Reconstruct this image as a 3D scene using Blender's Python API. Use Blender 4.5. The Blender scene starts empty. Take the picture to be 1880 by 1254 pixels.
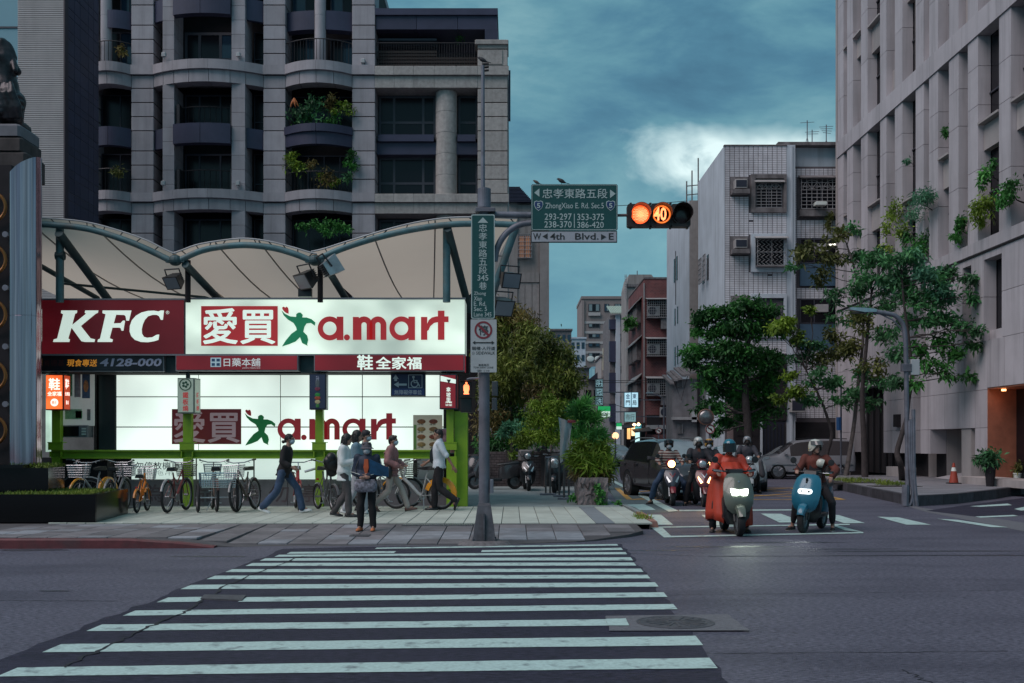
import bpy,bmesh,math,random
import numpy as np
from mathutils import Vector,Matrix,Euler
random.seed(11)
RNG=np.random.default_rng(11)
S=bpy.context.scene
COL=S.collection
PI=math.pi
R=math.radians
# ------------------------------------------------------------------ camera, sky, sun, exposure
F,H,HY,CX=2000.0,1.52,815.0,940.0
cam=bpy.data.cameras.new('camera')
cam.sensor_width=36.0
cam.sensor_fit='HORIZONTAL'
cam.lens=36.0*F/1880.0
cam.shift_y=(HY-627.0)/1880.0
cam.clip_start,cam.clip_end=0.1,3000.0
camo=bpy.data.objects.new('camera',cam)
COL.objects.link(camo)
camo.location=(0,0,H)
camo.rotation_euler=(R(90),0,0)
S.camera=camo
SUN_EL,SUN_AZ=R(52),R(237)
W=bpy.data.worlds.new('World')
S.world=W
W.use_nodes=True
nt=W.node_tree
nt.nodes.clear()
def wn(t,**k):
 n=nt.nodes.new(t)
 for a,b in k.items():setattr(n,a,b)
 return n
def wl(a,b):nt.links.new(a,b)
def wmath(op,a,b=None,clamp=False):
 n=wn('ShaderNodeMath',operation=op,use_clamp=clamp)
 for i,x in enumerate((a,b)):
  if x is None:continue
  if isinstance(x,(int,float)):n.inputs[i].default_value=x
  else:wl(x,n.inputs[i])
 return n.outputs[0]
def wmix(f,a,b):
 n=wn('ShaderNodeMix',data_type='RGBA')
 for s,x in((0,f),(6,a),(7,b)):
  if isinstance(x,(int,float)):n.inputs[s].default_value=x
  elif isinstance(x,tuple):n.inputs[s].default_value=(*x,1)
  else:wl(x,n.inputs[s])
 return n.outputs[2]
sky=wn('ShaderNodeTexSky',sky_type='NISHITA',sun_disc=False)
sky.sun_elevation,sky.sun_rotation=SUN_EL,SUN_AZ
sky.air_density,sky.dust_density=1.0,2.0
tc=wn('ShaderNodeTexCoord')
sep=wn('ShaderNodeSeparateXYZ');wl(tc.outputs['Generated'],sep.inputs[0])
cmb=wn('ShaderNodeCombineXYZ')
wl(sep.outputs[0],cmb.inputs[0]);wl(sep.outputs[1],cmb.inputs[1]);wl(wmath('MULTIPLY',sep.outputs[2],1.9),cmb.inputs[2])
def wnoise(scale,detail,rough,dist=0.0,off=(0,0,0),sc=(1,1,1)):
 mp=wn('ShaderNodeMapping');mp.inputs['Location'].default_value=off;mp.inputs['Scale'].default_value=sc
 wl(cmb.outputs[0],mp.inputs[0])
 n=wn('ShaderNodeTexNoise');n.inputs['Scale'].default_value=scale;n.inputs['Detail'].default_value=detail
 n.inputs['Roughness'].default_value=rough;n.inputs['Distortion'].default_value=dist
 wl(mp.outputs[0],n.inputs['Vector'])
 return n.outputs['Fac']
def wramp(f,stops):
 n=wn('ShaderNodeValToRGB')
 e=n.color_ramp.elements
 while len(e)<len(stops):e.new(0.5)
 for i,(p,c)in enumerate(stops):e[i].position=p;e[i].color=(*c,1)
 wl(f,n.inputs[0]);return n.outputs[0]
big=wnoise(3.0,7,0.55,0.35,(3.1,1.7,0.4),(0.8,1,1))
fine=wnoise(9.0,6,0.6,0.4,(1,5,0),(0.8,1,1))
cl=wmath('ADD',wmath('MULTIPLY',wmath('SUBTRACT',wmath('ADD',wmath('MULTIPLY',big,0.72),wmath('MULTIPLY',fine,0.28)),0.5),1.7),0.51)
cloud=wramp(cl,[(0.34,(0.42,1.22,1.9)),(0.46,(0.60,1.7,2.45)),(0.56,(0.95,2.35,2.95)),(0.70,(1.7,3.3,3.7))])
lowsky=wramp(sep.outputs[2],[(0.0,(1.25,3.1,3.7)),(0.14,(1.25,3.1,3.65)),(0.22,(1.7,3.6,3.95)),(0.32,(0.62,1.8,2.55)),(0.42,(0.54,1.6,2.4))])
lowf=wmath('MULTIPLY',wmath('SUBTRACT',0.30,sep.outputs[2],True),4.5,True)
lowsky=wmix(wmath('MULTIPLY',wmath('SUBTRACT',cl,0.44),3.2,True),wmix(0.35,lowsky,(0.4,1.25,2.2)),wmix(0.22,lowsky,(2.4,4.4,4.8)))
cloud=wmix(lowf,cloud,lowsky)
yp=wmath('MAXIMUM',sep.outputs[1],0.05)
gu=wmath('DIVIDE',wmath('SUBTRACT',wmath('DIVIDE',sep.outputs[0],yp),0.212),0.105)
gv=wmath('DIVIDE',wmath('SUBTRACT',wmath('DIVIDE',sep.outputs[2],yp),0.262),0.036)
gu=wmath('ADD',gu,wmath('MULTIPLY',wmath('SUBTRACT',fine,0.5),1.5));gv=wmath('ADD',gv,wmath('MULTIPLY',wmath('SUBTRACT',wnoise(7.0,4,0.55,0.4,(7,2,0)),0.5),2.4))
gap=wmath('SUBTRACT',1.15,wmath('SQRT',wmath('ADD',wmath('MULTIPLY',gu,gu),wmath('MULTIPLY',gv,gv))),True)
gap=wmath('MULTIPLY',gap,wmath('MULTIPLY',wmath('SUBTRACT',fine,0.14),3.4,True),True)
gap=wmath('POWER',wmath('MULTIPLY',gap,1.7,True),1.25)
cloud=wmix(gap,cloud,(6.4,7.9,7.9))
skyt=wmix(0.93,sky.outputs[0],cloud)
bg=wn('ShaderNodeBackground');bg.inputs[1].default_value=0.10
wl(skyt,bg.inputs[0])
wo=wn('ShaderNodeOutputWorld');wl(bg.outputs[0],wo.inputs[0])
sl=bpy.data.lights.new('sun','SUN')
sl.energy,sl.angle,sl.color=1.7,R(50),(1.0,0.86,0.86)
so=bpy.data.objects.new('sun',sl);COL.objects.link(so)
sd=Vector((math.sin(SUN_AZ)*math.cos(SUN_EL),math.cos(SUN_AZ)*math.cos(SUN_EL),math.sin(SUN_EL)))
so.rotation_euler=(-sd).to_track_quat('-Z','Y').to_euler()
S.view_settings.view_transform='Standard'
try:S.view_settings.look='None'
except Exception:pass
S.view_settings.exposure,S.view_settings.gamma=0.38,1.0
S.view_settings.use_curve_mapping=False
S.render.engine='CYCLES'
S.cycles.use_denoising=True
try:S.cycles.denoiser='OPENIMAGEDENOISE'
except Exception:pass
S.cycles.max_bounces,S.cycles.diffuse_bounces,S.cycles.glossy_bounces=6,3,3
S.cycles.transmission_bounces,S.cycles.transparent_max_bounces=4,6
S.cycles.caustics_reflective=S.cycles.caustics_refractive=False
S.cycles.sample_clamp_indirect=4.0
# ------------------------------------------------------------------ photograph <-> place
def P(px,py,D):return((px-CX)*D/F,D,H+(HY-py)*D/F)
def XZ(px,py,D):return((px-CX)*D/F,H+(HY-py)*D/F)
def G(px,py,z=0.0):
 D=(H-z)*F/(py-HY)
 return((px-CX)*D/F,D,z)
# ------------------------------------------------------------------ mesh builder
class MB:
 def __init__(self):self.v,self.f,self.m=[],[],[]
 def add(self,vs,fs,mi=0):
  o=len(self.v);self.v.extend(vs)
  self.f.extend([tuple(i+o for i in f)for f in fs]);self.m.extend([mi]*len(fs));return self
 def box(self,x0,x1,y0,y1,z0,z1,mi=0):
  v=[(x0,y0,z0),(x1,y0,z0),(x1,y1,z0),(x0,y1,z0),(x0,y0,z1),(x1,y0,z1),(x1,y1,z1),(x0,y1,z1)]
  return self.add(v,[(0,3,2,1),(4,5,6,7),(0,1,5,4),(1,2,6,5),(2,3,7,6),(3,0,4,7)],mi)
 def bev(self,x0,x1,y0,y1,z0,z1,b=0.01,mi=0):
  """A box whose four vertical edges and top are chamfered."""
  x0,x1=min(x0,x1),max(x0,x1);y0,y1=min(y0,y1),max(y0,y1)
  def ring(d,z):
   a=[(x0+d,y0+d),(x1-d,y0+d),(x1-d,y1-d),(x0+d,y1-d)]
   o=[]
   for i,(x,y)in enumerate(a):
    sx=1 if i in(0,3)else-1;sy=1 if i in(0,1)else-1
    p=[(x,y+sy*b,z),(x+sx*b,y,z)]
    if i in(1,3):p.reverse()
    o+=p
   return o
  return self.loft([ring(0,z0),ring(0,z1-b),ring(b,z1)],mi=mi)
 def quad(self,a,b,c,d,mi=0):return self.add([a,b,c,d],[(0,1,2,3)],mi)
 def loft(self,secs,closed=True,caps=True,mi=0):
  n=len(secs[0]);vs=[p for s in secs for p in s];fs=[]
  for i in range(len(secs)-1):
   for j in range(n if closed else n-1):
    k=(j+1)%n
    fs.append((i*n+j,i*n+k,(i+1)*n+k,(i+1)*n+j))
  if caps and closed:
   fs.append(tuple(range(n-1,-1,-1)));fs.append(tuple((len(secs)-1)*n+j for j in range(n)))
  return self.add(vs,fs,mi)
 def frame_at(self,d):
  d=Vector(d).normalized()
  up=Vector((0,0,1))if abs(d.z)<0.95 else Vector((1,0,0))
  a=d.cross(up).normalized();b=a.cross(d).normalized()
  return a,b
 def tube(self,pts,r,n=8,mi=0,closed=False,caps=True):
  pts=[Vector(p)for p in pts];m=len(pts);secs=[]
  rr=r if isinstance(r,(list,tuple))else[r]*m
  a=None
  for i,p in enumerate(pts):
   if closed:d=pts[(i+1)%m]-pts[i-1]
   else:d=pts[min(i+1,m-1)]-pts[max(i-1,0)]
   if d.length<1e-9:d=Vector((0,0,1))
   d.normalize()
   if a is None:a,b=self.frame_at(d)
   else:
    a=(a-d*a.dot(d))
    a=a.normalized()if a.length>1e-6 else self.frame_at(d)[0]
    b=a.cross(d).normalized()
   secs.append([tuple(p+(a*math.cos(t)+b*math.sin(t))*rr[i])for t in[2*PI*k/n for k in range(n)]])
  if closed:secs.append(secs[0]);caps=False
  return self.loft(secs,caps=caps,mi=mi)
 def cyl(self,p0,p1,r0,r1=None,n=12,mi=0):return self.tube([p0,p1],[r0,r0 if r1 is None else r1],n,mi)
 def lathe(self,prof,c=(0,0,0),n=16,axis='z',mi=0,a0=0,caps=True):
  secs=[]
  for r,h in prof:
   s=[]
   for k in range(n):
    t=a0+2*PI*k/n;x,y=r*math.cos(t),r*math.sin(t)
    if axis=='z':s.append((c[0]+x,c[1]+y,c[2]+h))
    elif axis=='y':s.append((c[0]+x,c[1]+h,c[2]+y))
    else:s.append((c[0]+h,c[1]+x,c[2]+y))
   secs.append(s)
  return self.loft(secs,mi=mi,caps=caps)
 def ball(self,c,r,n=12,m=8,mi=0):
  if not isinstance(r,(tuple,list)):r=(r,r,r)
  vs=[(c[0],c[1],c[2]-r[2])];fs=[]
  for i in range(1,m):
   p=-PI/2+PI*i/m
   for k in range(n):
    t=2*PI*k/n
    vs.append((c[0]+r[0]*math.cos(p)*math.cos(t),c[1]+r[1]*math.cos(p)*math.sin(t),c[2]+r[2]*math.sin(p)))
  vs.append((c[0],c[1],c[2]+r[2]));e=len(vs)-1
  for k in range(n):
   fs.append((0,1+(k+1)%n,1+k));b=1+(m-2)*n
   fs.append((e,b+k,b+(k+1)%n))
  for i in range(m-2):
   for k in range(n):
    a=1+i*n
    fs.append((a+k,a+(k+1)%n,a+n+(k+1)%n,a+n+k))
  return self.add(vs,fs,mi)
 def torus(self,c,Rr,r,axis='x',n=28,m=8,mi=0,squash=1.0):
  pts=[]
  for k in range(n):
   t=2*PI*k/n;u,w=Rr*math.cos(t),Rr*math.sin(t)
   pts.append({'x':(c[0],c[1]+u,c[2]+w),'y':(c[0]+u,c[1],c[2]+w),'z':(c[0]+u,c[1]+w,c[2])}[axis])
  return self.tube(pts,r,m,mi,closed=True)
 def prism(self,poly,y0,y1,mi=0):
  """A polygon in X-Z pushed along Y."""
  n=len(poly)
  vs=[(x,y0,z)for x,z in poly]+[(x,y1,z)for x,z in poly]
  fs=[tuple(range(n)),tuple(range(2*n-1,n-1,-1))]+[(i,i+n,(i+1)%n+n,(i+1)%n)for i in range(n)]
  return self.add(vs,fs,mi)
 def slab(self,poly,z0,z1,mi=0):
  n=len(poly)
  vs=[(x,y,z0)for x,y in poly]+[(x,y,z1)for x,y in poly]
  fs=[tuple(range(n-1,-1,-1)),tuple(range(n,2*n))]+[(i,(i+1)%n,(i+1)%n+n,i+n)for i in range(n)]
  return self.add(vs,fs,mi)
 def xform(self,M,start=0):
  for i in range(start,len(self.v)):self.v[i]=tuple(M@Vector(self.v[i]))
  return self
 def merge(self,o,M=None):
  vs=o.v if M is None else[tuple(M@Vector(p))for p in o.v]
  k=len(self.v);self.v.extend(vs);self.f.extend([tuple(i+k for i in f)for f in o.f]);self.m.extend(o.m);return self
 def mesh(self,name,mats,smooth=False,off=None,fix=True):
  me=bpy.data.meshes.new(name)
  vs=self.v if off is None else[tuple(off@Vector(p))for p in self.v]
  me.from_pydata(vs,[],self.f)
  for m in(mats if isinstance(mats,(list,tuple))else[mats]):me.materials.append(m)
  if any(self.m):me.polygons.foreach_set('material_index',self.m)
  if fix:
   bm=bmesh.new();bm.from_mesh(me);bmesh.ops.recalc_face_normals(bm,faces=bm.faces);bm.to_mesh(me);bm.free()
  if smooth:
   me.polygons.foreach_set('use_smooth',[True]*len(me.polygons))
   try:me.set_sharp_from_angle(angle=R(smooth if smooth>1 else 40))
   except Exception:pass
  me.update()
  return me
 def build(self,name,mats,parent=None,smooth=False,label=None,world=True):
  off=None
  if parent is not None and world:
   off=root_m(parent).inverted()
  return link(name,self.mesh(name,mats,smooth,off),parent,label)
def root_m(o):
 M=Matrix.LocRotScale(o.location,o.rotation_euler,o.scale)
 while o.parent is not None:
  o=o.parent
  M=Matrix.LocRotScale(o.location,o.rotation_euler,o.scale)@M
 return M
def link(name,data,parent=None,label=None):
 o=bpy.data.objects.new(name,data);COL.objects.link(o)
 if parent is not None:o.parent=parent
 if label:o['label']=label
 return o
def tag(o,label=None,cat=None,group=None,kind=None):
 for k,v in(('label',label),('category',cat),('group',group),('kind',kind)):
  if v:o[k]=v
 return o
def thing(name,label,cat,loc=(0,0,0),rz=0.0,group=None):
 o=link(name,None);o.location=loc;o.rotation_euler=(0,0,rz);o.empty_display_size=0.2
 return tag(o,label,cat,group)
def struct(name,loc=(0,0,0)):
 o=link(name,None);o.location=loc;o['kind']='structure';return o
def copy_tree(o,parent=None):
 c=o.copy();COL.objects.link(c);c.parent=parent
 for ch in[k for k in bpy.data.objects if k.parent==o]:copy_tree(ch,c)
 return c
def piece(name,me,parent,loc,label=None):
 o=bpy.data.objects.new(name,me);COL.objects.link(o);o.parent=parent
 o.location=root_m(parent).inverted()@Vector(loc)
 return o
def wrot(c,rz):return Matrix.Translation(c)@Matrix.Rotation(rz,4,'Z')
# ------------------------------------------------------------------ materials
MATS={}
def mat(name,col,rough=0.7,metal=0.0,var=0.12,scale=3.0,bump=0.0,bscale=40.0,rnd=0.0,emit=None,estr=0.0,spec=0.5,streak=0.0,dirt=None,dscale=0.8,stretch=(1,1,1),coat=0.0,damt=0.5,dlo=.47,dhi=.66):
 if name in MATS:return MATS[name]
 m=bpy.data.materials.new(name);m.use_nodes=True
 t=m.node_tree;N,L=t.nodes,t.links
 b=N['Principled BSDF']
 b.inputs['Roughness'].default_value=rough;b.inputs['Metallic'].default_value=metal
 b.inputs['Specular IOR Level'].default_value=spec
 if coat:b.inputs['Coat Weight'].default_value=coat;b.inputs['Coat Roughness'].default_value=0.08
 geo=N.new('ShaderNodeNewGeometry')
 def noise(sc,det=4,st=stretch,rg=0.6):
  mp=N.new('ShaderNodeMapping');mp.inputs['Scale'].default_value=st
  L.new(geo.outputs['Position'],mp.inputs[0])
  n=N.new('ShaderNodeTexNoise');n.inputs['Scale'].default_value=sc;n.inputs['Detail'].default_value=det
  n.inputs['Roughness'].default_value=rg
  L.new(mp.outputs[0],n.inputs['Vector']);return n.outputs['Fac']
 def mix(f,a,c):
  n=N.new('ShaderNodeMix');n.data_type='RGBA'
  for s,x in((0,f),(6,a),(7,c)):
   if isinstance(x,float):n.inputs[s].default_value=x
   elif isinstance(x,tuple):n.inputs[s].default_value=(*x,1)
   else:L.new(x,n.inputs[s])
  return n.outputs[2]
 def rng(x,a,c,lo=0.0,hi=1.0):
  n=N.new('ShaderNodeMapRange');n.inputs[1].default_value=a;n.inputs[2].default_value=c
  n.inputs[3].default_value=lo;n.inputs[4].default_value=hi;L.new(x,n.inputs[0]);return n.outputs[0]
 c=tuple(col)
 if var or rnd or dirt or streak:
  lo=tuple(max(0,x*(1-var))for x in c);hi=tuple(min(1,x*(1+var))for x in c)
  out=mix(rng(noise(scale),0.3,0.7),lo,hi)
  if streak:
   s=noise(2.2,5,(1.6,1.6,0.09));out=mix(rng(s,0.48,0.72,0.0,streak),out,tuple(x*0.35 for x in c))
  if dirt:
   out=mix(rng(noise(dscale,6),dlo,dhi,0.0,damt),out,tuple(dirt))
  if rnd:
   oi=N.new('ShaderNodeObjectInfo');hs=N.new('ShaderNodeHueSaturation')
   L.new(rng(oi.outputs['Random'],0,1,1-rnd,1+rnd),hs.inputs['Value']);L.new(out,hs.inputs['Color']);out=hs.outputs[0]
  L.new(out,b.inputs['Base Color'])
 else:
  b.inputs['Base Color'].default_value=(*c,1)
 if bump:
  bp=N.new('ShaderNodeBump');bp.inputs['Strength'].default_value=bump;bp.inputs['Distance'].default_value=0.01
  L.new(noise(bscale,3,(1,1,1)),bp.inputs['Height']);L.new(bp.outputs[0],b.inputs['Normal'])
 if emit:
  b.inputs['Emission Color'].default_value=(*emit,1);b.inputs['Emission Strength'].default_value=estr
 MATS[name]=m
 return m
def glow_panel(name,col,lo,hi,sc=(0.5,1,1.4),scale=1.0):
 """A translucent sign face with lamps behind it: brighter where the tubes sit."""
 if name in MATS:return MATS[name]
 m=bpy.data.materials.new(name);m.use_nodes=True;t=m.node_tree;N,L=t.nodes,t.links
 b=N['Principled BSDF'];b.inputs['Base Color'].default_value=(*[x*0.6 for x in col],1);b.inputs['Roughness'].default_value=0.35
 g=N.new('ShaderNodeNewGeometry');mp=N.new('ShaderNodeMapping');mp.inputs['Scale'].default_value=sc
 L.new(g.outputs['Position'],mp.inputs[0]);n=N.new('ShaderNodeTexNoise');n.inputs['Scale'].default_value=scale;n.inputs['Detail'].default_value=2
 L.new(mp.outputs[0],n.inputs['Vector'])
 r=N.new('ShaderNodeMapRange');r.inputs[1].default_value=0.32;r.inputs[2].default_value=0.66;r.inputs[3].default_value=lo;r.inputs[4].default_value=hi
 L.new(n.outputs['Fac'],r.inputs[0]);L.new(r.outputs[0],b.inputs['Emission Strength']);b.inputs['Emission Color'].default_value=(*col,1)
 MATS[name]=m;return m
def leafmat(name,a,c,rough=0.55,trans=0.25):
 """Leaves: tone differs from leaf to leaf and from clump to clump."""
 if name in MATS:return MATS[name]
 m=bpy.data.materials.new(name);m.use_nodes=True;t=m.node_tree;N,L=t.nodes,t.links
 b=N['Principled BSDF'];b.inputs['Roughness'].default_value=rough;b.inputs['Specular IOR Level'].default_value=0.35
 at=N.new('ShaderNodeAttribute');at.attribute_name='tone'
 g=N.new('ShaderNodeNewGeometry');n=N.new('ShaderNodeTexNoise');n.inputs['Scale'].default_value=1.3;n.inputs['Detail'].default_value=2
 L.new(g.outputs['Position'],n.inputs['Vector'])
 ad=N.new('ShaderNodeMath');ad.operation='ADD'
 mu=N.new('ShaderNodeMath');mu.operation='MULTIPLY';mu.inputs[1].default_value=0.6;L.new(at.outputs['Fac'],mu.inputs[0])
 m2=N.new('ShaderNodeMapRange');m2 .inputs[1].default_value=0.35;m2 .inputs[2].default_value=0.65;m2 .inputs[3].default_value=0;m2 .inputs[4].default_value=0.5;L.new(n.outputs['Fac'],m2 .inputs[0])
 L.new(mu.outputs[0],ad.inputs[0]);L.new(m2 .outputs[0],ad.inputs[1])
 x=N.new('ShaderNodeMix');x.data_type='RGBA';x.inputs[6].default_value=(*a,1);x.inputs[7].default_value=(*c,1)
 L.new(ad.outputs[0],x.inputs[0]);L.new(x.outputs[2],b.inputs['Base Color'])
 tr=N.new('ShaderNodeBsdfTranslucent');L.new(x.outputs[2],tr.inputs[0])
 ms=N.new('ShaderNodeMixShader');ms.inputs[0].default_value=trans
 L.new(b.outputs[0],ms.inputs[1]);L.new(tr.outputs[0],ms.inputs[2]);L.new(ms.outputs[0],N['Material Output'].inputs[0])
 MATS[name]=m;return m
def glassmat(name,col,rough=0.08,spec=0.6):
 return mat(name,col,rough,var=0.0,spec=spec)
M_BLACKWIN=glassmat('dark_glass',(0.008,0.008,0.012),0.2,.3)
M_BLUEWIN=glassmat('blue_glass',(0.02,0.045,0.075),0.1)
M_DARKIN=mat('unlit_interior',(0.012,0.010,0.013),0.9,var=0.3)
M_BLACK=mat('black_plastic',(0.012,0.012,0.014),0.4,var=0.2)
M_RUBBER=mat('tyre_rubber',(0.014,0.014,0.016),0.8,var=0.3,scale=12)
M_STEEL=mat('brushed_steel',(0.45,0.46,0.48),0.35,0.9,var=0.15,scale=8)
M_CHROME=mat('chrome',(0.62,0.63,0.66),0.12,1.0,var=0.0)
M_GALV=mat('galvanised_pole',(0.16,0.165,0.20),0.55,0.3,var=0.25,scale=5,streak=0.4,bump=0.1)
M_WHITE=mat('white_paint',(0.75,0.76,0.74),0.5,var=0.06)
M_SIGNWHITE=mat('sign_white',(0.62,0.66,0.62),0.45,var=0.05,scale=4)
M_SIGNGREY=mat('sign_grey',(0.40,0.41,0.42),0.45,var=0.08,scale=4)
M_INK=mat('black_ink',(0.02,0.02,0.022),0.5,var=0.0)
# ------------------------------------------------------------------ lettering (built-in font)
TXT={}
def text_raw(s,bold,res=2):
 k=(s,bold,res)
 if k not in TXT:
  c=bpy.data.curves.new('lettering','FONT');c.body=s;c.resolution_u=res;c.offset=bold;c.fill_mode='FRONT'
  o=bpy.data.objects.new('lettering',c)
  me=bpy.data.meshes.new_from_object(o)
  bpy.data.objects.remove(o);bpy.data.curves.remove(c)
  vs=[tuple(v.co)for v in me.vertices];fs=[tuple(p.vertices)for p in me.polygons]
  bpy.data.meshes.remove(me)
  TXT[k]=(vs,fs)
 return TXT[k]
def text_into(mb,s,x0,x1,z0,z1,y,bold=0.0,depth=0.006,slant=0.0,keep=False,res=2,mi=0):
 """Letters that fill the rectangle x0..x1, z0..z1 on the plane y, facing the camera."""
 heavy=bold and ord(s[0])>0x2e80
 vs,fs=text_raw(s,0.0 if heavy else bold,res)
 ax0,ax1=min(v[0]for v in vs),max(v[0]for v in vs);ay0,ay1=min(v[1]for v in vs),max(v[1]for v in vs)
 sx=(x1-x0)/(ax1-ax0);sz=(z1-z0)/(ay1-ay0);ox=x0
 if keep:
  k=min(sx,sz);ox=(x0+x1)/2-k*(ax1-ax0)/2;sx=sz=k
 b=(z1-z0)*bold*.8 if heavy else 0
 for k,(dx,dz)in enumerate(((0,0),(b,0),(-b,0),(0,b),(0,-b),(b*.7,b*.7),(-b*.7,-b*.7))):
  if k and not b:break
  mb.add([(ox+dx+(v[0]-ax0)*sx+slant*(v[1]-ay0)*sz,y-depth-k*2e-4,z0+dz+(v[1]-ay0)*sz)for v in vs],fs,mi)
 return mb
def lettering(parent,s,x0,x1,z0,z1,y,m,bold=0.0,name='lettering',**k):
 return text_into(MB(),s,x0,x1,z0,z1,y,bold,**k).build(name,m,parent)
# ------------------------------------------------------------------ ground, roads, pavements
M_ASPH=mat('asphalt',(0.102,0.100,0.132),0.62,spec=.22,var=0.75,scale=34,bump=0.9,bscale=90,dirt=(0.048,0.046,0.066),dscale=0.5,stretch=(0.55,1.5,1),damt=0.6)
M_ASPH2=mat('newer_dark_asphalt',(0.028,0.026,0.044),0.66,spec=.2,var=0.8,scale=34,bump=0.9,bscale=90,dirt=(0.042,0.040,0.064),dscale=1.1,stretch=(0.35,1.5,1),damt=0.6)
M_PATCH=mat('asphalt_patch',(0.125,0.125,0.14),0.75,var=0.25,scale=30,bump=0.5,bscale=120)
M_LINE=mat('road_paint_white',(0.42,0.56,0.53),0.55,var=0.16,scale=30,dirt=(0.07,0.075,0.095),dscale=6.0,damt=0.8,dlo=.55,dhi=.70,bump=0.3,bscale=120)
M_YEL=mat('road_paint_yellow',(0.55,0.30,0.06),0.6,var=0.2,scale=9,dirt=(0.12,0.10,0.09),dscale=2.2,damt=0.8)
M_GREENLANE=mat('green_grey_lane',(0.085,0.115,0.125),0.75,var=0.2,scale=20,bump=0.4,bscale=90,dirt=(0.16,0.19,0.18),dscale=1.4,damt=0.5)
M_CONC=mat('concrete_apron',(0.24,0.275,0.275),0.8,var=0.12,scale=3,bump=0.25,dirt=(0.15,0.17,0.175),dscale=0.5,damt=0.6)
M_PAVE=mat('grey_paver',(0.155,0.145,0.155),0.75,var=0.22,scale=3.5,bump=0.3,bscale=60,rnd=0.22,dirt=(0.08,0.075,0.083),dscale=1.2,damt=0.6)
M_PAVEB=mat('blue_grey_paver',(0.215,0.225,0.25),0.75,var=0.2,scale=4,bump=0.3,bscale=60,rnd=0.2,dirt=(0.12,0.115,0.12),dscale=1.2,damt=0.5)
M_TILE=mat('pale_paving_tile',(0.42,0.46,0.41),0.7,var=0.1,scale=3,bump=0.15,rnd=0.08,dirt=(0.28,0.30,0.27),dscale=0.9,damt=0.5)
M_TILED=mat('dark_paving_tile',(0.19,0.21,0.23),0.7,var=0.1,bump=0.15)
M_BED=mat('paving_bed',(0.075,0.07,0.075),0.9,var=0.2)
M_KERBRED=mat('red_painted_kerb',(0.10,0.018,0.024),0.6,var=0.3,scale=8,dirt=(0.06,0.03,0.035),dscale=2.5,damt=0.7,bump=0.2)
M_KERBPINK=mat('faded_red_kerb',(0.34,0.16,0.13),0.7,var=0.25,scale=8,dirt=(0.2,0.15,0.14),dscale=3)
M_KERB=mat('dark_stone_kerb',(0.045,0.042,0.05),0.75,var=0.4,scale=4,rnd=0.25,bump=0.3)
M_RPAVE=mat('right_pavement_concrete',(0.20,0.195,0.215),0.75,var=0.15,scale=2,bump=0.25,dirt=(0.12,0.12,0.13),dscale=0.7,damt=0.6)
M_IRON=mat('cast_iron',(0.085,0.082,0.092),0.6,0.4,var=0.3,scale=15,bump=0.3,bscale=50)
gnd=MB().quad((-900,-60,0),(900,-60,0),(900,2600,0),(-900,2600,0)).build('road',M_ASPH);gnd['kind']='structure'
def flat(pts,z,name,m,parent=None,kind='structure'):
 mb=MB();vs=[(p[0],p[1],z)for p in pts]
 mb.add(vs,[tuple(range(len(vs)))])
 o=mb.build(name,m,parent)
 if parent is None:o['kind']=kind
 return o
def ragged(a,b,n,amp):
 out=[]
 for i in range(n+1):
  t=i/n;k=0 if i in(0,n)else random.uniform(-amp,amp)
  out.append((a[0]+(b[0]-a[0])*t+k,a[1]+(b[1]-a[1])*t))
 return out
la,lb=G(-30,1224),G(520,1008);ra,rb=G(1142,999),G(1346,1262)
far=[(lb[0],lb[1]+.02),(-2.2,16.05),(ra[0],ra[1])]
flat(ragged((la[0]-1.2,3.0),la,4,.03)+ragged(la,lb,40,.04)+far[1:2]+ragged(ra,rb,34,.035)+ragged(rb,(rb[0]-.2,3.0),6,.03),0.004,'crossing_asphalt',M_ASPH2,gnd)
def stripe(xl,yl,xr,yr,th,name='crossing_stripe',z=0.008,lean=True,thr=None):
 n=max(4,int((xr-xl)/34));top,bot=[],[]
 thr=thr or th*1.08
 for i in range(n+1):
  t=i/n;px=xl+(xr-xl)*t;py=yl+(yr-yl)*t;h=(th+(thr-th)*t)/2
  w=random.uniform(-.35,.35)*h*0.12
  a=G(px,py-h+w,z);b=G(px,py+h+w*.6,z)
  lx=(988-px)/(817-py)
  a=G(px-lx*h,py-h+w,z);b=G(px+lx*h,py+h+w*.6,z)
  top.append(a);bot.append(b)
 mb=MB();mb.loft([bot,top],closed=False)
 return mb.build(name,M_LINE,gnd)
for s in[(5+8,1233.5,1310,1217,16.5,19),(95,1190,1284,1176,15,17),(173,1152.5,1118,1142.5,12,11.5),(237,1125.5,1240,1113.5,9.5,9.5),(298,1101.3,372,1099.9,9,9),(445,1100.5,1222,1091.5,8.5,8.5),(341,1077.6,1206,1073,8,8),(387,1060,1191,1058.5,6.4,6.6),(420,1047.5,1179,1047,5.4,6),(457,1036.2,1166,1035.5,5.4,5.6),(482,1027.2,1160,1026,4.4,5.6),(508,1020.2,1150,1015.5,3.6,4.0),(530,1015,725,1013.6,3.4,3.4),(884,1011.8,1142,1007.6,3.4,4.0),(690,1006.5,1134,1000.2,2.0,2.8)]:
 stripe(s[0],s[1],s[2],s[3],s[4],thr=s[5])
stripe(1114,1142,1152,1141.6,12,z=0.0165)
mp_=[G(*p)for p in((1112,1133),(1336,1130),(1377,1160),(1118,1160.5))]
flat(ragged(mp_[3],mp_[0],8,.012)+ragged(mp_[0],mp_[1],10,.008)+ragged(mp_[1],mp_[2],8,.01)+ragged(mp_[2],mp_[3],10,.008),0.012,'road_patch',M_PATCH,gnd)
mc=G(1240,1145)
mh=MB().lathe([(0.0,0.012),(.33,.012),(.33,.016),(.31,.016),(.30,.013),(.27,.013),(.265,.017),(.0,.017)],(mc[0],mc[1],0),36)
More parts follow.
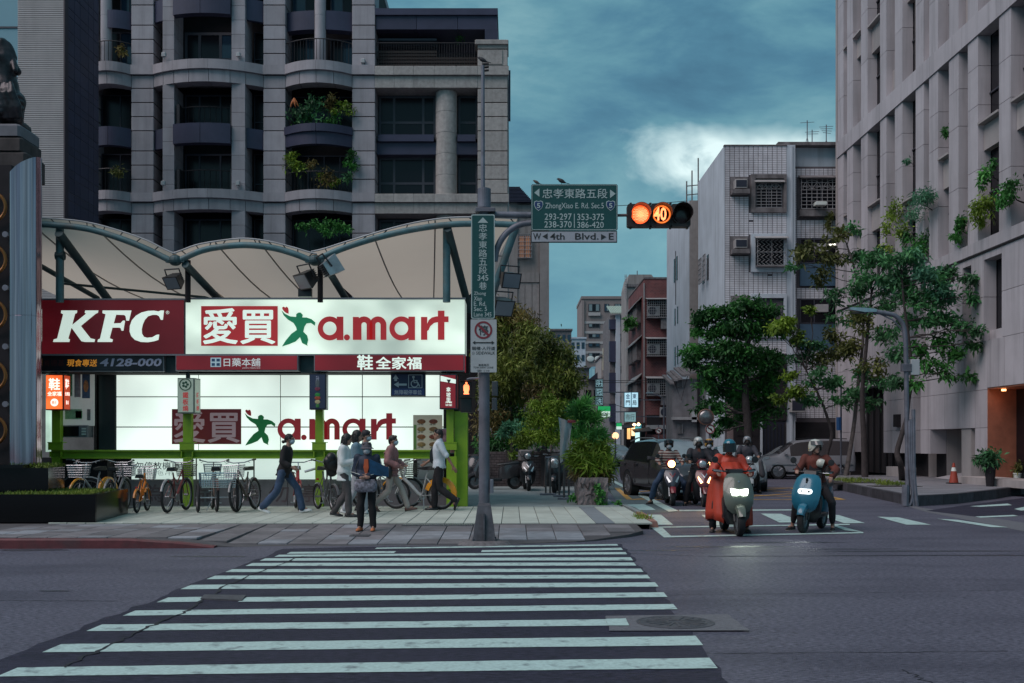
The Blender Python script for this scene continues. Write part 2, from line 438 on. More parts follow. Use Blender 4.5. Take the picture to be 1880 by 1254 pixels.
for k in range(16):
 a=2*PI*k/16
 mh.box(-.012,.012,.06,.25,.0172,.0205);mh.xform(Matrix.Translation((mc[0],mc[1],0))@Matrix.Rotation(a,4,'Z'),len(mh.v)-8)
tag(mh.build('manhole_cover',M_IRON),'round cast iron manhole cover in a pale patch at the zebra crossing','manhole cover')
sc_=[G(*p,.0)for p in((375,1095),(452,1096),(444,1105),(368,1102))]
mb=MB().slab([(p[0],p[1])for p in sc_],0.004,0.02)
tag(mb.build('metal_cover',M_IRON),'small dark metal utility cover breaking a zebra stripe','utility cover')
M_CRACK=mat('tar_filled_crack',(0.014,0.014,0.02),0.8,var=0.3)
def crack(pts,w,n=14,amp=.02,name='crack',z=.0105):
 mb=MB();L_,R_=[],[]
 for(a,b)in zip(pts[:-1],pts[1:]):
  for i in range(n):
   t=i/n;p=Vector(a).lerp(Vector(b),t);d=(Vector(b)-Vector(a)).normalized();q=Vector((-d.y,d.x,0))
   j=random.uniform(-amp,amp);ww=w*random.uniform(.4,1.3)
   L_.append((p.x+q.x*(j+ww),p.y+q.y*(j+ww),z));R_.append((p.x+q.x*(j-ww),p.y+q.y*(j-ww),z))
 return mb.loft([L_,R_],closed=False).build(name,M_CRACK,gnd)
crack([G(113,1228),G(250,1164),G(350,1120),G(425,1071),G(560,1020)],.016,16,.03)
crack([G(1300,1022),G(1880,1019)],.03,30,.02,z=.003);crack([G(1150,1016),G(1300,1022)],.012,14,.02,z=.003)
crack([G(0,1103),G(232,1104)],.010,14,.008,z=.003)
crack([G(1660,1230),G(1720,1262)],.008,14,.03,z=.003)
crack([G(1215,1093),G(1500,1090),G(1880,1083)],.006,20,.01,z=.003);crack([G(1310,1200),G(1880,1196)],.006,20,.012,z=.003)
M_STAIN=mat('oil_darkened_asphalt',(0.040,0.040,0.052),0.45,var=0.3,scale=20,bump=0.4,bscale=120)
def blot(px,py,w,d,n=22,z=.0036,name='oil_stain'):
 c=G(px,py);pts=[]
 for k in range(n):
  a=2*PI*k/n;r=random.uniform(.55,1.1)
  pts.append((c[0]+math.cos(a)*w*r,c[1]+math.sin(a)*d*r))
 return flat(pts,z,name,M_STAIN,gnd)
for i,(x,y,w,d)in enumerate([(1330,1004,1.2,.12),(1210,1011,.5,.08),(1700,1012,1.9,.10),(1450,996,.9,.12),(1560,1008,.8,.06),(60,1010,.55,.16),(1830,1020,.9,.07),(100,1085,.18,.05),(390,1022,.6,.07)]):blot(x,y,w,d,z=.0022+i*.0002)
def pquad(ps,m=M_LINE,name='road_marking',z=.008):
 return flat([G(*p)for p in ps],z,name,m,gnd)
for q in[((1178.7,945.5),(1213.5,945.5),(1236,964),(1193.5,964.6)),((1287.8,946),(1330,945),(1372,965),(1312,965)),((1396.7,943.5),(1433,943.7),(1478,959.5),(1431,960)),((1500,945),(1540,946.3),(1588,961),(1550,961.3)),((1610.5,949.3),(1650,950.5),(1709,964),(1664,964)),((1720,953),(1758,955),(1851,969),(1820,968.5))]:
 pquad(q,name='crossing_stripe')
pquad(((1194,968),(1214,967.5),(1234,986.5),(1219,987.5)))
pquad(((1219,985),(1585,977.5),(1585,979.8),(1220,987.6)),z=.0084)
pquad(((1195,968),(1560,962.5),(1560,964.6),(1196,970)),z=.0088)
pquad(((1526,965),(1537,965),(1585,978),(1551,974.5)),z=.0092)
pquad(((1247,936.8),(1490,935.6),(1490,937.6),(1247,939)))
pquad(((1122,884),(1130,884),(1246,939),(1228,940.5)),z=.0124)
flat([G(*p)for p in((1085,872),(1121,872),(1165,904),(1236,941),(1150,942),(1120,905))],.004,'cycle_lane',M_GREENLANE,gnd)
blotp=[G(*p)for p in((1152,927),(1180,926),(1196,932),(1206,937),(1176,937),(1166,932))]
flat([(p[0]+random.uniform(-.05,.05),p[1])for p in blotp],.009,'road_marking',M_LINE,gnd)
def seg(a,b,w,m,z=.008,name='road_marking'):
 a,b=Vector((a[0],a[1],0)),Vector((b[0],b[1],0));d=(b-a).normalized();q=Vector((-d.y,d.x,0))*w/2
 return flat([tuple(a+q),tuple(b+q),tuple(b-q),tuple(a-q)],z,name,m,gnd)
bx=[(3.2,29.6),(9.0,29.6),(9.6,37.5),(3.6,37.5)]
for i in range(4):seg(bx[i],bx[(i+1)%4],.16,M_YEL,.008+.0004*i)
seg(bx[0],bx[2],.14,M_YEL,.010);seg(bx[1],bx[3],.14,M_YEL,.0104)
seg((5.2,29.6),(9.3,34.0),.14,M_YEL,.0108);seg((3.4,33.6),(6.2,37.5),.14,M_YEL,.0112);seg((3.45,33.6),(6.8,29.6),.14,M_YEL,.0116);seg((6.4,37.5),(9.35,33.4),.14,M_YEL,.012)
flat([G(*p)for p in((1570,896),(1660,928),(1700,940),(1880,976),(1880,960),(1760,942),(1690,932),(1640,920),(1560,893))],.0035,'gutter_concrete',M_PATCH,gnd)
flat([G(*p)for p in((1700,938),(1770,928),(1900,912),(1900,945),(1800,950))],.0042,'parking_entrance_asphalt',M_ASPH2,gnd)
pquad(((1780,930),(1850,925),(1858,928),(1800,931)));pquad(((1862,935),(1895,928),(1895,936),(1875,938)));pquad(((1790,949),(1860,946),(1870,948),(1800,951)))
def sst(a,b,x):t=max(0,min(1,(x-a)/(b-a)));return t*t*(3-2*t)
def pz(x,y):return 0.12-sst(-5.2,-3.9,x)*max(0,min(1,(19.3-y)/3.1))*0.100
pav=struct('pavement')
EDGE=[(-14,15.72),(-4.6,16.02),(-.5,16.3),(1.15,16.85),(2.15,18.0),(2.4,19.3),(2.45,26)]
def front_y(x):
 for(a,b)in zip(EDGE[:-1],EDGE[1:]):
  if a[0]<=x<=b[0]:return a[1]+(b[1]-a[1])*(x-a[0])/max(1e-6,b[0]-a[0])
 return 99
mb=MB();xs=[-14+.3*i for i in range(55)]+[2.45]
top0=[(x,front_y(x)+.02,pz(x,front_y(x))-.022)for x in xs];top1=[(x,max(19.3,front_y(x)+.03),.098)for x in xs];top2=[(x,37.0,.098)for x in xs]
low=[(x,front_y(x)+.01,-.02)for x in xs]
mb.loft([low,top0,top1,top2],closed=False)
mb.quad((2.45,19.3,-.02),(2.45,37,-.02),(2.45,37,.098),(2.45,19.3,.098))
mb.build('paving_bed',M_BED,pav)
PW,PD=.452,.535
pm_=[MB().bev(-PW/2+.006,PW/2-.006,-PD/2+.006,PD/2-.006,-.03,0,.006).mesh('paver',m)for m in(M_PAVE,M_PAVE,M_PAVEB)]
hp=[MB().bev(-PW/2+.006,PW/2-.006,-PD/4+.005,PD/4-.005,-.03,0,.006).mesh('paver',m)for m in(M_PAVE,M_PAVEB)]
for r in range(7):
 y=15.85+PD/2+r*PD
 for c in range(24):
  x=-8.35+PW*c+PW/2
  if y-PD*.42<front_y(x)or x>2.25 or y>19.3:continue
  z=pz(x,y);sl_=(pz(x,y+.2)-pz(x,y-.2))/.4
  blue=.75 if(x>-2.4 and y<18.2)else .14
  if x<-3 and random.random()<.35 and y+PD*.5<19.33:
   for s in(-1,1):
    o=piece('paver',hp[1 if random.random()<.35 else 0],pav,(x,y+s*PD/4,z+random.uniform(-.003,.001)));o.rotation_euler.x=math.atan(sl_)
   continue
  o=piece('paver',pm_[2 if random.random()<blue else 0],pav,(x,y,z+random.uniform(-.004,.001)));o.rotation_euler=(math.atan(sl_)+random.uniform(-.004,.004),random.uniform(-.004,.004),0)
TW,TD=.336,1.24
tm=MB().bev(-TW/2+.006,TW/2-.006,-TD/2+.005,TD/2-.005,-.03,0,.005).mesh('tile',M_TILE);tmd=MB().bev(-TW/2+.004,TW/2-.004,-TD/2+.004,TD/2-.004,-.03,0,.004).mesh('tile',M_TILED)
for r in range(4):
 for c in range(32):
  x=-8.25+TW*c+TW/2
  piece('tile',tmd if c==29 else tm,pav,(x,19.36+TD/2+r*TD,.12+random.uniform(-.002,.001)))
MB().box(-2.2,2.44,24.35,36.9,.09,.119).build('concrete_apron',M_CONC,pav)
MB().box(-14,-2.22,24.35,36.9,.09,.117).build('concrete_apron',M_CONC,pav)
kb=MB();secs=[]
for x,h in((-14,.145),(-8,.145),(-5.6,.135),(-4.9,.09),(-4.35,.025)):
 y=front_y(x)
 secs.append([(x,y-.16,-.02),(x,y-.15,h-.02),(x,y-.13,h),(x,y+.02,h),(x,y+.02,-.02)])
kb.loft(secs);k_=kb.build('kerb',M_KERBRED);k_['kind']='structure'
for i in range(4):
 mb=MB();a0=19.7+i*1.42
 pts=[]
 for t in range(5):
  y=a0+1.38*t/4;xx=2.47+.10*math.sin((y-19)*.4)
  pts.append([(xx,y,-.02),(xx,y,.125),(xx+.13,y,.115),(xx+.16,y,-.02)])
 o=mb.loft(pts).build('kerb_stone',M_KERBPINK if i<2 else M_CONC,pav)
gm=MB()
gx0,gy0=G(737,968,.08)[:2];gx1=G(868,968,.08)[0]
gm.box(gx0,gx1,gy0,gy0+.36,.06,.105+.012)
gr=thing('drain_grate','long perforated drain grate set in the pavers beside the signal pole','drain grate',(gx0,gy0,.1))
z_=pz(gx0,gy0)
MB().box(gx0,gx1,gy0,gy0+.36,z_-.02,z_+.006).build('frame',M_IRON,gr)
bars=MB()
for i in range(40):x=gx0+.03+(gx1-gx0-.06)*i/39;bars.box(x-.006,x+.006,gy0+.03,gy0+.33,z_+.006,z_+.013)
o=bars.build('bar',M_STEEL,gr);o['kind']='stuff'
c2=G(663,983,.06)
tag(MB().box(c2[0]-.17,c2[0]+.14,c2[1]-.14,c2[1]+.14,pz(*c2[:2])-.02,pz(*c2[:2])+.008).build('access_cover',M_IRON),'small square dark access cover in the pavers near the kerb','access cover')
RP=[(9.75,26.5),(11.3,27.7),(13.4,30.2),(15.3,32.8),(18,35),(18,44.6),(12.3,44.3),(11.2,39),(10.3,31.5)]
RZ=.25
rpv=struct('pavement')
MB().slab(RP,-.02,RZ).build('slab',M_RPAVE,rpv)
def kerbs(a,b,n):
 for i in range(n):
  p=Vector((*a,0)).lerp(Vector((*b,0)),i/n);q=Vector((*a,0)).lerp(Vector((*b,0)),(i+1)/n)
  d=(q-p).normalized();nrm=Vector((d.y,-d.x,0));g=d*.006
  if nrm.dot(Vector((14,45,0))-p)>0:nrm=-nrm
  pts=[p+g+nrm*.03,q-g+nrm*.03,q-g-nrm*.14,p+g-nrm*.14]
  MB().slab([(t.x,t.y)for t in pts],-.02,RZ+.006).build('kerb_stone',M_KERB,rpv)
kerbs(RP[-1],RP[0],8);kerbs(RP[0],RP[1],3);kerbs(RP[1],RP[2],5);kerbs(RP[2],RP[3],5);kerbs(RP[-2],RP[-1],10);kerbs(RP[-3],RP[-2],7)
M_JOINT=mat('paving_joint',(0.07,0.068,0.075),0.9,var=0.2)
jm=MB()
for i in range(14):
 y=28.5+i*1.2;jm.box(10.2+max(0,(y-31)*.1),15.3 if y>33 else 9.6+(y-26.2)*.8,y-.008,y+.008,RZ,RZ+.002)
o=jm.build('paving_joint',M_JOINT,rpv);o['kind']='stuff'
fpv=struct('pavement')
MB().slab([(9.6,50),(10.1,50.0),(10.1,260),(9.2,260)],-.02,.12).build('slab',M_RPAVE,fpv)
# ------------------------------------------------------------------ apartment building over the food-court entrance
M_STONE=mat('lilac_grey_stone',(0.335,0.315,0.34),0.75,var=0.10,scale=1.5,rnd=0.10,streak=0.35,bump=0.15,bscale=30)
M_STONEW=mat('warm_grey_stone',(0.35,0.33,0.315),0.8,var=0.18,scale=6,rnd=0.10,streak=0.35,bump=0.4,bscale=18)
M_NAVY=mat('navy_metal_panel',(0.045,0.048,0.085),0.45,var=0.12,scale=1.2,rnd=0.12,spec=0.3)
M_NAVY2=mat('dark_navy_metal',(0.024,0.026,0.044),0.45,var=0.15)
M_WFRAME=mat('dark_window_frame',(0.045,0.045,0.06),0.5,var=0.1)
M_RAIL=mat('black_railing',(0.018,0.018,0.022),0.55,var=0.1)
M_RIB=mat('grey_beige_cladding',(0.46,0.425,0.42),0.75,var=0.08,scale=1.0,rnd=0.0,streak=0.12)
def window(parent,x0,x1,z0,z1,y,cols=2,rows=1,fm=M_WFRAME,gm=M_BLACKWIN,w=.05,d=.06,name='window',panes=None):
 """Frame bars (a part) with its panes as sub-parts, facing the camera."""
 mb=MB()
 xs=[x0+(x1-x0)*i/cols for i in range(cols+1)]if isinstance(cols,int)else[x0]+[x0+(x1-x0)*c for c in cols]+[x1]
 zs=[z0+(z1-z0)*i/rows for i in range(rows+1)]if isinstance(rows,int)else[z0]+[z0+(z1-z0)*c for c in rows]+[z1]
 for i,x in enumerate(xs):
  a=0 if i==0 else-w/2;b=0 if i==len(xs)-1 else w/2
  if i==0:b=w
  if i==len(xs)-1:a=-w
  mb.box(x+a,x+b,y-d,y,z0,z1)
 for i,z in enumerate(zs):
  a,b=(0,w)if i==0 else((-w,0)if i==len(zs)-1 else(-w/2,w/2))
  for k in range(len(xs)-1):mb.box(xs[k]+w*.5,xs[k+1]-w*.5,y-d*.94,y-.004,z+a,z+b)
 f=mb.build(name,fm,parent)
 for k in range(len(xs)-1):
  for j in range(len(zs)-1):
   g=gm if panes is None else panes[(k+j*(len(xs)-1))%len(panes)]
   MB().box(xs[k]+.006,xs[k+1]-.006,y-d*.45,y-d*.25,zs[j]+.006,zs[j+1]-.006).build('pane',g,f)
 return f
def railing(parent,pts,z0,z1,step=.14,name='railing',m=M_RAIL,r=.014):
 mb=MB()
 for a,b in zip(pts[:-1],pts[1:]):
  a,b=Vector(a),Vector(b);L_=(b-a).length;n=max(1,int(L_/step))
  mb.tube([(a.x,a.y,z1),(b.x,b.y,z1)],r*1.9,5);mb.tube([(a.x,a.y,z0),(b.x,b.y,z0)],r*1.4,4)
  for i in range(n+1):
   p=a.lerp(b,i/n);mb.tube([(p.x,p.y,z0),(p.x,p.y,z1)],r,4)
 return mb.build(name,m,parent)
DA=52.0
def AX(px):return(px-CX)*DA/F
def AZ(py):return H+(HY-py)*DA/F
apt=thing('apartment_building','tall grey stone apartment building with bowed balconies behind the canopy','building',(AX(560),DA+4,0))
ZT,ZB=AZ(-70),0.0
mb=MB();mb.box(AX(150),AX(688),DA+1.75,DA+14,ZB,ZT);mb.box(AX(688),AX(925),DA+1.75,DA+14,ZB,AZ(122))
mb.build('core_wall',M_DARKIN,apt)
MB().box(AX(929),AX(933),DA+1.0,DA+14,ZB,AZ(124)).build('side_wall',M_STONEW,apt)
MB().box(AX(931)+.06,AX(931)+.16,DA+.3,DA+.7,AZ(215),AZ(125)).build('downpipe',M_NAVY,apt)
def pier(x0,x1,ys,m,y0=DA,y1=DA+1.6,first=0):
 for a,b in zip(ys[:-1],ys[1:]):
  MB().bev(AX(x0),AX(x1),y0,y1,AZ(b)+.022,AZ(a)-.022,.02).build('stone_block',m,apt)
 MB().box(AX(x0)+.05,AX(x1)-.05,y0+.05,y1-.01,ZB,AZ(ys[0])).build('pier_core',M_DARKIN,apt)
 MB().box(AX(x0),AX(x1),y0,y1,ZB,AZ(ys[-1])-.02).build('stone_block',m,apt)
ysp=[-70,-30,9,46,72,98,121,138,162,188,214,240,277,303,329,355,372,393,428,470]
for x0,x1 in((241,282),(483.5,524),(646.5,688.5)):pier(x0,x1,ysp,M_STONE)
pier(150,168,ysp,M_STONE)
pier(877,932,[74,90,121,138,162,188,214,240,277,303,329,355,369,392,428,470],M_STONEW)
MB().bev(AX(872),AX(933.5),DA-.12,DA+1.7,AZ(82),AZ(74),.03).build('pier_cap',M_STONEW,apt)
MB().box(AX(884),AX(922),DA-.05,DA,AZ(118),AZ(92)).build('inset_panel',M_STONEW,apt)
def arcY(x,c0,c1,bulge,y0=DA):cm,hw=(c0+c1)/2,(c1-c0)/2;return y0-bulge*max(0,1-((x-cm)/hw)**2)
def arc_slab(c0,c1,bulge,a,b,z0,z1,proud=0.0,deep=.5,n=8,y0=DA,gap=.012):
 xs=[a+gap+(b-a-2*gap)*i/n for i in range(n+1)]
 front=[(x,arcY(x,c0,c1,bulge,y0)-proud)for x in xs];back=[(x,arcY(x,c0,c1,bulge,y0)+deep)for x in reversed(xs)]
 return MB().slab(front+back,z0,z1)
bays=[(168,241,.55,(168,204,241)),(282,483.5,.85,(282,303.5,326,355.5,392,429,455,483.5)),(524,646.5,.70,(524,554,585,616,646.5))]
def band(y_top,y_mid,y_bot):
 for c0,c1,bu,js in bays:
  for a,b in zip(js[:-1],js[1:]):
   arc_slab(AX(c0),AX(c1),bu,AX(a),AX(b),AZ(y_mid),AZ(y_top),.16,.7,6,gap=.004).build('moulding',M_STONE,apt)
   arc_slab(AX(c0),AX(c1),bu,AX(a),AX(b),AZ(y_bot),AZ(y_mid)-.012,0,.7,6).build('stone_panel',M_STONE,apt)
  MB().slab([(AX(c0),DA+.3)]+[(AX(c0)+(AX(c1)-AX(c0))*i/12,arcY(AX(c0)+(AX(c1)-AX(c0))*i/12,AX(c0),AX(c1),bu)+.25)for i in range(13)]+[(AX(c1),DA+1.8),(AX(c0),DA+1.8)],AZ(y_mid)-.05,AZ(y_top)-.02).build('floor_slab',M_STONE,apt)
 for x0,x1 in((241,282),(483.5,524),(646.5,688.5)):
  MB().box(AX(x0),AX(x1),DA-.16,DA,AZ(y_mid),AZ(y_top)).build('moulding',M_STONE,apt)
 for a,b in zip((688.5,724,760,798,838),(724,760,798,838,877)):
  MB().bev(AX(a),AX(b),DA-.16,DA+1.2,AZ(y_mid+1),AZ(y_top+2),.02).build('moulding',M_STONEW,apt)
  MB().bev(AX(a),AX(b),DA-.02,DA+1.2,AZ(y_bot+1),AZ(y_mid+1)-.02,.015).build('stone_panel',M_STONEW,apt)
 MB().box(AX(877),AX(934),DA-.16,DA+.0,AZ(y_mid+1),AZ(y_top+2)).build('moulding',M_STONEW,apt)
band(121,138,160);band(355,371,391)
def pil(x0,x1,y0,y1,c0=282,c1=483.5,bu=.85):
 yy=arcY(AX((x0+x1)/2),AX(c0),AX(c1),bu)
 for a,b in zip(range(int(y0),int(y1),26),list(range(int(y0)+26,int(y1),26))+[y1]):
  MB().bev(AX(x0),AX(x1),yy+.06,yy+1.5,AZ(b)+.006,AZ(a)-.006,.01).build('stone_block',M_STONE,apt)
for y0,y1 in((-60,121),(160,355),(391,480)):pil(303.5,324.5,y0,y1);pil(430,454.5,y0,y1)
def column(px,r,y0,y1,m,yy,name='column'):
 mb=MB();z0,z1=AZ(y1),AZ(y0)
 prof=[(r*.96,z0)]
 n=max(2,int((z1-z0)/.95))
 for i in range(n):
  a=z0+(z1-z0)*i/n;b=z0+(z1-z0)*(i+1)/n
  prof+=[(r,a+.02),(r,b-.02),(r*.97,b-.008),(r*.97,b+.008)]
 return mb.lathe(prof,(AX(px),yy,0),24).build(name,m,apt,smooth=30)
column(587,.27,-60,117,M_STONE,DA+.15);column(818,.52,162,357,M_STONEW,DA+.7);column(818,.52,392,560,M_STONEW,DA+.7)
column(193,.26,-60,117,M_STONE,DA+.15)
def spandrel(c0,c1,bu,xs,y0,y1,pr=0.0):
 for a,b in zip(xs[:-1],xs[1:]):
  arc_slab(AX(c0),AX(c1),bu,AX(a),AX(b),AZ(y1),AZ(y0),pr,.35,8,gap=.01).build('spandrel_panel',M_NAVY,apt)
for y0,y1 in((235,271),(-2,37)):
 spandrel(282,483.5,.80,(282,303.5),y0+3,y1+3,-.12);spandrel(282,483.5,.80,(324.5,377,430),y0,y1,.10);spandrel(282,483.5,.80,(454.5,483.5),y0+3,y1+3,-.12)
spandrel(168,241,.5,(168,205,241),237,271);spandrel(168,241,.4,(198,241),19,52,-.3)
spandrel(524,646.5,.70,(524,585,646.5),246,271,.0);spandrel(524,646.5,.75,(522,585,648),235,249,.10)
spandrel(524,646.5,.3,(524,577),18,53,-.9);spandrel(524,646.5,.3,(597,646.5),18,53,-.9)
Yg=DA+1.2
for y0,y1 in((43,118),(160,237),(271,356),(393,480)):
 top=y0<100
 window(apt,AX(326),AX(429),AZ(y1),AZ(y0),Yg,(.27,.65),(.32,)if top else 1,M_WFRAME if top else M_NAVY2,w=.13 if top else .08,panes=[M_BLACKWIN,M_BLACKWIN,M_BLUEWIN]if top else None)
 for a,b in((284,302),(456,482)):window(apt,AX(a),AX(b),AZ(y1),AZ(y0),Yg,1,(.33,),M_NAVY2)
 window(apt,AX(170),AX(240),AZ(y1),AZ(y0),Yg,2,1,M_NAVY2,panes=[M_BLACKWIN,M_BLUEWIN]if top else None)
for a,b in((526,577),(598,645)):
 window(apt,AX(a),AX(b),AZ(118),AZ(53),Yg+.2,2,1,M_NAVY2,panes=[M_BLACKWIN,M_BLUEWIN])
 window(apt,AX(a),AX(b),AZ(17),AZ(-40),Yg+.2,2,1,M_NAVY2,panes=[M_BLUEWIN,M_BLACKWIN])
window(apt,AX(205),AX(240),AZ(18),AZ(-40),Yg,2,1,M_NAVY2,panes=[M_BLUEWIN])
window(apt,AX(326),AX(429),AZ(-3),AZ(-60),Yg,3,1,M_NAVY2)
for y0,y1 in((160,237),(271,356),(393,480)):window(apt,AX(526),AX(645),AZ(y1),AZ(y0),Yg+.3,4,1,M_NAVY2)
for y0,y1,s in((162,243,0),(278,356,0),(394,500,0)):
 window(apt,AX(690),AX(797),AZ(y1),AZ(y0),Yg,(.27,.78),(.38,),M_WFRAME,w=.11)
 window(apt,AX(839),AX(876),AZ(y1),AZ(y0),Yg,1,(.38,),M_WFRAME,w=.11)
for a,b in((689,800),(836,877)):
 MB().box(AX(a),AX(b),DA+.55,DA+1.3,AZ(278),AZ(256)).build('spandrel_panel',M_NAVY,apt)
 MB().box(AX(a)+.08,AX(b)-.12,DA+.35,DA+1.25,AZ(255.5),AZ(243)).build('spandrel_panel',M_NAVY,apt)
def arc_rail(c0,c1,bu,y0,y1,step=.15):
 pts=[(AX(c0)+(AX(c1)-AX(c0))*i/10,arcY(AX(c0)+(AX(c1)-AX(c0))*i/10,AX(c0),AX(c1),bu)+.12,0)for i in range(11)]
 return railing(apt,pts,AZ(y1),AZ(y0),step)
arc_rail(524,646.5,.7,79,119);arc_rail(168,241,.5,80,119);arc_rail(326,429,.3,198,234);arc_rail(326,429,.3,314,352);arc_rail(524,646.5,.5,318,352);arc_rail(168,241,.4,312,352)
for a,b in((331,429),):
 for y in(198,315):
  for px in(a,b):MB().box(AX(px)-.07,AX(px)+.07,DA-.35,DA+.2,AZ(y+38),AZ(y-2)).build('rail_post',M_RAIL,apt)
for px,py in((309,113),(444,113),(308,346),(443,346),(667,117)):
 yy=DA-.75 if px<600 else DA-.2
 mb=MB();mb.bev(AX(px)-.1,AX(px)+.1,yy,yy+.2,AZ(py),AZ(py)+.2,.03);mb.box(AX(px)-.02,AX(px)+.02,yy+.08,yy+.12,AZ(py)-.1,AZ(py))
 mb.build('ledge_lamp',M_SIGNGREY,apt)
ter=[(690,755),(755,820),(820,876)]
railing(apt,[(AX(690),DA+.15,0),(AX(876),DA+.15,0)],AZ(121),AZ(77),.12)
for i,py in enumerate((82,88,94,100,106,112)):
 MB().box(AX(690),AX(874 if i>1 else 800),DA+.8+.01*i,DA+.85+.01*i,AZ(py+4),AZ(py)).build('slat',mat('dark_wood_slat',(0.05,0.035,0.03),.7,rnd=.3),apt)
MB().box(AX(692),AX(800),DA+4,DA+4.3,AZ(120),AZ(52)).build('terrace_wall',M_DARKIN,apt)
MB().box(AX(690),AX(876),DA+1,DA+1.1,AZ(124),AZ(84)).build('terrace_screen',M_DARKIN,apt)
mb=MB();mb.box(AX(688.5),AX(914),DA,DA+4,AZ(27),AZ(15));mb.build('pergola_beam',M_NAVY,apt)
for a,b in zip((689,764,840),(764,840,913)):MB().box(AX(a)+.01,AX(b)-.01,DA+.12,DA+3.9,AZ(52),AZ(27.3)).build('pergola_panel',M_NAVY,apt)
MB().box(AX(890),AX(914),DA+.12,DA+1.4,AZ(75),AZ(52)).build('pergola_post',M_NAVY,apt)
for i in range(7):MB().box(AX(692),AX(800),DA+.6+i*.4,DA+.7+i*.4,AZ(66),AZ(62)).build('rafter',M_NAVY2,apt)
for px in(694,700,706):MB().cyl((AX(px),DA+5,AZ(16)),(AX(px),DA+5,AZ(-40)),.07,n=8).build('roof_pipe',M_NAVY,apt)
MB().box(AX(168),AX(689),DA+.1,DA+14,AZ(-60),AZ(-75)).build('roof',M_STONE,apt)
# ------------------------------------------------------------------ ribbed office tower at the left edge and the glass tower behind it
DT=45.0
def TX(px):return(px-CX)*DT/F
def TZ(py):return H+(HY-py)*DT/F
tw=thing('office_tower','windowless tower with fine ribbed beige cladding and dark blue panelled side','building',(TX(60),DT+2,0))
MB().box(TX(33),TX(118),DT+.02,DT+3.7,0,TZ(-60)).build('wall',mat('tower_dark_core',(.17,.155,.155),.8),tw)
rb=MB();z=3.0
while z<TZ(-55):
 rb.box(TX(33),TX(117.5),DT-.03,DT+.02,z,z+.052);z+=.078
o=rb.build('cladding_rib',M_RIB,tw);o['kind']='stuff'
MB().box(TX(117.6),TX(120),DT-.05,DT+.3,0,TZ(-60)).build('corner_trim',mat('dark_corner_trim',(.05,.035,.045),.6),tw)
XS=TX(119)
yb_=[DT+.3,DT+1.0,DT+1.6,DT+2.5,DT+3.1,DT+3.69]
z=0.5
while z<TZ(-50):
 for hgt in(.62,.34):
  for a,b in zip(yb_[:-1],yb_[1:]):
   MB().box(XS-.1,XS,a+.012,b-.012,z+.014,z+hgt-.014).build('side_panel',M_NAVY,tw)
  z+=hgt
gt=thing('glass_tower','pale blue glass tower glimpsed behind the bronze statue','building',(-28,62,0))
MG=glassmat('sky_reflecting_glass',(.22,.36,.42),.12,.9)
mb=MB().box(-33,(33-CX)*60/F,60,70,0,45);mb.build('wall',MG,gt)
fr=MB()
for i in range(16):fr.box(-33,(33-CX)*60/F,59.95,60,2+i*2.8,2.1+i*2.8)
for i in range(5):fr.box(-28.5-i*1.4,-28.44-i*1.4,59.95,60,0,45)
fr.build('mullion',M_WFRAME,gt)
# ------------------------------------------------------------------ buildings along the lane
M_CREAM=mat('stained_cream_concrete',(0.30,0.275,0.265),0.85,var=0.14,scale=1.0,streak=0.45)
M_WTILE=mat('white_wall_tile',(0.74,0.73,0.78),0.5,var=0.10,scale=2.0,streak=0.35,dirt=(.22,.2,.21),dscale=.35,damt=.5)
M_GROUT=mat('dark_grout',(0.10,0.088,0.098),0.9,var=0.2)
M_SIDE=mat('sky_tinted_side_render',(0.52,0.57,0.63),0.85,var=0.12,scale=.5,streak=0.35)  # blue cast of the sky light is mixed into this pale colour
M_SIDEB=mat('beige_tile_wall',(0.33,0.30,0.29),0.8,var=0.12,streak=0.3)
M_STAINED=mat('rain_stained_concrete',(0.17,0.155,0.16),0.85,var=0.35,scale=3,streak=0.6)
M_AC=mat('air_conditioner_casing',(0.34,0.33,0.33),0.6,var=0.15,streak=0.2)
M_GRILLE=mat('grey_window_bars',(0.30,0.29,0.30),0.6,var=0.2)
def brickmat(name,a,b,mortar,sc,rot=0):
 m=bpy.data.materials.new(name);m.use_nodes=True;t=m.node_tree;N,L=t.nodes,t.links
 g=N.new('ShaderNodeNewGeometry');sp=N.new('ShaderNodeSeparateXYZ');L.new(g.outputs['Position'],sp.inputs[0])
 ad=N.new('ShaderNodeMath');ad.operation='ADD';L.new(sp.outputs[0],ad.inputs[0]);L.new(sp.outputs[1],ad.inputs[1])
 c=N.new('ShaderNodeCombineXYZ');L.new(ad.outputs[0],c.inputs[0]);L.new(sp.outputs[2],c.inputs[1])
 br=N.new('ShaderNodeTexBrick');br.inputs['Color1'].default_value=(*a,1);br.inputs['Color2'].default_value=(*b,1);br.inputs['Mortar'].default_value=(*mortar,1)
 br.inputs['Scale'].default_value=sc;br.inputs['Mortar Size'].default_value=.02;br.inputs['Bias'].default_value=-.2
 L.new(c.outputs[0],br.inputs[0])
 n=N.new('ShaderNodeTexNoise');n.inputs['Scale'].default_value=.6;n.inputs['Detail'].default_value=5;L.new(g.outputs['Position'],n.inputs['Vector'])
 h=N.new('ShaderNodeMapRange');h.inputs[1].default_value=.3;h.inputs[2].default_value=.7;h.inputs[3].default_value=.65;h.inputs[4].default_value=1.25;L.new(n.outputs['Fac'],h.inputs[0])
 mx=N.new('ShaderNodeMix');mx.data_type='RGBA';mx.blend_type='MULTIPLY';mx.inputs[0].default_value=1
 L.new(br.outputs[0],mx.inputs[6]);L.new(h.outputs[0],mx.inputs[7]);L.new(mx.outputs[2],N['Principled BSDF'].inputs['Base Color'])
 N['Principled BSDF'].inputs['Roughness'].default_value=.85
 return m
M_BRICK=brickmat('red_brick',(.20,.062,.062),(.125,.045,.05),(.24,.13,.12),2.2)
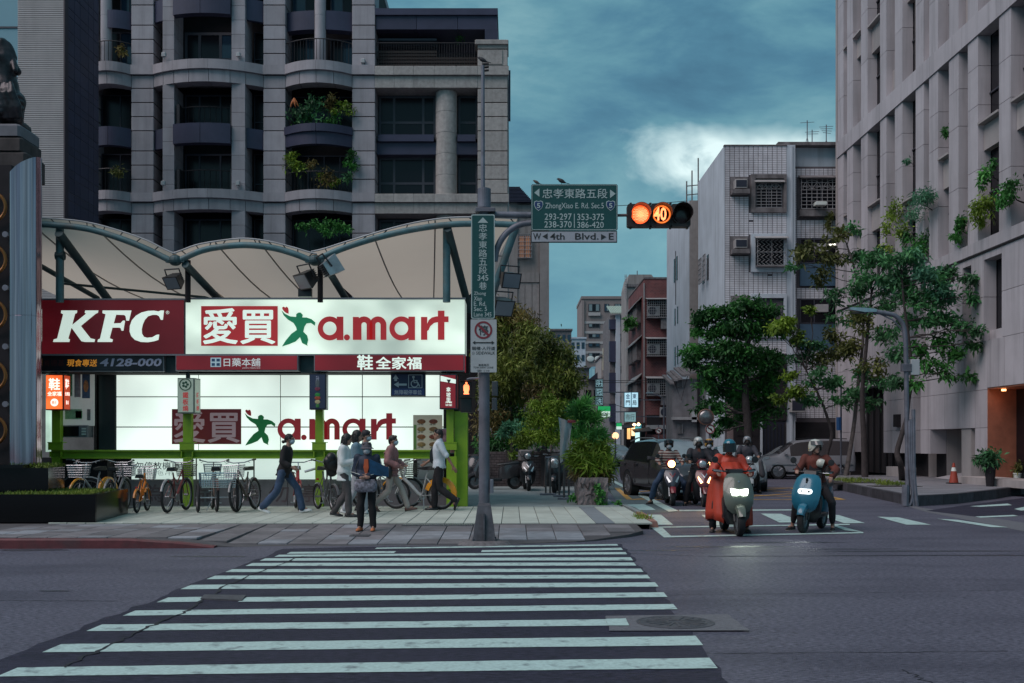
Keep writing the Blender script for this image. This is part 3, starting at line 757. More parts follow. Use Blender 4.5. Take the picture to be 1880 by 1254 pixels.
def ac_unit(parent,x,y,z,w=.62,h=.45,d=.5,cage=False):
 """Wall air conditioner: casing (a part) with grille and fan as sub-parts."""
 a=MB().bev(x-w/2,x+w/2,y-d,y+.05,z,z+h,.02).build('air_conditioner',M_AC,parent)
 MB().box(x-w*.43,x+w*.43,y-d-.012,y-d+.004,z+h*.12,z+h*.88).build('grille',M_NAVY2,a)
 return a
def fan_unit(parent,x,y,z,w=.85,h=.62,d=.35):
 a=MB().bev(x-w/2,x+w/2,y-d,y,z,z+h,.02).build('air_conditioner',M_AC,parent)
 mb=MB().lathe([(0,0),(h*.36,0),(h*.38,.015),(h*.42,.015),(h*.42,.0),(0,-.001)],(x-w*.12,y-d-.014,z+h*.5),20,'y')
 mb.build('fan_guard',M_NAVY2,a)
 return a
def barred(parent,x0,x1,z0,z1,y,d=.35,nx=7,nz=6,roof=True,arch=False,m=None,hood=M_AC):
 """Window with a box of iron bars standing proud of the wall."""
 m=m or M_GRILLE
 w=window(parent,x0,x1,z0,z1,y,2,1,M_WFRAME,w=.05)
 b=MB();r=.012
 for i in range(nx+1):
  x=x0+(x1-x0)*i/nx;b.box(x-r,x+r,y-d,y-d+.02,z0,z1)
 for j in range(nz+1):
  z=z0+(z1-z0)*j/nz;b.box(x0,x1,y-d-.012,y-d+.004,z-r,z+r)
  for x in(x0,x1):b.box(x-r,x+r,y-d+.02,y-.02,z-r*.8,z+r*.8)
 if arch:
  for c in(.25,.75):
   cx=x0+(x1-x0)*c;rr=(x1-x0)*.22
   for k in range(5):t=PI*(k+.5)/5;b.tube([(cx,y-d-.02,z1-rr*1.15),(cx+math.cos(t)*rr,y-d-.02,z1-rr*1.15+math.sin(t)*rr)],r,4)
   b.tube([(cx+math.cos(PI*k/10)*rr,y-d-.02,z1-rr*1.15+math.sin(PI*k/10)*rr)for k in range(11)],r,4)
 b.build('bars',m,w)
 MB().box(x0-.05,x1+.05,y-d-.03,y-.01,z0-.07,z0-.015).build('sill',M_STAINED,w)
 if roof:
  MB().loft([[(x0-.1,y-.02,z1+.22),(x1+.1,y-.02,z1+.22),(x1+.1,y-.02,z1+.19),(x0-.1,y-.02,z1+.19)],[(x0-.1,y-d-.2,z1+.03),(x1+.1,y-d-.2,z1+.03),(x1+.1,y-d-.2,z1),(x0-.1,y-d-.2,z1)]]).build('hood',hood,w)
 return w
# --- white tiled corner block
DW=52.0
def WX(px):return(px-CX)*DW/F
def WZ(py):return H+(HY-py)*DW/F
wt=thing('tiled_apartment_block','white tiled four storey block with barred windows beside the lane','building',(13,DW+4,0))
XA,XB,XC,ZR=WX(1331),WX(1444),17.2,WZ(268)
MB().box(XA,XB,DW,DW+7.3,0,ZR).build('wall',M_GROUT,wt)
MB().box(XB,XC,DW+.6,DW+7.3,0,WZ(300)).build('wall',M_GROUT,wt)
MB().box(XA-.03,XA-.002,DW+.01,DW+7.3,0,ZR+.02).build('side_wall',M_SIDE,wt)
MB().box(XB+.35,XC,DW+.9,DW+7,WZ(300),WZ(262)).build('roof_room',M_SIDE,wt)
MB().box(XB-.3,XC,DW+.4,DW+7.4,WZ(262),WZ(256)).build('roof_slab',M_STAINED,wt)
MB().bev(XA-.06,XB+.02,DW-.05,DW+.15,ZR,ZR+.06,.02).build('coping',M_STAINED,wt)
MB().box(XB,XB+.42,DW-.001,DW+.6,0,WZ(266)).build('corner_pier',M_SIDE,wt)
holesA=[(1340,1374,325,360),(1377,1444,321,392),(1342,1376,434,470),(1378,1444,430,500),(1345,1380,543,566),(1384,1444,540,620),(1330,1444,690,900)]
holesB=[(1470,1540,320,400),(1470,1540,432,525),(1470,1540,545,640),(1465,1545,768,900)]
def tiles(x0,x1,y,holes,z0,z1,tw=.215,th=.086):
 mb=MB();nz=int((z1-z0)/th);nx=int((x1-x0)/tw);g=.013
 for j in range(nz):
  z=z0+j*th
  for i in range(nx):
   x=x0+(x1-x0)*i/nx;x2=x0+(x1-x0)*(i+1)/nx
   cx,cz=CX+(x+x2)/2*F/DW,HY-(z+th/2-H)*F/DW
   if any(a<cx<b and c<cz<d for a,b,c,d in holes):continue
   if random.random()<.004:continue
   yy=y-.014
   mb.add([(x+g,yy,z+g*.7),(x2-g,yy,z+g*.7),(x2-g,yy,z+th-g*.7),(x+g,yy,z+th-g*.7),(x+g,y,z+g*.7),(x2-g,y,z+g*.7),(x2-g,y,z+th-g*.7),(x+g,y,z+th-g*.7)],[(0,1,2,3),(4,5,1,0),(3,2,6,7),(1,5,6,2),(4,0,3,7)])
 o=mb.build('wall_tile',M_WTILE,wt);o['kind']='stuff'
tiles(XA,XB,DW,holesA,3.0,ZR)
tiles(XB+.42,XC,DW+.6,holesB,2.6,WZ(302))
MB().box(XB+.2,XB+.28,DW-.06,DW+.02,1,WZ(268)).build('drain_pipe',M_SIDE,wt)
for y0 in(325,434,543):
 mb=MB();mb.box(WX(1341),WX(1373),DW-.02,DW+.01,WZ(y0+34),WZ(y0));o=mb.build('recess',M_STAINED,wt)
 if y0<500:
  ac_unit(wt,WX(1357.5),DW-.02,WZ(y0+24),.58,.42,.45)
  MB().box(WX(1341),WX(1373),DW-.5,DW,WZ(y0+34),WZ(y0+26)).build('shelf',M_STAINED,wt)
for k,(y0,y1)in enumerate(((321,391),(430,500),(540,620))):
 fr=MB();a,b,c,d=WX(1378),WX(1443),WZ(y1),WZ(y0)
 fr.box(a,a+.2,DW-.16,DW+.05,c,d);fr.box(b-.13,b,DW-.16,DW+.05,c,d);fr.box(a+.2,b-.13,DW-.155,DW+.05,d-.2,d);fr.box(a+.2,b-.13,DW-.155,DW+.05,c,c+.22)
 fr.build('window_surround',M_STAINED if k==0 else M_SIDE,wt)
 if k==0:barred(wt,a+.25,b-.2,c+.25,d-.4,DW+.02,.06,5,8,True,True)
 elif k==1:
  w=barred(wt,a+.25,b-.1,c+.28,d-.3,DW+.02,.42,2,2,True)
  net=MB()
  for i in range(7):
   x=a+.3+(b-a-.45)*i/6
   net.tube([(x+.09*math.cos(PI*j),DW-.41,c+.3+(d-c-.62)*j/10)for j in range(11)],.013,4)
  net.build('lattice',M_SIGNGREY,w)
 else:window(wt,a+.2,b-.13,c+.22,d-.2,DW+.04,2,(.6,),M_WFRAME)
for k,(y0,y1)in enumerate(((325,380),(434,522),(546,640))):
 Y=DW+.6
 if k==0:
  barred(wt,WX(1475),15.9,WZ(y1),WZ(y0),Y-.02,.25,8,8,True,True,hood=M_STAINED)
  MB().box(WX(1472),XC,Y-.3,Y,WZ(y1+14),WZ(y1+2)).build('ledge',M_STAINED,wt)
  mb=MB().bev(WX(1496),WX(1517),Y-.75,Y-.35,WZ(377),WZ(371),.02);mb.build('planter_box',M_SIGNWHITE,wt)
 else:
  window(wt,WX(1474),15.95,WZ(y0+46),WZ(y0),Y-.02,3,1,M_WFRAME)
  MB().box(WX(1474),XC-.02,Y-.12,Y,WZ(y1),WZ(y0+47)).build('balcony_panel',mat('blue_corrugated_sheet',(.055,.11,.17),.5,var=.15,stretch=(14,14,.2)),wt)
  MB().box(WX(1500),WX(1522),Y-.5,Y-.1,WZ(y0+26),WZ(y0+12)).build('air_conditioner',M_AC,wt)
if True:
 tb=MB().cyl((WX(1522),DW+.35,WZ(447)),(WX(1541),DW+.35,WZ(446)),.035,n=8).build('tube_lamp',mat('fluorescent_tube',(.8,.8,.75),emit=(1,.93,.78),estr=2.2,var=0),wt)
MB().box(WX(1335),WX(1395),DW-.03,DW,WZ(868),WZ(700)).build('ground_wall',brickmat('pink_small_tile',(.25,.19,.19),(.20,.15,.15),(.1,.08,.08),4.5),wt)
MB().box(WX(1397),WX(1441),DW-.02,DW,0,WZ(775)).build('gate',M_NAVY2,wt)
for i in range(7):x=WX(1399+i*6.6);MB().box(x,x+.05,DW-.05,DW-.021,.1,WZ(778)).build('gate_bar',M_RAIL,wt)
MB().box(WX(1352),WX(1392),DW-.09,DW-.071,WZ(800),WZ(765)).build('notice_board',M_DARKIN,wt)
MB().box(WX(1448),XC,DW+.3,DW+.55,0,WZ(775)).build('garage_opening',M_DARKIN,wt)
MB().box(WX(1395),WX(1399),DW-.12,DW-.03,.1,WZ(705)).build('downpipe',M_SIDE,wt)
MB().box(WX(1346),WX(1396),DW-.07,DW-.031,WZ(868),WZ(700)).build('shop_opening',M_DARKIN,wt)  # flat dark sheet paints the shade of the open ground floor
MB().box(WX(1396),WX(1444),DW-.07,DW-.001,WZ(772),WZ(650)).build('shop_opening',M_DARKIN,wt)  # dark sheet over the tiles paints the black shade below the crown
ac_unit(wt,WX(1462),DW-.02,WZ(757),.7,.62,.4)
for(ya,yb,z0,z1,bars)in((56.1,56.6,10.0,11.3,True),(57.3,57.9,10.0,11.3,True),(55.4,55.6,5.8,6.9,False),(56.6,56.85,5.8,6.9,False)):
 f=MB().box(XA-.05,XA-.02,ya,yb,z0,z1).build('side_window',M_BLACKWIN,wt)
 if bars:
  b=MB()
  for j in range(6):z=z0+(z1-z0)*j/5;b.box(XA-.25,XA-.2,ya-.1,yb+.1,z-.015,z+.015)
  for j in range(4):y=ya-.1+(yb-ya+.2)*j/3;b.box(XA-.25,XA-.2,y-.012,y+.012,z0,z1)
  b.build('bars',M_GRILLE,f)
def aerial(px,y,z0,h,arms,lab):
 t=thing('roof_aerial',lab,'aerial',((px-CX)*y/F,y,z0),0,'aerials on the tiled block roof')
 x=(px-CX)*y/F
 MB().cyl((x,y,z0),(x,y,z0+h),.025,n=6).build('mast',M_GALV,t)
 mb=MB()
 for k in range(arms):mb.tube([(x-.35+.06*k,y,z0+h-.12-k*.09),(x+.35-.04*k,y,z0+h-.08-k*.12)],.012,4)
 for s in(-1,1):mb.tube([(x,y,z0+h*.45),(x+s*.2,y,z0)],.01,4)
 mb.build('arm',M_GALV,t)
zr=WZ(256)
aerial(1482,DW+2,zr,1.5,1,'tallest bare aerial mast on the roof of the white tiled block');aerial(1491,DW+2.4,zr,1.15,2,'middle aerial on the roof of the tiled block, with two arms');aerial(1517,DW+2.2,zr,1.35,4,'aerial with the most crossbars on the tiled block roof beside the right concrete building')
# --- block behind it: beige return wall and blue-white side
DN=60.2
nb=thing('rendered_block','narrow pale rendered block with a beige end wall behind the tiled block','building',(10.6,DN+4,0))
nx=(1266-CX)*DN/F
MB().box(nx,nx+5,DN,DN+8.5,0,H+(HY-368)*DN/F).build('wall',M_SIDEB,nb)
MB().box(nx-.05,nx-.004,DN+.02,DN+8.5,0,H+(HY-368)*DN/F).build('side_wall',M_SIDE,nb)
for(ya,yb,z0,z1)in((64.2,64.5,13.4-2.2,12.6),(65.2,65.5,11.2,12.6),(64,64.2,6.2,7.3),(65,65.25,6.2,7.3),(64,64.2,2.5+1,4.5),(65,65.25,3.5,4.5),(64,64.2,9-.4,9.6),(65,65.25,8.6,9.6)):
 MB().box(nx-.09,nx-.05,ya,yb,z0,z1).build('side_window',M_BLACKWIN,nb)
MB().tube([(nx-.08,64.8,13),(nx-.08,64.8,9.8)],.02,5).build('cable',M_RAIL,nb)
mb=MB()
for dx,h in((-.15,1.3),(.15,1.9),(.5,2.6),(.8,1.4)):mb.cyl((nx+dx+.15,DN+1,H+(HY-368)*DN/F),(nx+dx+.15,DN+1,H+(HY-368)*DN/F+h),.04,n=6)
for h in(.5,1.0):mb.tube([(nx,DN+1,15+h),(nx+1,DN+1,15.1+h)],.03,5)
mb.build('roof_pipework',M_STAINED,nb)
# --- low grey house with a sagging sheet roof, in front of the rendered block
lh=thing('low_house','low grey house with sagging sheet roof beside the lane','building',(9.6,57,0))
def LX(px,D=57.0):return(px-CX)*D/F
def LZ(py,D=57.0):return H+(HY-py)*D/F
MB().box(LX(1235),LX(1329),57,59.5,0,LZ(696)).build('wall',mat('grey_plaster',(.20,.19,.20),.85,var=.2,streak=.5),lh)
mb=MB()
for i in range(14):
 a=LX(1228)+(LX(1332)-LX(1228))*i/14;b=LX(1228)+(LX(1332)-LX(1228))*(i+1)/14
 za=LZ(703)+math.sin(i/14*PI)*.55+(i%2)*.05
 mb.loft([[(a,56.6,za-.1),(b,56.6,za-.1),(b,56.6,za),(a,56.6,za)],[(a,59.6,za+.5),(b,59.6,za+.5),(b,59.6,za+.6),(a,59.6,za+.6)]])
mb.build('roof_sheet',M_STAINED,lh)
for a,b,c,d in((1243,1252,711,694),(1243,1252,796,778)):
 f=MB().box(LX(a),LX(b),56.93,56.99,LZ(c),LZ(d)).build('window',M_BLACKWIN,lh)
 bb=MB()
 for i in range(5):x=LX(a)+(LX(b)-LX(a))*i/4;bb.box(x-.012,x+.012,56.88,56.92,LZ(c),LZ(d))
 bb.build('bars',M_GRILLE,f)
MB().box(LX(1232),LX(1330),56.6,57,LZ(771),LZ(766)).build('awning',M_AC,lh)
MB().tube([LX(1237)and(LX(1237),56.9,LZ(700)),(LX(1250),56.9,LZ(735)),(LX(1262),56.9,LZ(690))],.02,5).build('cable',M_RAIL,lh)
MB().box(LX(1268),LX(1277),56.6,56.98,LZ(775),LZ(755)).build('meter_box',M_SIGNGREY,lh)
MB().box(LX(1280),LX(1284),56.85,56.99,0.1,LZ(690)).build('drain_pipe',M_DARKIN,lh)
MB().box(LX(1303),LX(1328),56.5,56.98,LZ(812),LZ(748)).build('door_panel',mat('faded_blue_door',(.10,.13,.2),.6,var=.3),lh)
# --- red brick apartment building
DB=88.0
def BX(px):return(px-CX)*DB/F
def BZ(py):return H+(HY-py)*DB/F
rb_=thing('brick_apartment_building','red brick apartment building with caged balconies down the lane','building',(BX(1205),DB+5,0))
MB().box(BX(1183),BX(1250),DB,DB+12,0,BZ(512)).build('wall',M_BRICK,rb_)
MB().box(BX(1182),BX(1250),DB-.06,DB+12,BZ(512),BZ(509)).build('coping',M_STAINED,rb_)
MB().box(BX(1181.5),BX(1183.2),DB-.1,DB+.02,0,BZ(520)).build('drain_pipe',M_AC,rb_)
for k,(y0,y1)in enumerate(((552,584),(624,654),(696,726))):
 barred(rb_,BX(1187),BX(1231),BZ(y1),BZ(y0),DB,.7,12,7,True,hood=M_AC)
 fan_unit(rb_,BX(1199),DB-.1,BZ(y1-3),1.0,.8)
 if k==0:MB().box(BX(1212),BX(1233),DB-.6,DB-.01,BZ(y1+21),BZ(y1+1)).build('balcony_panel',M_STAINED,rb_)
 if k==2:MB().box(BX(1212),BX(1233),DB-.6,DB-.01,BZ(y1+18),BZ(y1+1)).build('balcony_panel',M_STAINED,rb_)
 w=MB()
 for y in(DB+2.2,DB+6.0):
  w.box(BX(1183)-.35,BX(1183),y,y+2.8,BZ(y1+3),BZ(y0-4))
 w.build('side_balcony',M_STAINED,rb_)
 b=MB()
 for y in(DB+2.2,DB+6.0):
  for j in range(9):b.box(BX(1183)-.42,BX(1183)-.38,y+j*.34,y+.04+j*.34,BZ(y1+2),BZ(y0-3))
 b.build('bars',M_GRILLE,rb_)
 MB().loft([[(BX(1183)-.6,DB+1.6,BZ(y0)-.1),(BX(1183)-.6,DB+9,BZ(y0)-.1),(BX(1183)-.6,DB+9,BZ(y0)),(BX(1183)-.6,DB+1.6,BZ(y0))],[(BX(1183),DB+1.6,BZ(y0)+.5),(BX(1183),DB+9,BZ(y0)+.5),(BX(1183),DB+9,BZ(y0)+.6),(BX(1183),DB+1.6,BZ(y0)+.6)]]).build('awning',M_AC,rb_)
MB().box(BX(1187),BX(1215),DB-.05,DB-.01,.2,BZ(762)).build('shop_opening',M_DARKIN,rb_)
MB().box(BX(1185),BX(1232),DB-1.6,DB-.01,BZ(788),BZ(781)).build('canopy',M_AC,rb_)
fan_unit(rb_,BX(1222),DB-.05,BZ(766),1.0,.8)
wr=thing('water_tank_room','beige rooftop stair room with chamfered top above the red brick building','rooftop room',(BX(1178),DB+20,BZ(545)))
d2=108.0
def QX(px):return(px-CX)*d2/F
def QZ(py):return H+(HY-py)*d2/F
MB().prism([(QX(1150),0),(QX(1150),QZ(525)),(QX(1155),QZ(504)),(QX(1196),QZ(504)),(QX(1202),QZ(512)),(QX(1202),0)],d2,d2+5).build('wall',M_CREAM,wr)
MB().box(QX(1149),QX(1203),d2-.2,d2-.02,QZ(527),QZ(522)).build('band',M_STAINED,wr)
mb=MB();
for j in range(9):mb.box(QX(1147),QX(1149.5),d2-.3,d2-.25,QZ(545-j*4.4),QZ(544.2-j*4.4))
for px in(1147,1149.5):mb.box(QX(px)-.03,QX(px)+.03,d2-.3,d2-.25,QZ(550),QZ(505))
mb.build('ladder',M_GRILLE,wr)
MB().cyl((QX(1172),d2+1,QZ(504)),(QX(1172),d2+1,QZ(494)),.05,n=6).build('mast',M_GALV,wr)
# --- narrow house with pale green gabled sheet roof
gh=thing('gabled_house','narrow grey house with pale green sheet roof and stacked balconies','building',(11.2,122,0))
dg_=118.0
def GX(px):return(px-CX)*dg_/F
def GZ(py):return H+(HY-py)*dg_/F
MB().box(GX(1121),GX(1166),dg_+.8,dg_+10,0,GZ(577)).build('wall',M_STAINED,gh)
for a,b in((1131,1139),(1161,1166)):MB().box(GX(a),GX(b),dg_,dg_+.8,0,GZ(577)).build('pier',M_SIDE,gh)
mb=MB()
for i in range(12):
 a,b=GX(1121)+(GX(1160)-GX(1121))*i/12,GX(1121)+(GX(1160)-GX(1121))*(i+1)/12
 mb.loft([[(a,dg_-.5,GZ(577)),(b-.06,dg_-.5,GZ(577)),(b-.06,dg_-.5,GZ(577)+.12),(a,dg_-.5,GZ(577)+.12)],[(a,dg_+5,GZ(553)),(b-.06,dg_+5,GZ(553)),(b-.06,dg_+5,GZ(553)+.12),(a,dg_+5,GZ(553)+.12)]])
mb.build('roof',mat('pale_green_sheet',(.38,.46,.38),.5,var=.08,rnd=.05),gh)
for y0,y1 in((580,600),(620,660),(678,715),(735,770)):
 f=MB().box(GX(1140),GX(1160),dg_+.6,dg_+.79,GZ(y1),GZ(y0)).build('window',M_BLACKWIN,gh)
 MB().box(GX(1139.5),GX(1160.5),dg_-.5,dg_+.5,GZ(y1+12),GZ(y1)).build('balcony_panel',M_STAINED,gh)
 b=MB()
 for i in range(9):x=GX(1140)+(GX(1160)-GX(1140))*i/8;b.box(x-.03,x+.03,dg_-.3,dg_-.24,GZ(y1),GZ(y0+8))
 b.build('bars',M_GRILLE,f)
 MB().box(GX(1119),GX(1131),dg_+.2,dg_+.8,GZ(y1+4),GZ(y0+6)).build('balcony_panel',M_NAVY,gh)
# --- far beige tower
df=280.0
def FX(px):return(px-CX)*df/F
def FZ(py):return H+(HY-py)*df/F
ft=thing('beige_tower','distant beige and white banded tower closing the lane','building',(FX(1112),df+8,0))
M_FB=mat('far_beige_tile',(.26,.215,.205),.85,var=.06,scale=.2,streak=.2);M_FW=mat('far_white_tile',(.42,.40,.39),.85,var=.06,scale=.2)
MB().box(FX(1068),FX(1160),df,df+20,0,FZ(547)).build('wall',M_FB,ft)
MB().box(FX(1067),FX(1161),df-.3,df+20.5,FZ(549),FZ(544)).build('parapet',M_FB,ft)
for y in(590,608,627,645):MB().box(FX(1073),FX(1160),df-.12,df-.01,FZ(y+4.5),FZ(y)).build('stone_band',M_FW,ft)
MB().box(FX(1068),FX(1072.5),df-.5,df-.01,0,FZ(552)).build('corner_pier',M_FB,ft)
for y0,y1 in((558,572),(594,601),(613,620),(630,637),(648,655)):
 for a,b in((1080,1101),(1109,1118),(1128,1140)):
  f=MB().box(FX(a),FX(b),df-.2,df-.05,FZ(y1),FZ(y0)).build('window',M_WFRAME,ft)
  k=3 if b-a>15 else 2
  for i in range(k):
   w0=FX(a)+.15+(FX(b)-FX(a)-.3)*i/k
   MB().box(w0+.06,w0+(FX(b)-FX(a)-.3)/k-.06,df-.26,df-.21,FZ(y1)+.15,FZ(y0)-.15).build('pane',random.choice([M_BLACKWIN,glassmat('pale_curtained_glass',(.18,.24,.25),.3),M_BLUEWIN]),f)
MB().box(FX(1080),FX(1102),df-.6,df-.05,FZ(580),FZ(574)).build('air_conditioner',M_FW,ft)
bd=MB()
for s in(-1,1):bd.ball((FX(1091)+s*1.0,df-.35,FZ(659)),(.95,.12,.75),12,8)
bd.build('wall_emblem',M_SIGNWHITE,ft)
for(a,b,t,y,nm_,lab,m)in((1038,1075,622,210,'grey_office','small pale grey office with a strip of windows beyond the trees',M_SIDE),(1012,1049,607,190,'dark_block','small dark flat block rising behind the bamboo',M_STAINED)):
 o=thing(nm_,lab,'building',((a+b)/2*y/F-CX*y/F,y+3,0))
 x0,x1,zt=(a-CX)*y/F,(b-CX)*y/F,H+(HY-t)*y/F
 MB().box(x0,x1,y,y+8,0,zt).build('wall',m,o);MB().box(x0-.2,x1+.2,y-.3,y+8.2,zt,zt+.3).build('parapet',m,o)
 for j in range(3):
  for i in range(4):
   w=(x1-x0)/4
   MB().box(x0+w*i+.2,x0+w*(i+1)-.2,y-.08,y-.01,zt-1.9-j*2.4,zt-.7-j*2.4).build('window',M_BLUEWIN,o)
# --- clutter of low houses on the far side of the lane
def low(px0,px1,top,y,m,lab,nm_='row_house',roofm=None,wins=()):
 X=lambda p:(p-CX)*y/F
 Z=lambda p:H+(HY-p)*y/F
 o=thing(nm_,lab,'building',(X((px0+px1)/2),y+3,0))
 MB().box(X(px0),X(px1),y,y+9,0,Z(top)).build('wall',m,o)
 MB().box(X(px0)-.15,X(px1)+.15,y-.5,y+9.2,Z(top),Z(top)+.18).build('roof',roofm or M_STAINED,o)
 for a,b,c,d in wins:
  f=MB().box(X(a),X(b),y-.1,y-.01,Z(d),Z(c)).build('window',M_BLACKWIN,o)
  MB().box(X(a)-.08,X(b)+.08,y-.22,y-.02,Z(d)-.1,Z(d)-.01).build('sill',M_AC,f)
 return o,X,Z
o,X,Z=low(1062,1110,700,135,M_CREAM,'stained cream row house behind the bamboo clump',wins=((1075,1085,716,735),(1090,1099,716,735),(1070,1080,750,770)))
mb=MB();mb.prism([(X(1078),Z(699)),(X(1105),Z(677)),(X(1112),Z(677)),(X(1112),Z(699))],133.5,137);mb.build('gable',M_NAVY2,o)
MB().lathe([(0,0),(.8,0),(.8,1.7),(.5,2.0),(0,2.05)],(X(1097),138,Z(700)),14).build('water_tank',M_CHROME,o)
o,X,Z=low(1104,1133,655,128,M_SIDEB,'beige narrow house with stacked laundry balconies next to the gabled house',wins=((1108,1118,670,690),(1120,1129,670,690),(1108,1118,712,732),(1120,1129,712,732)))
for y0 in(692,735):MB().box(X(1105),X(1132),127,127.9,Z(y0+12),Z(y0)).build('balcony_panel',M_STAINED,o)
MB().box(X(1106),X(1111),127.3,127.9,Z(680),Z(640)).build('cream_panel',mat('cream_sheet',(.5,.48,.36),.7),o)
low(1062,1098,676,170,M_STAINED,'dark flat roofed house far down the lane',wins=((1068,1076,690,700),(1082,1090,690,700)))
# --- concrete building behind the apartment building
dc=86.0
cb=thing('concrete_building','plain cream concrete building above the bamboo behind the street sign','building',((965-CX)*dc/F,dc+5,0))
def KX(px):return(px-CX)*dc/F
def KZ(py):return H+(HY-py)*dc/F
MB().box(KX(900),KX(1008),dc+.25,dc+12,0,KZ(372)).build('wall',M_CREAM,cb)
for a,b in((905,950),(991,1008)):MB().box(KX(a),KX(b),dc,dc+.24,0,KZ(372)).build('pier',M_CREAM,cb)
for y in(376,500):MB().box(KX(951),KX(990),dc+.05,dc+.24,KZ(y+18),KZ(y)).build('stone_band',M_CREAM,cb)
w=window(cb,KX(952),KX(975),KZ(473),KZ(432),dc+.22,2,1,M_WFRAME,gm=mat('lit_curtain',(.4,.2,.12),.8,var=.3,scale=1,emit=(1,.42,.18),estr=.12))
b=MB()
for i in range(8):x=KX(951)+(KX(976)-KX(951))*i/7;b.box(x-.03,x+.03,dc-.1,dc-.04,KZ(474),KZ(430))
for i in range(7):z=KZ(474)+(KZ(430)-KZ(474))*i/6;b.box(KX(951),KX(976),dc-.15,dc-.1,z-.02,z+.02)
b.build('bars',M_GRILLE,w)
for i in range(3):MB().box(KX(951+i*13.2),KX(963.4+i*13.2),dc+.12,dc+.24,KZ(600),KZ(519)).build('wall_panel',M_SIDEB,cb)
mb=MB()
for i in range(11):mb.box(KX(930),KX(978)-i*.1,dc-.4-i*.02,dc+4,KZ(372)+i*.105,KZ(372)+i*.105+.07)
mb.build('roof_sheet',M_NAVY,cb)
MB().tube([(KX(978),dc,KZ(376)),(KX(985),dc-.3,KZ(364)),(KX(1003),dc-.3,KZ(364))],.12,8).build('roof_pipe',M_SIDE,cb)
# ------------------------------------------------------------------ pale stone office building on the right
XR=15.5
M_FIN=mat('pale_stone_panel',(0.45,0.42,0.445),0.75,var=0.08,scale=.9,rnd=0.07,streak=0.4,bump=.12,bscale=25)
M_FINB=mat('beige_stone_panel',(0.38,0.345,0.34),0.75,var=0.1,scale=1.2,rnd=0.06,streak=0.3)
M_STAINFIN=mat('sooty_stone',(0.10,0.085,0.08),0.85,var=0.5,scale=1.5,streak=.6)
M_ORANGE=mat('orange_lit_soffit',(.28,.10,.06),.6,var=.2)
ob=thing('stone_office_building','pale stone office building with deep vertical fins along the right pavement','building',(XR+3,42,0))
def ry(px):return XR*F/(px-CX)
def rz(px,py):return H+(HY-py)*ry(px)/F
fins=[(1537.5,1548.7),(1555,1566),(1580.6,1593),(1615.7,1627.5),(1642.8,1657),(1681,1696),(1705.6,1722.5),(1742,1760),(1776.7,1795.8),(1834,1856)]
fy=[(ry(a),ry(b))for a,b in fins]+[(32.6,31.8),(30.9,30.1),(28.7,27.9)]
ZA0,ZA1,ZB0,ZB1=15.1,15.85,7.85,8.25
tiers=[(ZB1,ZA0),(ZA1,26.0)]
def xbox(x0,x1,y0,y1,z0,z1,name,m,parent=ob,g=.008):
 return MB().box(x0,x1,y0+g,y1-g,z0+g,z1-g).build(name,m,parent)
MB().box(XR+.44,XR+12,27.5,ry(1538),4.9,26).build('core_wall',M_BLACKWIN,ob)
for t,(z0,z1)in enumerate(tiers):
 cuts=[z0,z0+2.15,z0+4.3,z0+5.6,z1]if t==0 else[z0,z0+2.2,z0+4.4,z0+6.6,z1]
 for i,(yf,yn)in enumerate(fy):
  off=(i%3)*.25
  c2=[cuts[0]]+[c+off-.25 for c in cuts[1:-1]]+[cuts[-1]]
  for a,b in zip(c2[:-1],c2[1:]):xbox(XR,XR+.42,yn,yf,a,b,'stone_panel',M_FIN)
 for i in range(len(fy)-1):
  y0,y1=fy[i+1][0],fy[i][1]
  w=y1-y0;deep=.42
  if i%2==0 or w>1.0:
   m1=z0+(z1-z0)*.5
   sz=(11.25,12.1)if t==0 else(19.0,19.9)
   if i%3==1 and t==0:sz=(10.3,11.05)
   if i%4==2:sz=(sz[0]-.5,sz[1]-.3)
   xbox(XR+.18,XR+.42,y0,y1,sz[0],sz[1],'spandrel_panel',M_FINB)
   xbox(XR-.04,XR+.4,y0+.015,y1-.015,sz[1],sz[1]+.09,'sill',M_FINB)
  else:
   xbox(XR+.25,XR+.42,y0,y1,z0,z0+1.1,'spandrel_panel',M_FINB)
  fr=MB()
  for z in(z0+1.6,z0+4.9):fr.box(XR+.37,XR+.42,y0,y1,z,z+.05)
  fr.box(XR+.37,XR+.42,(y0+y1)/2-.03,(y0+y1)/2+.03,z0,z1)
  fr.build('window_frame',M_WFRAME,ob)
i=4
xbox(XR+.3,XR+.42,fy[5][0]+.02,fy[4][1]-.5,ZA1+.2,20,'stained_panel',M_STAINFIN)
for(a,b)in((ZA0,ZA1),(ZB0,ZB1)):
 n=14;ya,ybk=27.9,ry(1537.5)
 for k in range(n):xbox(XR-.05,XR+.42,ya+(ybk-ya)*k/n,ya+(ybk-ya)*(k+1)/n,a,b,'string_course',M_FIN,g=.004)
MB().box(XR-.045,XR,27.9,ry(1537.5),ZB0-.06,ZB0-.01).build('shadow_gap',M_DARKIN,ob)
MB().box(XR,XR+12,ry(1538),ry(1537.5)+.3,0,26).build('end_wall',M_FINB,ob)
MB().box(XR,XR+12,27.5,ry(1537.5)+.3,26,26.4).build('roof',M_FINB,ob)
wins=[(ry(1839),ry(1806)),(ry(1783),ry(1767)),(30.2,31.6),(ry(1700),ry(1688))]
wz0,wz1=5.25,7.55
edges=sorted([27.9,ry(1537.5)]+[e for w in wins for e in w])
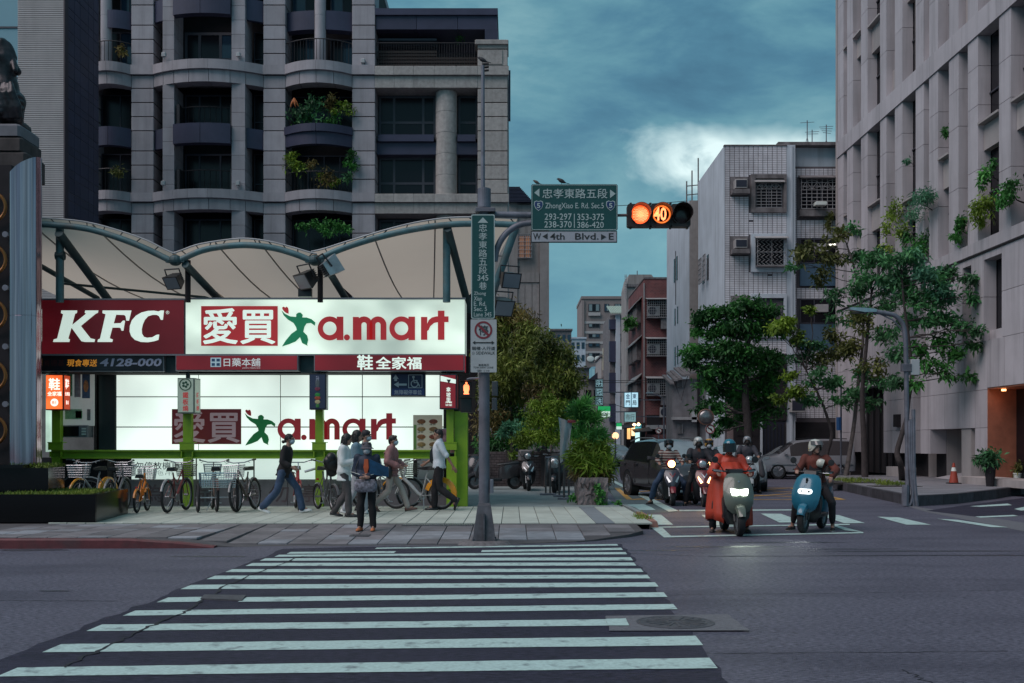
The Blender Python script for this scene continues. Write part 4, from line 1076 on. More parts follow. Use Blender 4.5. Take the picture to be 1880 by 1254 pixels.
for a,b in zip(edges[:-1],edges[1:]):
 if any(abs(a-w[0])<1e-6 for w in wins):
  xbox(XR,XR+.42,a,b,wz1,ZB0-.06,'stone_panel',M_FIN)
  xbox(XR+.2,XR+.42,a,b,4.9,wz0,'sill',M_FIN)
 else:
  n=max(1,round((b-a)/1.4))
  for k in range(n):
   ya,ye=a+(b-a)*k/n,a+(b-a)*(k+1)/n
   xbox(XR,XR+.42,ya,ye,6.35,ZB0-.06,'stone_panel',M_FIN);xbox(XR,XR+.42,ya,ye,4.9,6.35,'stone_panel',M_FIN)
ops=[(ry(1622),ry(1566),.25,4.0),(ry(1790),ry(1708),.25,2.05),(27.9,ry(1812),.25,3.35),(ry(1690),ry(1676),.25,3.9)]
edges=sorted(set([27.9,ry(1537.5)]+[e for o_ in ops for e in o_[:2]]))
for a,b in zip(edges[:-1],edges[1:]):
 op=[o_ for o_ in ops if abs(o_[0]-a)<1e-6]
 zlo=op[0][3]if op else 0
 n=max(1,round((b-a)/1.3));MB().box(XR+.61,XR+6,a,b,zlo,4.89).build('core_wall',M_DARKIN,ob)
 for k in range(n):
  ya,ye=a+(b-a)*k/n,a+(b-a)*(k+1)/n
  cz=[z for z in(0.1,1.15,2.05,3.3,4.9)if z>zlo+.12]
  if op:cz=[zlo]+cz
  for p,q in zip(cz[:-1],cz[1:]):xbox(XR,XR+.6,ya,ye,p,q,'stone_panel',M_FIN,g=.006)
for(a,b,z0,z1)in ops:
 big_=a<28
 if not big_:xbox(XR+.605,XR+5,b-.012,b-.001,z0,z1,'reveal',M_FINB,g=0)
def opening(a,b,z0,z1,depth,back,lab='doorway'):
 MB().box(XR+depth,XR+depth+.015,a,b,z0,z1).build(lab,back,ob)
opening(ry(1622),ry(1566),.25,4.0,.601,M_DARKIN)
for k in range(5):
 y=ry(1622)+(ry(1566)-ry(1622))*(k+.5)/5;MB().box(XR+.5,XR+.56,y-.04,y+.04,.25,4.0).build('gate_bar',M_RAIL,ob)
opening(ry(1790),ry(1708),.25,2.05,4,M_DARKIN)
MB().box(XR+.05,XR+.55,ry(1777)-.15,ry(1766)+.15,.25,2.05).build('opening_pillar',M_FINB,ob)
rp=MB();rp.add([(XR+.0,ry(1762),.25),(XR+2.5,ry(1762),.25),(XR+2.5,ry(1715),.75),(XR+0,ry(1715),.27)],[(0,1,2,3)]);rp.build('ramp',M_FIN,ob)
ent=[27.9,ry(1812)]
MB().box(XR+.95,XR+1.0,27.9,ry(1812),.25,3.35).build('doorway',M_BLACKWIN,ob)
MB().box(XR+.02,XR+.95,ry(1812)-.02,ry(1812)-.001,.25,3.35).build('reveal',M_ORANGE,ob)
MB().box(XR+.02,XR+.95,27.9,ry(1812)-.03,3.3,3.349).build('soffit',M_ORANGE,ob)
for k in range(3):MB().box(XR+.88,XR+.94,33.5-k*1.3,33.6-k*1.3,.25,3.3).build('door_frame',M_STEEL,ob)
el=MB().box(XR+.88,XR+.94,33.9,34.2,2.3,2.6).build('wall_lamp',mat('orange_lamp',(.8,.3,.1),emit=(1,.36,.1),estr=2.0,var=0),ob)
pt=thing('entrance_lamp','warm lamp lighting the office entrance recess','lamp',(XR+.3,35.0,3.22))
MB().lathe([(0,0),(.07,0),(.07,.06),(0,.06)],(XR+.3,35.0,3.22),12).build('lamp_shade',mat('warm_lamp_glass',(.9,.6,.3),emit=(1,.45,.16),estr=4,var=0),pt)
ld=bpy.data.lights.new('entrance_light','POINT');ld.energy,ld.color,ld.shadow_soft_size=2.2,(1,.42,.16),.1
lo_=bpy.data.objects.new('entrance_light',ld);COL.objects.link(lo_);lo_.location=(XR+.1,35.0,3.0)
MB().box(XR-1.0,XR-.02,28.2,ry(1815),.25,.47).build('step',M_FINB,ob)
MB().box(XR-.18,XR,ry(1654),ry(1648),2.2,2.7).build('meter_box',M_DARKIN,ob)
MB().box(XR-.5,XR,ry(1682),ry(1650),.25,.62).build('plinth_block',M_FINB,ob)
cam_=MB().bev(XR-.25,XR-.1,ry(1622)-.2,ry(1622),3.95,4.08,.02).build('security_camera',M_SIGNGREY,ob)
# ------------------------------------------------------------------ food-court entrance: canopy, sign boxes, lit wall
M_TEAL=mat('worn_teal_paint',(0.075,0.16,0.18),0.55,.2,var=0.25,scale=4,dirt=(.16,.12,.10),dscale=3.2,damt=.5)
M_TEALD=mat('dark_teal_steel',(0.035,0.075,0.085),0.55,.2,var=0.3,scale=4,dirt=(.03,.025,.025),dscale=2,damt=.6)
M_LIME=mat('lime_green_paint',(0.24,0.40,0.018),0.45,var=0.12,scale=3,dirt=(.16,.26,.03),dscale=2,damt=.4)
def membrane():
 m=bpy.data.materials.new('stretched_membrane');m.use_nodes=True;t=m.node_tree;N,L=t.nodes,t.links
 b=N['Principled BSDF'];b.inputs['Roughness'].default_value=.7
 g=N.new('ShaderNodeNewGeometry');n=N.new('ShaderNodeTexNoise');n.inputs['Scale'].default_value=.9;n.inputs['Detail'].default_value=6;L.new(g.outputs['Position'],n.inputs['Vector'])
 x=N.new('ShaderNodeMix');x.data_type='RGBA';x.inputs[6].default_value=(.56,.50,.44,1);x.inputs[7].default_value=(.74,.68,.60,1);L.new(n.outputs['Fac'],x.inputs[0])
 L.new(x.outputs[2],b.inputs['Base Color'])
 tr=N.new('ShaderNodeBsdfTranslucent');tr.inputs[0].default_value=(.72,.61,.50,1)
 ms=N.new('ShaderNodeMixShader');ms.inputs[0].default_value=.5;L.new(b.outputs[0],ms.inputs[1]);L.new(tr.outputs[0],ms.inputs[2]);L.new(ms.outputs[0],N['Material Output'].inputs[0])
 return m
M_MEMB=membrane()
YC=23.4
def cp(px,py,D=YC):return Vector(P(px,py,D))
cano=thing('entrance_canopy','cream membrane canopy on arched teal tubes above the shop signs','canopy',(-5.5,25.5,0))
arches=[[(-60,452),(0,428),(60,413),(110,414),(160,420),(210,434),(260,453),(312,478)],[(332,477),(365,462),(400,454),(450,450),(500,455),(540,466),(570,478)],[(588,474),(630,456),(690,437),(760,421),(830,412),(900,411),(950,413)]]
def smooth(pts,n=6):
 out=[]
 for i in range(len(pts)-1):
  p0,p1,p2,p3=pts[max(i-1,0)],pts[i],pts[i+1],pts[min(i+2,len(pts)-1)]
  for k in range(n):
   t=k/n
   out.append(tuple(.5*(2*p1[j]+(p2[j]-p0[j])*t+(2*p0[j]-5*p1[j]+4*p2[j]-p3[j])*t*t+(3*p1[j]-p0[j]-3*p2[j]+p3[j])*t**3)for j in range(len(p1))))
 out.append(tuple(pts[-1]));return out
YB=29.6
for k,a in enumerate(arches):
 sp_=smooth(a,5)
 MB().tube([cp(*p)for p in sp_],.068,12).build('arch_tube',M_TEAL,cano,smooth=True)
 up=11
 x0,x1=sp_[0][0],sp_[-1][0]
 if k>0:x0-=16
 if k<2:x1+=12
 rows=[]
 for j in range(9):
  t=j/8;row=[]
  for i,p in enumerate(sp_):
   f=i/(len(sp_)-1)
   px=x0+(x1-x0)*f
   fx,fz=XZ(px,p[1]-up,YC+.02)
   crown=fz-(H+(HY-500)*YC/F)
   z=fz-t*(crown*.35)-t*.5-math.sin(t*PI)*.22
   x=fx+t*((.9-2.3*f)if k==2 else .5)
   row.append((x,YC+.02+(YB-YC)*t,z))
  rows.append(row)
 th=MB();th.loft(rows,closed=False);th.build('membrane',M_MEMB,cano,smooth=True)
 hem=MB().tube([(q[0],q[1]-.02,q[2]+.01)for q in rows[0]],.018,6);hem.build('hem',mat('membrane_hem',(.42,.41,.42),.6),cano)
 for i in range(2,len(sp_)-1,3):
  a_,b_=Vector(rows[0][i]),cp(*sp_[i]);MB().tube([a_,b_+Vector((0,0,.05))],.012,4).build('lacing_strap',M_RAIL,cano)
 for f in(.30,.62):
  i=int(f*(len(sp_)-1));MB().tube([(r[i][0],r[i][1],r[i][2]-.02)for r in rows],.018,5).build('seam',mat('membrane_seam',(.34,.30,.28),.8),cano)
def strut(a,b,r,m=M_TEALD,name='strut',n=10):return MB().tube([Vector(a),Vector(b)],r,n).build(name,m,cano,smooth=True)
for x,y in((110,418),(345,478),(588,478),(820,414)):
 strut(cp(x,y,YC+.35),cp(x,555,YC+.35),.085 if x in(110,820)else .06,M_TEAL if x in(110,820)else M_DARKIN,'post')
strut(cp(108,428),cp(228,590,26.5),.095);strut(cp(340,485),cp(450,600,26.5),.085);strut(cp(598,488),cp(660,590,26.0),.08);strut(cp(822,420),cp(862,570,25.5),.09);strut(cp(948,414),cp(900,552,23.8),.085,M_TEAL)
strut(cp(60,480,25),cp(180,548,27),.06);strut(cp(110,520,25),cp(400,548,28),.03)
for x in(322,578):
 mb=MB();c=cp(x,478);mb.ball(c,(.15,.12,.12),12,8);mb.box(c.x-.2,c.x+.2,c.y-.05,c.y+.05,c.z-.05,c.z+.05);mb.build('joint',M_TEALD,cano)
for x in(110,):MB().tube([cp(103,470,YC+.35),cp(118,470,YC+.35)],.1,8).build('collar',M_TEALD,cano)
def flood(px,py,D,aim,s,lab,loc=None):
 c=Vector(P(px,py,D));t=thing('flood_lamp',lab,'flood lamp',c,0,'flood lamps under the canopy edge')
 q=Vector(aim).normalized().to_track_quat('Y','Z').to_matrix().to_4x4()
 M=Matrix.Translation(c)@q
 b=MB().loft([[(-s*.45,-s*.3,-s*.35),(s*.45,-s*.3,-s*.35),(s*.45,-s*.3,s*.35),(-s*.45,-s*.3,s*.35)],[(-s*.5,0,-s*.4),(s*.5,0,-s*.4),(s*.5,0,s*.4),(-s*.5,0,s*.4)],[(-s*.62,s*.5,-s*.5),(s*.62,s*.5,-s*.5),(s*.62,s*.5,s*.5),(-s*.62,s*.5,s*.5)]]).xform(M)
 b.build('housing',M_STEEL if 'silver' in lab else M_BLACK,t)
 MB().box(-s*.54,s*.54,s*.5,s*.515,-s*.43,s*.43).xform(M).build('lens',mat('lamp_glass',(.20,.21,.24),.15,var=0),t)
 MB().tube([(-s*.62,0,0),(-s*.62,-.1*s,s*.8),(s*.62,-.1*s,s*.8),(s*.62,0,0)],.018,6).xform(M).build('bracket',M_RAIL,t)
 f_=MB()
 for k in range(6):f_.box(-s*.4,s*.4,-s*.42,-s*.3,-s*.3+k*s*.12,-s*.26+k*s*.12)
 f_.xform(M).build('cooling_fin',M_BLACK,t)
flood(322,514,23.2,(-.3,-.75,-.6),.30,'small dark flood lamp hanging where the first two canopy arches meet')
flood(566,510,23.2,(-.5,-.5,-.5),.36,'black flood lamp tilted left at the second canopy joint')
flood(604,492,23.0,(.75,.35,.55),.40,'silver backed flood lamp tilted up at the second canopy joint')
flood(934,512,23.2,(.35,-.8,-.35),.34,'upper flood lamp on the slanting strut beside the street name pole')
flood(920,560,23.0,(.35,-.75,-.5),.36,'lower flood lamp on the slanting strut beside the street name pole')
MB().box(*[c for c in(P(548,0,23.4)[0],P(572,0,23.4)[0])],23.35,23.5,XZ(0,545,23.4)[1],XZ(0,530,23.4)[1]).build('control_box',M_BLACK,cano)
# --- the long sign box
YS=24.0
def SX(px):return(px-CX)*YS/F
def SZ(py):return H+(HY-py)*YS/F
M_GWHITE=glow_panel('lit_white_sign_face',(.78,.93,.80),.24,.72,(.55,1,.9),1.0)
M_GRED=glow_panel('lit_red_sign_face',(.13,.008,.014),.15,.45,(.35,1,.7),1.0)
M_GRED2=glow_panel('dim_red_sign_face',(.18,.013,.020),.28,.6,(.5,1,.9),1.0)
M_LWHITE=mat('lit_white_letter',(.7,.8,.72),.5,var=0,emit=(.78,.92,.82),estr=.5)
M_LRED=mat('red_sign_letter',(.42,.03,.035),.5,var=.05,emit=(.42,.025,.03),estr=.34)
M_LGREEN=mat('green_sign_figure',(.01,.20,.09),.5,var=.15,scale=3,emit=(.01,.21,.09),estr=.30)
M_TRIM=mat('sign_edge_trim',(.24,.24,.26),.5,.3,var=.1)
sb=thing('shop_sign_box','dark red illuminated sign box with white slanted KFC letters','sign',(SX(206),YS+.3,SZ(650)))
MB().box(SX(72),SX(338),YS+.03,YS+.75,SZ(651),SZ(549)).build('casing',M_TRIM,sb)
MB().box(SX(74),SX(337),YS,YS+.029,SZ(650),SZ(551)).build('face',M_GRED,sb)
for p in((72,340,548,551),(72,340,650,653)):MB().box(SX(p[0]),SX(p[1]),YS-.02,YS+.03,SZ(p[3]),SZ(p[2])).build('trim',M_TRIM,sb)
def outline(parent,pts,y,m,depth=.02,name='letter',f=None):
 f=f or(lambda p:(SX(p[0]),SZ(p[1])))
 mb=MB();mb.prism([f(p)for p in pts],y-depth,y);return mb.build(name,m,parent)
zk=lambda x,y:(x/3.917,380+y/3.917)
K=[(443,745),(556,745),(553,763),(540,768),(518,852),(622,768),(612,763),(615,745),(708,745),(704,762),(690,767),(582,856),(652,945),(684,952),(680,971),(612,971),(588,966),(515,866),(491,946),(503,952),(499,971),(384,971),(389,953),(414,946),(457,772),(441,764)]
Fl=[(740,745),(946,745),(928,818),(911,818),(905,785),(893,777),(836,775),(818,838),(870,836),(886,818),(900,818),(888,890),(876,890),(870,872),(858,868),(809,868),(789,944),(812,953),(808,971),(703,971),(707,954),(722,947),(762,773),(739,764)]
Cl=[(1180,745),(1172,812),(1158,812),(1146,786),(1126,776),(1098,776),(1066,786),(1042,812),(1027,846),(1020,880),(1022,912),(1036,934),(1060,941),(1096,938),(1128,920),(1146,918),(1140,956),(1108,966),(1064,973),(1014,971),(972,956),(946,930),(934,896),(936,856),(950,816),(978,784),(1018,760),(1066,748),(1110,746),(1140,752),(1158,745)]
for L_ in(K,Fl,Cl):outline(sb,[zk(*p)for p in L_],YS-.001,M_LWHITE)
lettering(sb,'®',SX(304.5),SX(311),SZ(577),SZ(570.5),YS-.002,M_LWHITE)
am=thing('shop_sign_box','long white illuminated sign box reading a.mart with a green leaping figure','sign',(SX(596),YS+.3,SZ(650)))
MB().box(SX(339.5),SX(853),YS+.03,YS+.9,SZ(651),SZ(548)).build('casing',M_TRIM,am)
MB().box(SX(341),SX(853),YS,YS+.029,SZ(650),SZ(550)).build('face',M_GWHITE,am)
for p in((340,855,546.5,550),(340,855,650,653)):MB().box(SX(p[0]),SX(p[1]),YS-.02,YS+.03,SZ(p[3]),SZ(p[2])).build('trim',M_TRIM,am)
MB().add([(SX(853.5),YS,SZ(650)),(SX(853.5),YS+.95,SZ(650)),(SX(853.5),YS+.95,SZ(550)),(SX(853.5),YS,SZ(550)),(SX(853),YS,SZ(650)),(SX(853),YS+.95,SZ(650)),(SX(853),YS+.95,SZ(550)),(SX(853),YS,SZ(550))],[(0,1,2,3),(7,6,5,4),(0,3,7,4),(1,5,6,2),(3,2,6,7),(0,4,5,1)]).build('side_face',mat('white_side_panel',(.5,.55,.5),.5,emit=(.7,.8,.7),estr=.2),am)
MB().box(SX(369.5),SX(510),YS-.012,YS-.001,SZ(635),SZ(562)).build('red_square',M_LRED,am)
lettering(am,'愛買',SX(374),SX(505),SZ(631),SZ(567),YS-.013,M_LWHITE,.022)
def logo(parent,ox,oz,s,y,fx,fz,mr,mg,full=True):
 """The leaping figure with a heart and the round a.mart letters, from pixel outlines at scale s."""
 q=lambda x,z:(fx(ox+x*s),fz(oz+z*s))
 fig=[(0,8),(6,14),(16,19),(27,20),(27,15),(31,12),(35,12),(39,16),(38,21),(46,21),(55,24),(62,30),(61,36),(54,31),(46,32),(42,38),(40,47),(47,54),(49,62),(47,70),(48,73),(38,68),(34,57),(26,65),(14,70),(1,74),(8,63),(18,51),(28,44),(27,39),(22,31),(12,25),(4,17)]
 mb=MB();mb.prism([q(*p)for p in fig],y-.016,y);mb.build('green_figure',mg,parent)
 mb=MB();mb.prism([q(*p)for p in[(1,3),(4,1),(7,3),(9,1),(12,3),(13,8),(13,14),(9,13),(5,10),(2,6)]],y-.016,y);mb.build('heart',mr,parent)
 def ring(cx,cz,ro,ri,n=28):
  o_=[(cx+ro*math.cos(2*PI*k/n),cz+ro*math.sin(2*PI*k/n))for k in range(n)];i_=[(cx+ri*math.cos(2*PI*k/n),cz+ri*math.sin(2*PI*k/n))for k in range(n)]
  vs=[(*q(*p),0)for p in o_+i_]
  m=MB();m.add([(v[0],y-.016,v[1])for v in vs]+[(v[0],y,v[1])for v in vs],[f for k in range(n)for f in(((k,(k+1)%n,n+(k+1)%n,n+k)),(k,2*n+k,2*n+(k+1)%n,(k+1)%n),(n+k,n+(k+1)%n,3*n+(k+1)%n,3*n+k))]);return m
 def bar(m,x0,x1,z0,z1):m.prism([q(x0,z1),q(x1,z1),q(x1,z0),q(x0,z0)],y-.0165,y);return m
 a=ring(88.5,41,22,12.5);bar(a,101.5,113.5,19.5,62.5);a.build('letter',mr,parent)
 d=MB();d.prism([q(120+5.5*math.cos(t*PI/8),57.5+5.5*math.sin(t*PI/8))for t in range(16)],y-.016,y);d.build('letter',mr,parent)
 def arch(cx,zt,ro,ri,zb,m):
  n=12;o_=[(cx+ro*math.cos(PI-PI*k/n),zt+ro-ro*math.sin(PI*k/n))for k in range(n+1)];i_=[(cx+ri*math.cos(PI*k/n),zt+ro-ri*math.sin(PI*k/n))for k in range(n+1)]
  m.prism([q(*p)for p in[(cx-ro,zb)]+o_+[(cx+ro,zb),(cx+ri,zb)]+i_+[(cx-ri,zb)]],y-.0162,y)
 m_=MB();bar(m_,131,142,20,62);arch(151.5,19,15.5,4.8,62,m_);arch(177,19,15.5,4.8,62,m_);m_.build('letter',mr,parent)
 a=ring(220,41,22,12.5);bar(a,233,245,19.5,62.5);a.build('letter',mr,parent)
 r_=MB();bar(r_,256,267.5,20,62);r_.prism([q(*p)for p in[(267,34),(270,26),(276,21),(284,19),(290,19),(290,29),(280,31),(273,37),(270,44),(267,46)]],y-.0163,y);r_.build('letter',mr,parent)
 t_=MB();bar(t_,287,299,8.5,62);bar(t_,280,287,20,29.5);bar(t_,299,306.5,19,29.5);t_.build('letter',mr,parent)
logo(am,517,562,1.0,YS-.001,SX,SZ,M_LRED,M_LGREEN)
sr=thing('side_sign_panel','narrow red and white sign panel on the side return of the sign box','sign',(SX(856),YS+.5,SZ(680)))
MB().box(SX(853),SX(854.4),YS-.02,YS+1.0,SZ(683),SZ(652)).build('face',M_GRED2,sr)
# --- lower row: black phone sign, two red signs
def signbox(name,lab,x0,x1,y0,y1,face,Y=YS+.05,d=.35,trim=M_TRIM):
 t=thing(name,lab,'sign',(SX((x0+x1)/2),Y,SZ(y1)))
 MB().box(SX(x0),SX(x1),Y+.02,Y+d,SZ(y1),SZ(y0)).build('casing',trim,t)
 MB().box(SX(x0+2),SX(x1-2),Y,Y+.019,SZ(y1-2),SZ(y0+1.5)).build('face',face,t)
 return t
M_BLKFACE=mat('black_sign_face',(.012,.012,.018),.3,var=.2)
M_ORLET=mat('orange_letter',(.6,.26,.03),.5,var=0,emit=(.7,.27,.03),estr=.35)
M_LILAC=mat('pale_lilac_letter',(.42,.42,.55),.5,var=.05)
t=signbox('phone_sign','black sign with orange characters and pale digits 4128-000',73,299,652,682,M_BLKFACE)
lettering(t,'現食專送',SX(121),SX(176),SZ(672.5),SZ(659.5),YS+.049,M_ORLET,.02,slant=.12)
lettering(t,'4128-000',SX(181),SX(294),SZ(672.5),SZ(657.5),YS+.049,M_LILAC,.03,slant=.22)
lettering(t,'肯德基',SX(79),SX(117),SZ(672),SZ(660),YS+.049,mat('unlit_red_letter',(.09,.015,.018),.5,var=0),.01)
t=signbox('pharmacy_sign','red sign with a blue square emblem and white characters 日藥本舖',323,548,652,681,M_GRED2,YS-.05)
MB().box(SX(388),SX(407),YS-.062,YS-.051,SZ(674),SZ(657)).build('emblem',mat('pale_blue_emblem',(.42,.55,.62),.5,var=.05,emit=(.4,.55,.6),estr=.25),t)
mb=MB()
for a in((390,396,659,664),(399,405,659,664),(390,396,667,672),(399,405,667,672)):mb.box(SX(a[0]),SX(a[1]),YS-.068,YS-.063,SZ(a[3]),SZ(a[2]))
mb.build('emblem_mark',mat('blue_emblem',(.04,.10,.2),.5,var=0),t)
lettering(t,'日藥本舖',SX(412),SX(479),SZ(673),SZ(658),YS-.052,mat('pale_sign_letter',(.5,.55,.55),.5,var=0,emit=(.6,.66,.66),estr=.35),.012)
lettering(t,'JAPAN MEDICINE',SX(446),SX(479),SZ(677.5),SZ(675),YS-.052,MATS['pale_sign_letter'])
t=signbox('shoe_shop_sign','longest red sign of the lower row, reading 鞋全家福 in white',577,853,651,682,M_GRED2,YS-.06)
lettering(t,'鞋',SX(657),SX(685),SZ(679),SZ(652.5),YS-.062,M_LWHITE,.03);lettering(t,'全家福',SX(691),SX(774),SZ(678),SZ(656),YS-.062,M_LWHITE,.03)
for a,b in((299.5,323),(548.5,577)):
 MB().box(SX(a),SX(b),YS+.2,YS+.24,SZ(683),SZ(653)).build('backing_panel',M_TEALD,cano)
MB().box(SX(60),SX(860),YS+.26,YS+.95,SZ(684),SZ(652)).build('soffit_beam',M_DARKIN,cano)
# --- lit wall behind the posts
YW=24.9
def VX(px):return(px-CX)*YW/F
def VZ(py):return H+(HY-py)*YW/F
M_GWALL=glow_panel('backlit_white_panel',(.82,.95,.87),.50,.84,(.6,1,.5),.9)
wall=thing('lit_shop_wall','wide backlit white panel wall above a grey base behind the bicycles','wall',(VX(520),YW+.2,0.12))
MB().box(VX(205),VX(842),YW+.04,YW+.5,.1,VZ(660)).build('backing_wall',M_DARKIN,wall)
xs=[213,364,514.5,665,815];ys=[660,728.5,784,833]
for j in range(3):
 for i in range(4):MB().box(VX(xs[i])+.012,VX(xs[i+1])-.012,YW,YW+.035,VZ(ys[j+1])+.012,VZ(ys[j])-.012).build('panel',M_GWALL,wall)
lx=[240,360,466,514.5,600,665,760]
for i in range(6):MB().box(VX(lx[i])+.02,VX(lx[i+1])-.02,YW,YW+.03,VZ(880),VZ(840)).build('panel',mat('dim_lit_panel',(.5,.58,.56),.5,emit=(.62,.76,.70),estr=.62),wall)
MB().box(VX(766),VX(815),YW+.001,YW+.03,VZ(880),VZ(842)).build('grey_panel',mat('grey_door_panel',(.28,.31,.34),.5),wall)
M_BASE=mat('grey_base_wall',(.215,.20,.215),.75,var=.12,scale=3,streak=.3,dirt=(.15,.11,.12),dscale=1.6,damt=.5)
bx_=[232,330,430,530,640,740,822]
for a,b in zip(bx_[:-1],bx_[1:]):MB().box(VX(a)+.006,VX(b)-.006,YW-.12,YW+.3,.1,VZ(881)).build('base_panel',M_BASE,wall)
MB().box(VX(822),VX(858),YW-.45,YW+.3,.1,VZ(880)).build('base_block',mat('concrete_block',(.26,.255,.25),.8,var=.15,bump=.2),wall)
M_GHOST=mat('ghost_letter',(.13,.095,.105),.8,var=.4,scale=8)
for ch,x in(('為',268),('己',318),('品',362),('請',446),('勿',496),('停',546),('放',600),('家',640)):
 lettering(wall,ch,VX(x),VX(x+36),VZ(921),VZ(889),YW-.121,M_GHOST,.015,depth=.002)
M_BLUEINK=mat('blue_grey_letter',(.06,.09,.14),.6,var=0)
lettering(wall,'請勿停放機車',VX(232),VX(330),VZ(862),VZ(848),YW-.001,M_BLUEINK,.006,depth=.003);lettering(wall,'違者拖吊',VX(246),VX(318),VZ(873),VZ(863),YW-.001,mat('faint_letter',(.25,.3,.32),.6,var=0,emit=(.3,.36,.34),estr=.5),.004,depth=.003)
M_LREDD=mat('dark_red_square',(.10,.012,.016),.5,var=.08,emit=(.10,.012,.016),estr=.25)
MB().box(VX(316),VX(443),YW-.02,YW-.002,VZ(815.5),VZ(751)).build('red_square',M_LREDD,wall)
lettering(wall,'愛買',VX(320),VX(440),VZ(812),VZ(756),YW-.021,mat('mauve_letter',(.25,.18,.20),.5,var=0,emit=(.26,.19,.21),estr=.35),.022)
logo(wall,449.5,751,.905,YW-.002,VX,VZ,mat('deep_red_letter',(.28,.02,.03),.5,var=.05,emit=(.28,.018,.025),estr=.28),mat('deep_green_figure',(.01,.15,.04),.5,var=.2,emit=(.01,.15,.04),estr=.2))
MB().box(VX(182),VX(212),YW-.02,YW+.4,.1,VZ(660)).build('dark_panel',mat('black_green_panel',(.012,.022,.022),.4),wall)
fr_=thing('barrier_rail','lime green steel beam on posts in front of the lit wall','barrier',(SX(480),24.35,.12))
YF=24.35
def FXX(px):return(px-CX)*YF/F
def FZZ(py):return H+(HY-py)*YF/F
bm_=MB();x0,x1=FXX(97),FXX(826)
bm_.box(x0,x1,YF-.09,YF+.09,FZZ(829),FZZ(826));bm_.box(x0,x1,YF-.012,YF+.012,FZZ(839),FZZ(829));bm_.box(x0,x1,YF-.09,YF+.09,FZZ(842),FZZ(839))
bm_.build('beam',M_LIME,fr_)
for a,b,top in((98,113,752),(338,353,757),(580,594,752),(820,833,752)):
 MB().box(FXX(a),FXX(b),YF-.085,YF+.085,.12,FZZ(842)-.002).build('post',M_LIME,fr_)
 MB().box(FXX(a),FXX(b),YF-.085,YF+.085,FZZ(826)+.002,FZZ(top)).build('post',M_LIME,fr_)
 MB().box(FXX(a-5),FXX(b+6),YF-.14,YF-.092,FZZ(826),FZZ(813)).build('bracket',M_LIME,fr_)
 MB().box(FXX(a-6),FXX(b+7),YF-.15,YF+.09,FZZ(813),FZZ(811.5)).build('cap_plate',M_LIME,fr_)
 s_=MB();s_.box(FXX(a-3),FXX(a-1),YF-.13,YF-.012,FZZ(839),FZZ(829));s_.box(FXX(b+2),FXX(b+4),YF-.13,YF-.012,FZZ(839),FZZ(829));s_.build('stiffener',M_LIME,fr_)
MB().box(FXX(834),FXX(858),YF+.05,YF+.5,.12,FZZ(755)).build('end_panel',M_LIME,fr_)
MB().box(FXX(821),FXX(839),YF-.18,YF-.1,.12+.4,FZZ(838)).build('end_plate',M_LIME,fr_)
MB().tube([(FXX(640),YW-.3,FZZ(842)),(FXX(560),YW-.6,FZZ(866))],.03,6).build('brace',M_STEEL,fr_)
# --- hanging box signs on the posts
def lantern(lab,x0,x1,x2,y0,y1,face,side,trim,D=24.0,hang=None,skew=2.5):
 """A two-sided box sign: front face x0..x1, right side face x1..x2, and the bracket above it."""
 X=lambda p:(p-CX)*D/F
 Z=lambda p:H+(HY-p)*D/F
 t=thing('hanging_sign',lab,'sign',(X((x0+x1)/2),D,Z(y1)),0,'box signs on the green posts')
 dep=.34
 a,b,c=(X(x0),D),(X(x1),D-.02),(X(x2)+.04*.0,D+dep)
 xs_=X(x2)*(D+dep)/D if False else(x2-CX)*(D+dep)/F
 c=(xs_,D+dep);d=(xs_-(b[0]-a[0]),D+dep)
 MB().slab([a,b,c,d],Z(y1),Z(y0)).build('casing',trim,t)
 MB().box(a[0]+.02,b[0]-.02,D-.03,D-.021,Z(y1)+.025,Z(y0)-.025).build('face',face,t)
 sv=Vector((c[0]-b[0],c[1]-b[1],0));nn=Vector((sv.y,-sv.x,0)).normalized()*.006
 p,q=Vector((*b,0))+sv*.08+nn,Vector((*b,0))+sv*.92+nn
 MB().add([(p.x,p.y,Z(y1)+.025),(q.x,q.y,Z(y1)+.025),(q.x,q.y,Z(y0)-.025),(p.x,p.y,Z(y0)-.025)],[(0,1,2,3)]).build('side_face',side,t)
 MB().cyl((X((x0+x1)/2),D+.15,Z(y0)),(X((x0+x1)/2),D+.15,Z(y0-10)),.05,n=8).build('hanger',M_BLACK,t)
 return t,X,Z,(lambda u,z:(p.x+(q.x-p.x)*u+nn.x,p.y+(q.y-p.y)*u+nn.y,z))
M_GLOWOR=glow_panel('lit_orange_red_face',(.95,.15,.035),.35,1.15,(1.2,1,1.6),1.2)
t,X,Z,sf=lantern('glowing orange red box sign reading 鞋 over 全家福 with B1 in a circle',84,117,129,687,753,M_GLOWOR,mat('dim_orange_face',(.4,.05,.02),.5,emit=(.6,.07,.02),estr=.5),mat('dark_red_frame',(.08,.015,.015),.5))
ML_=mat('warm_lit_letter',(.9,.8,.7),.5,var=0,emit=(1,.84,.74),estr=1.0)
lettering(t,'鞋',X(91),X(111),Z(716),Z(695),23.969,ML_,.03);lettering(t,'全家福',X(88.5),X(114),Z(727),Z(719),23.969,ML_,.03)
MB().lathe([(0,0),(.085,0),(.085,-.006),(0,-.006)],(X(101),23.969,Z(739)),20,'y').build('disc',ML_,t);lettering(t,'B1',X(97.5),X(104.5),Z(741.5),Z(736.5),23.962,mat('orange_ink',(.6,.15,.03),emit=(.7,.2,.03),estr=.5,var=0),.02)
mb=MB();
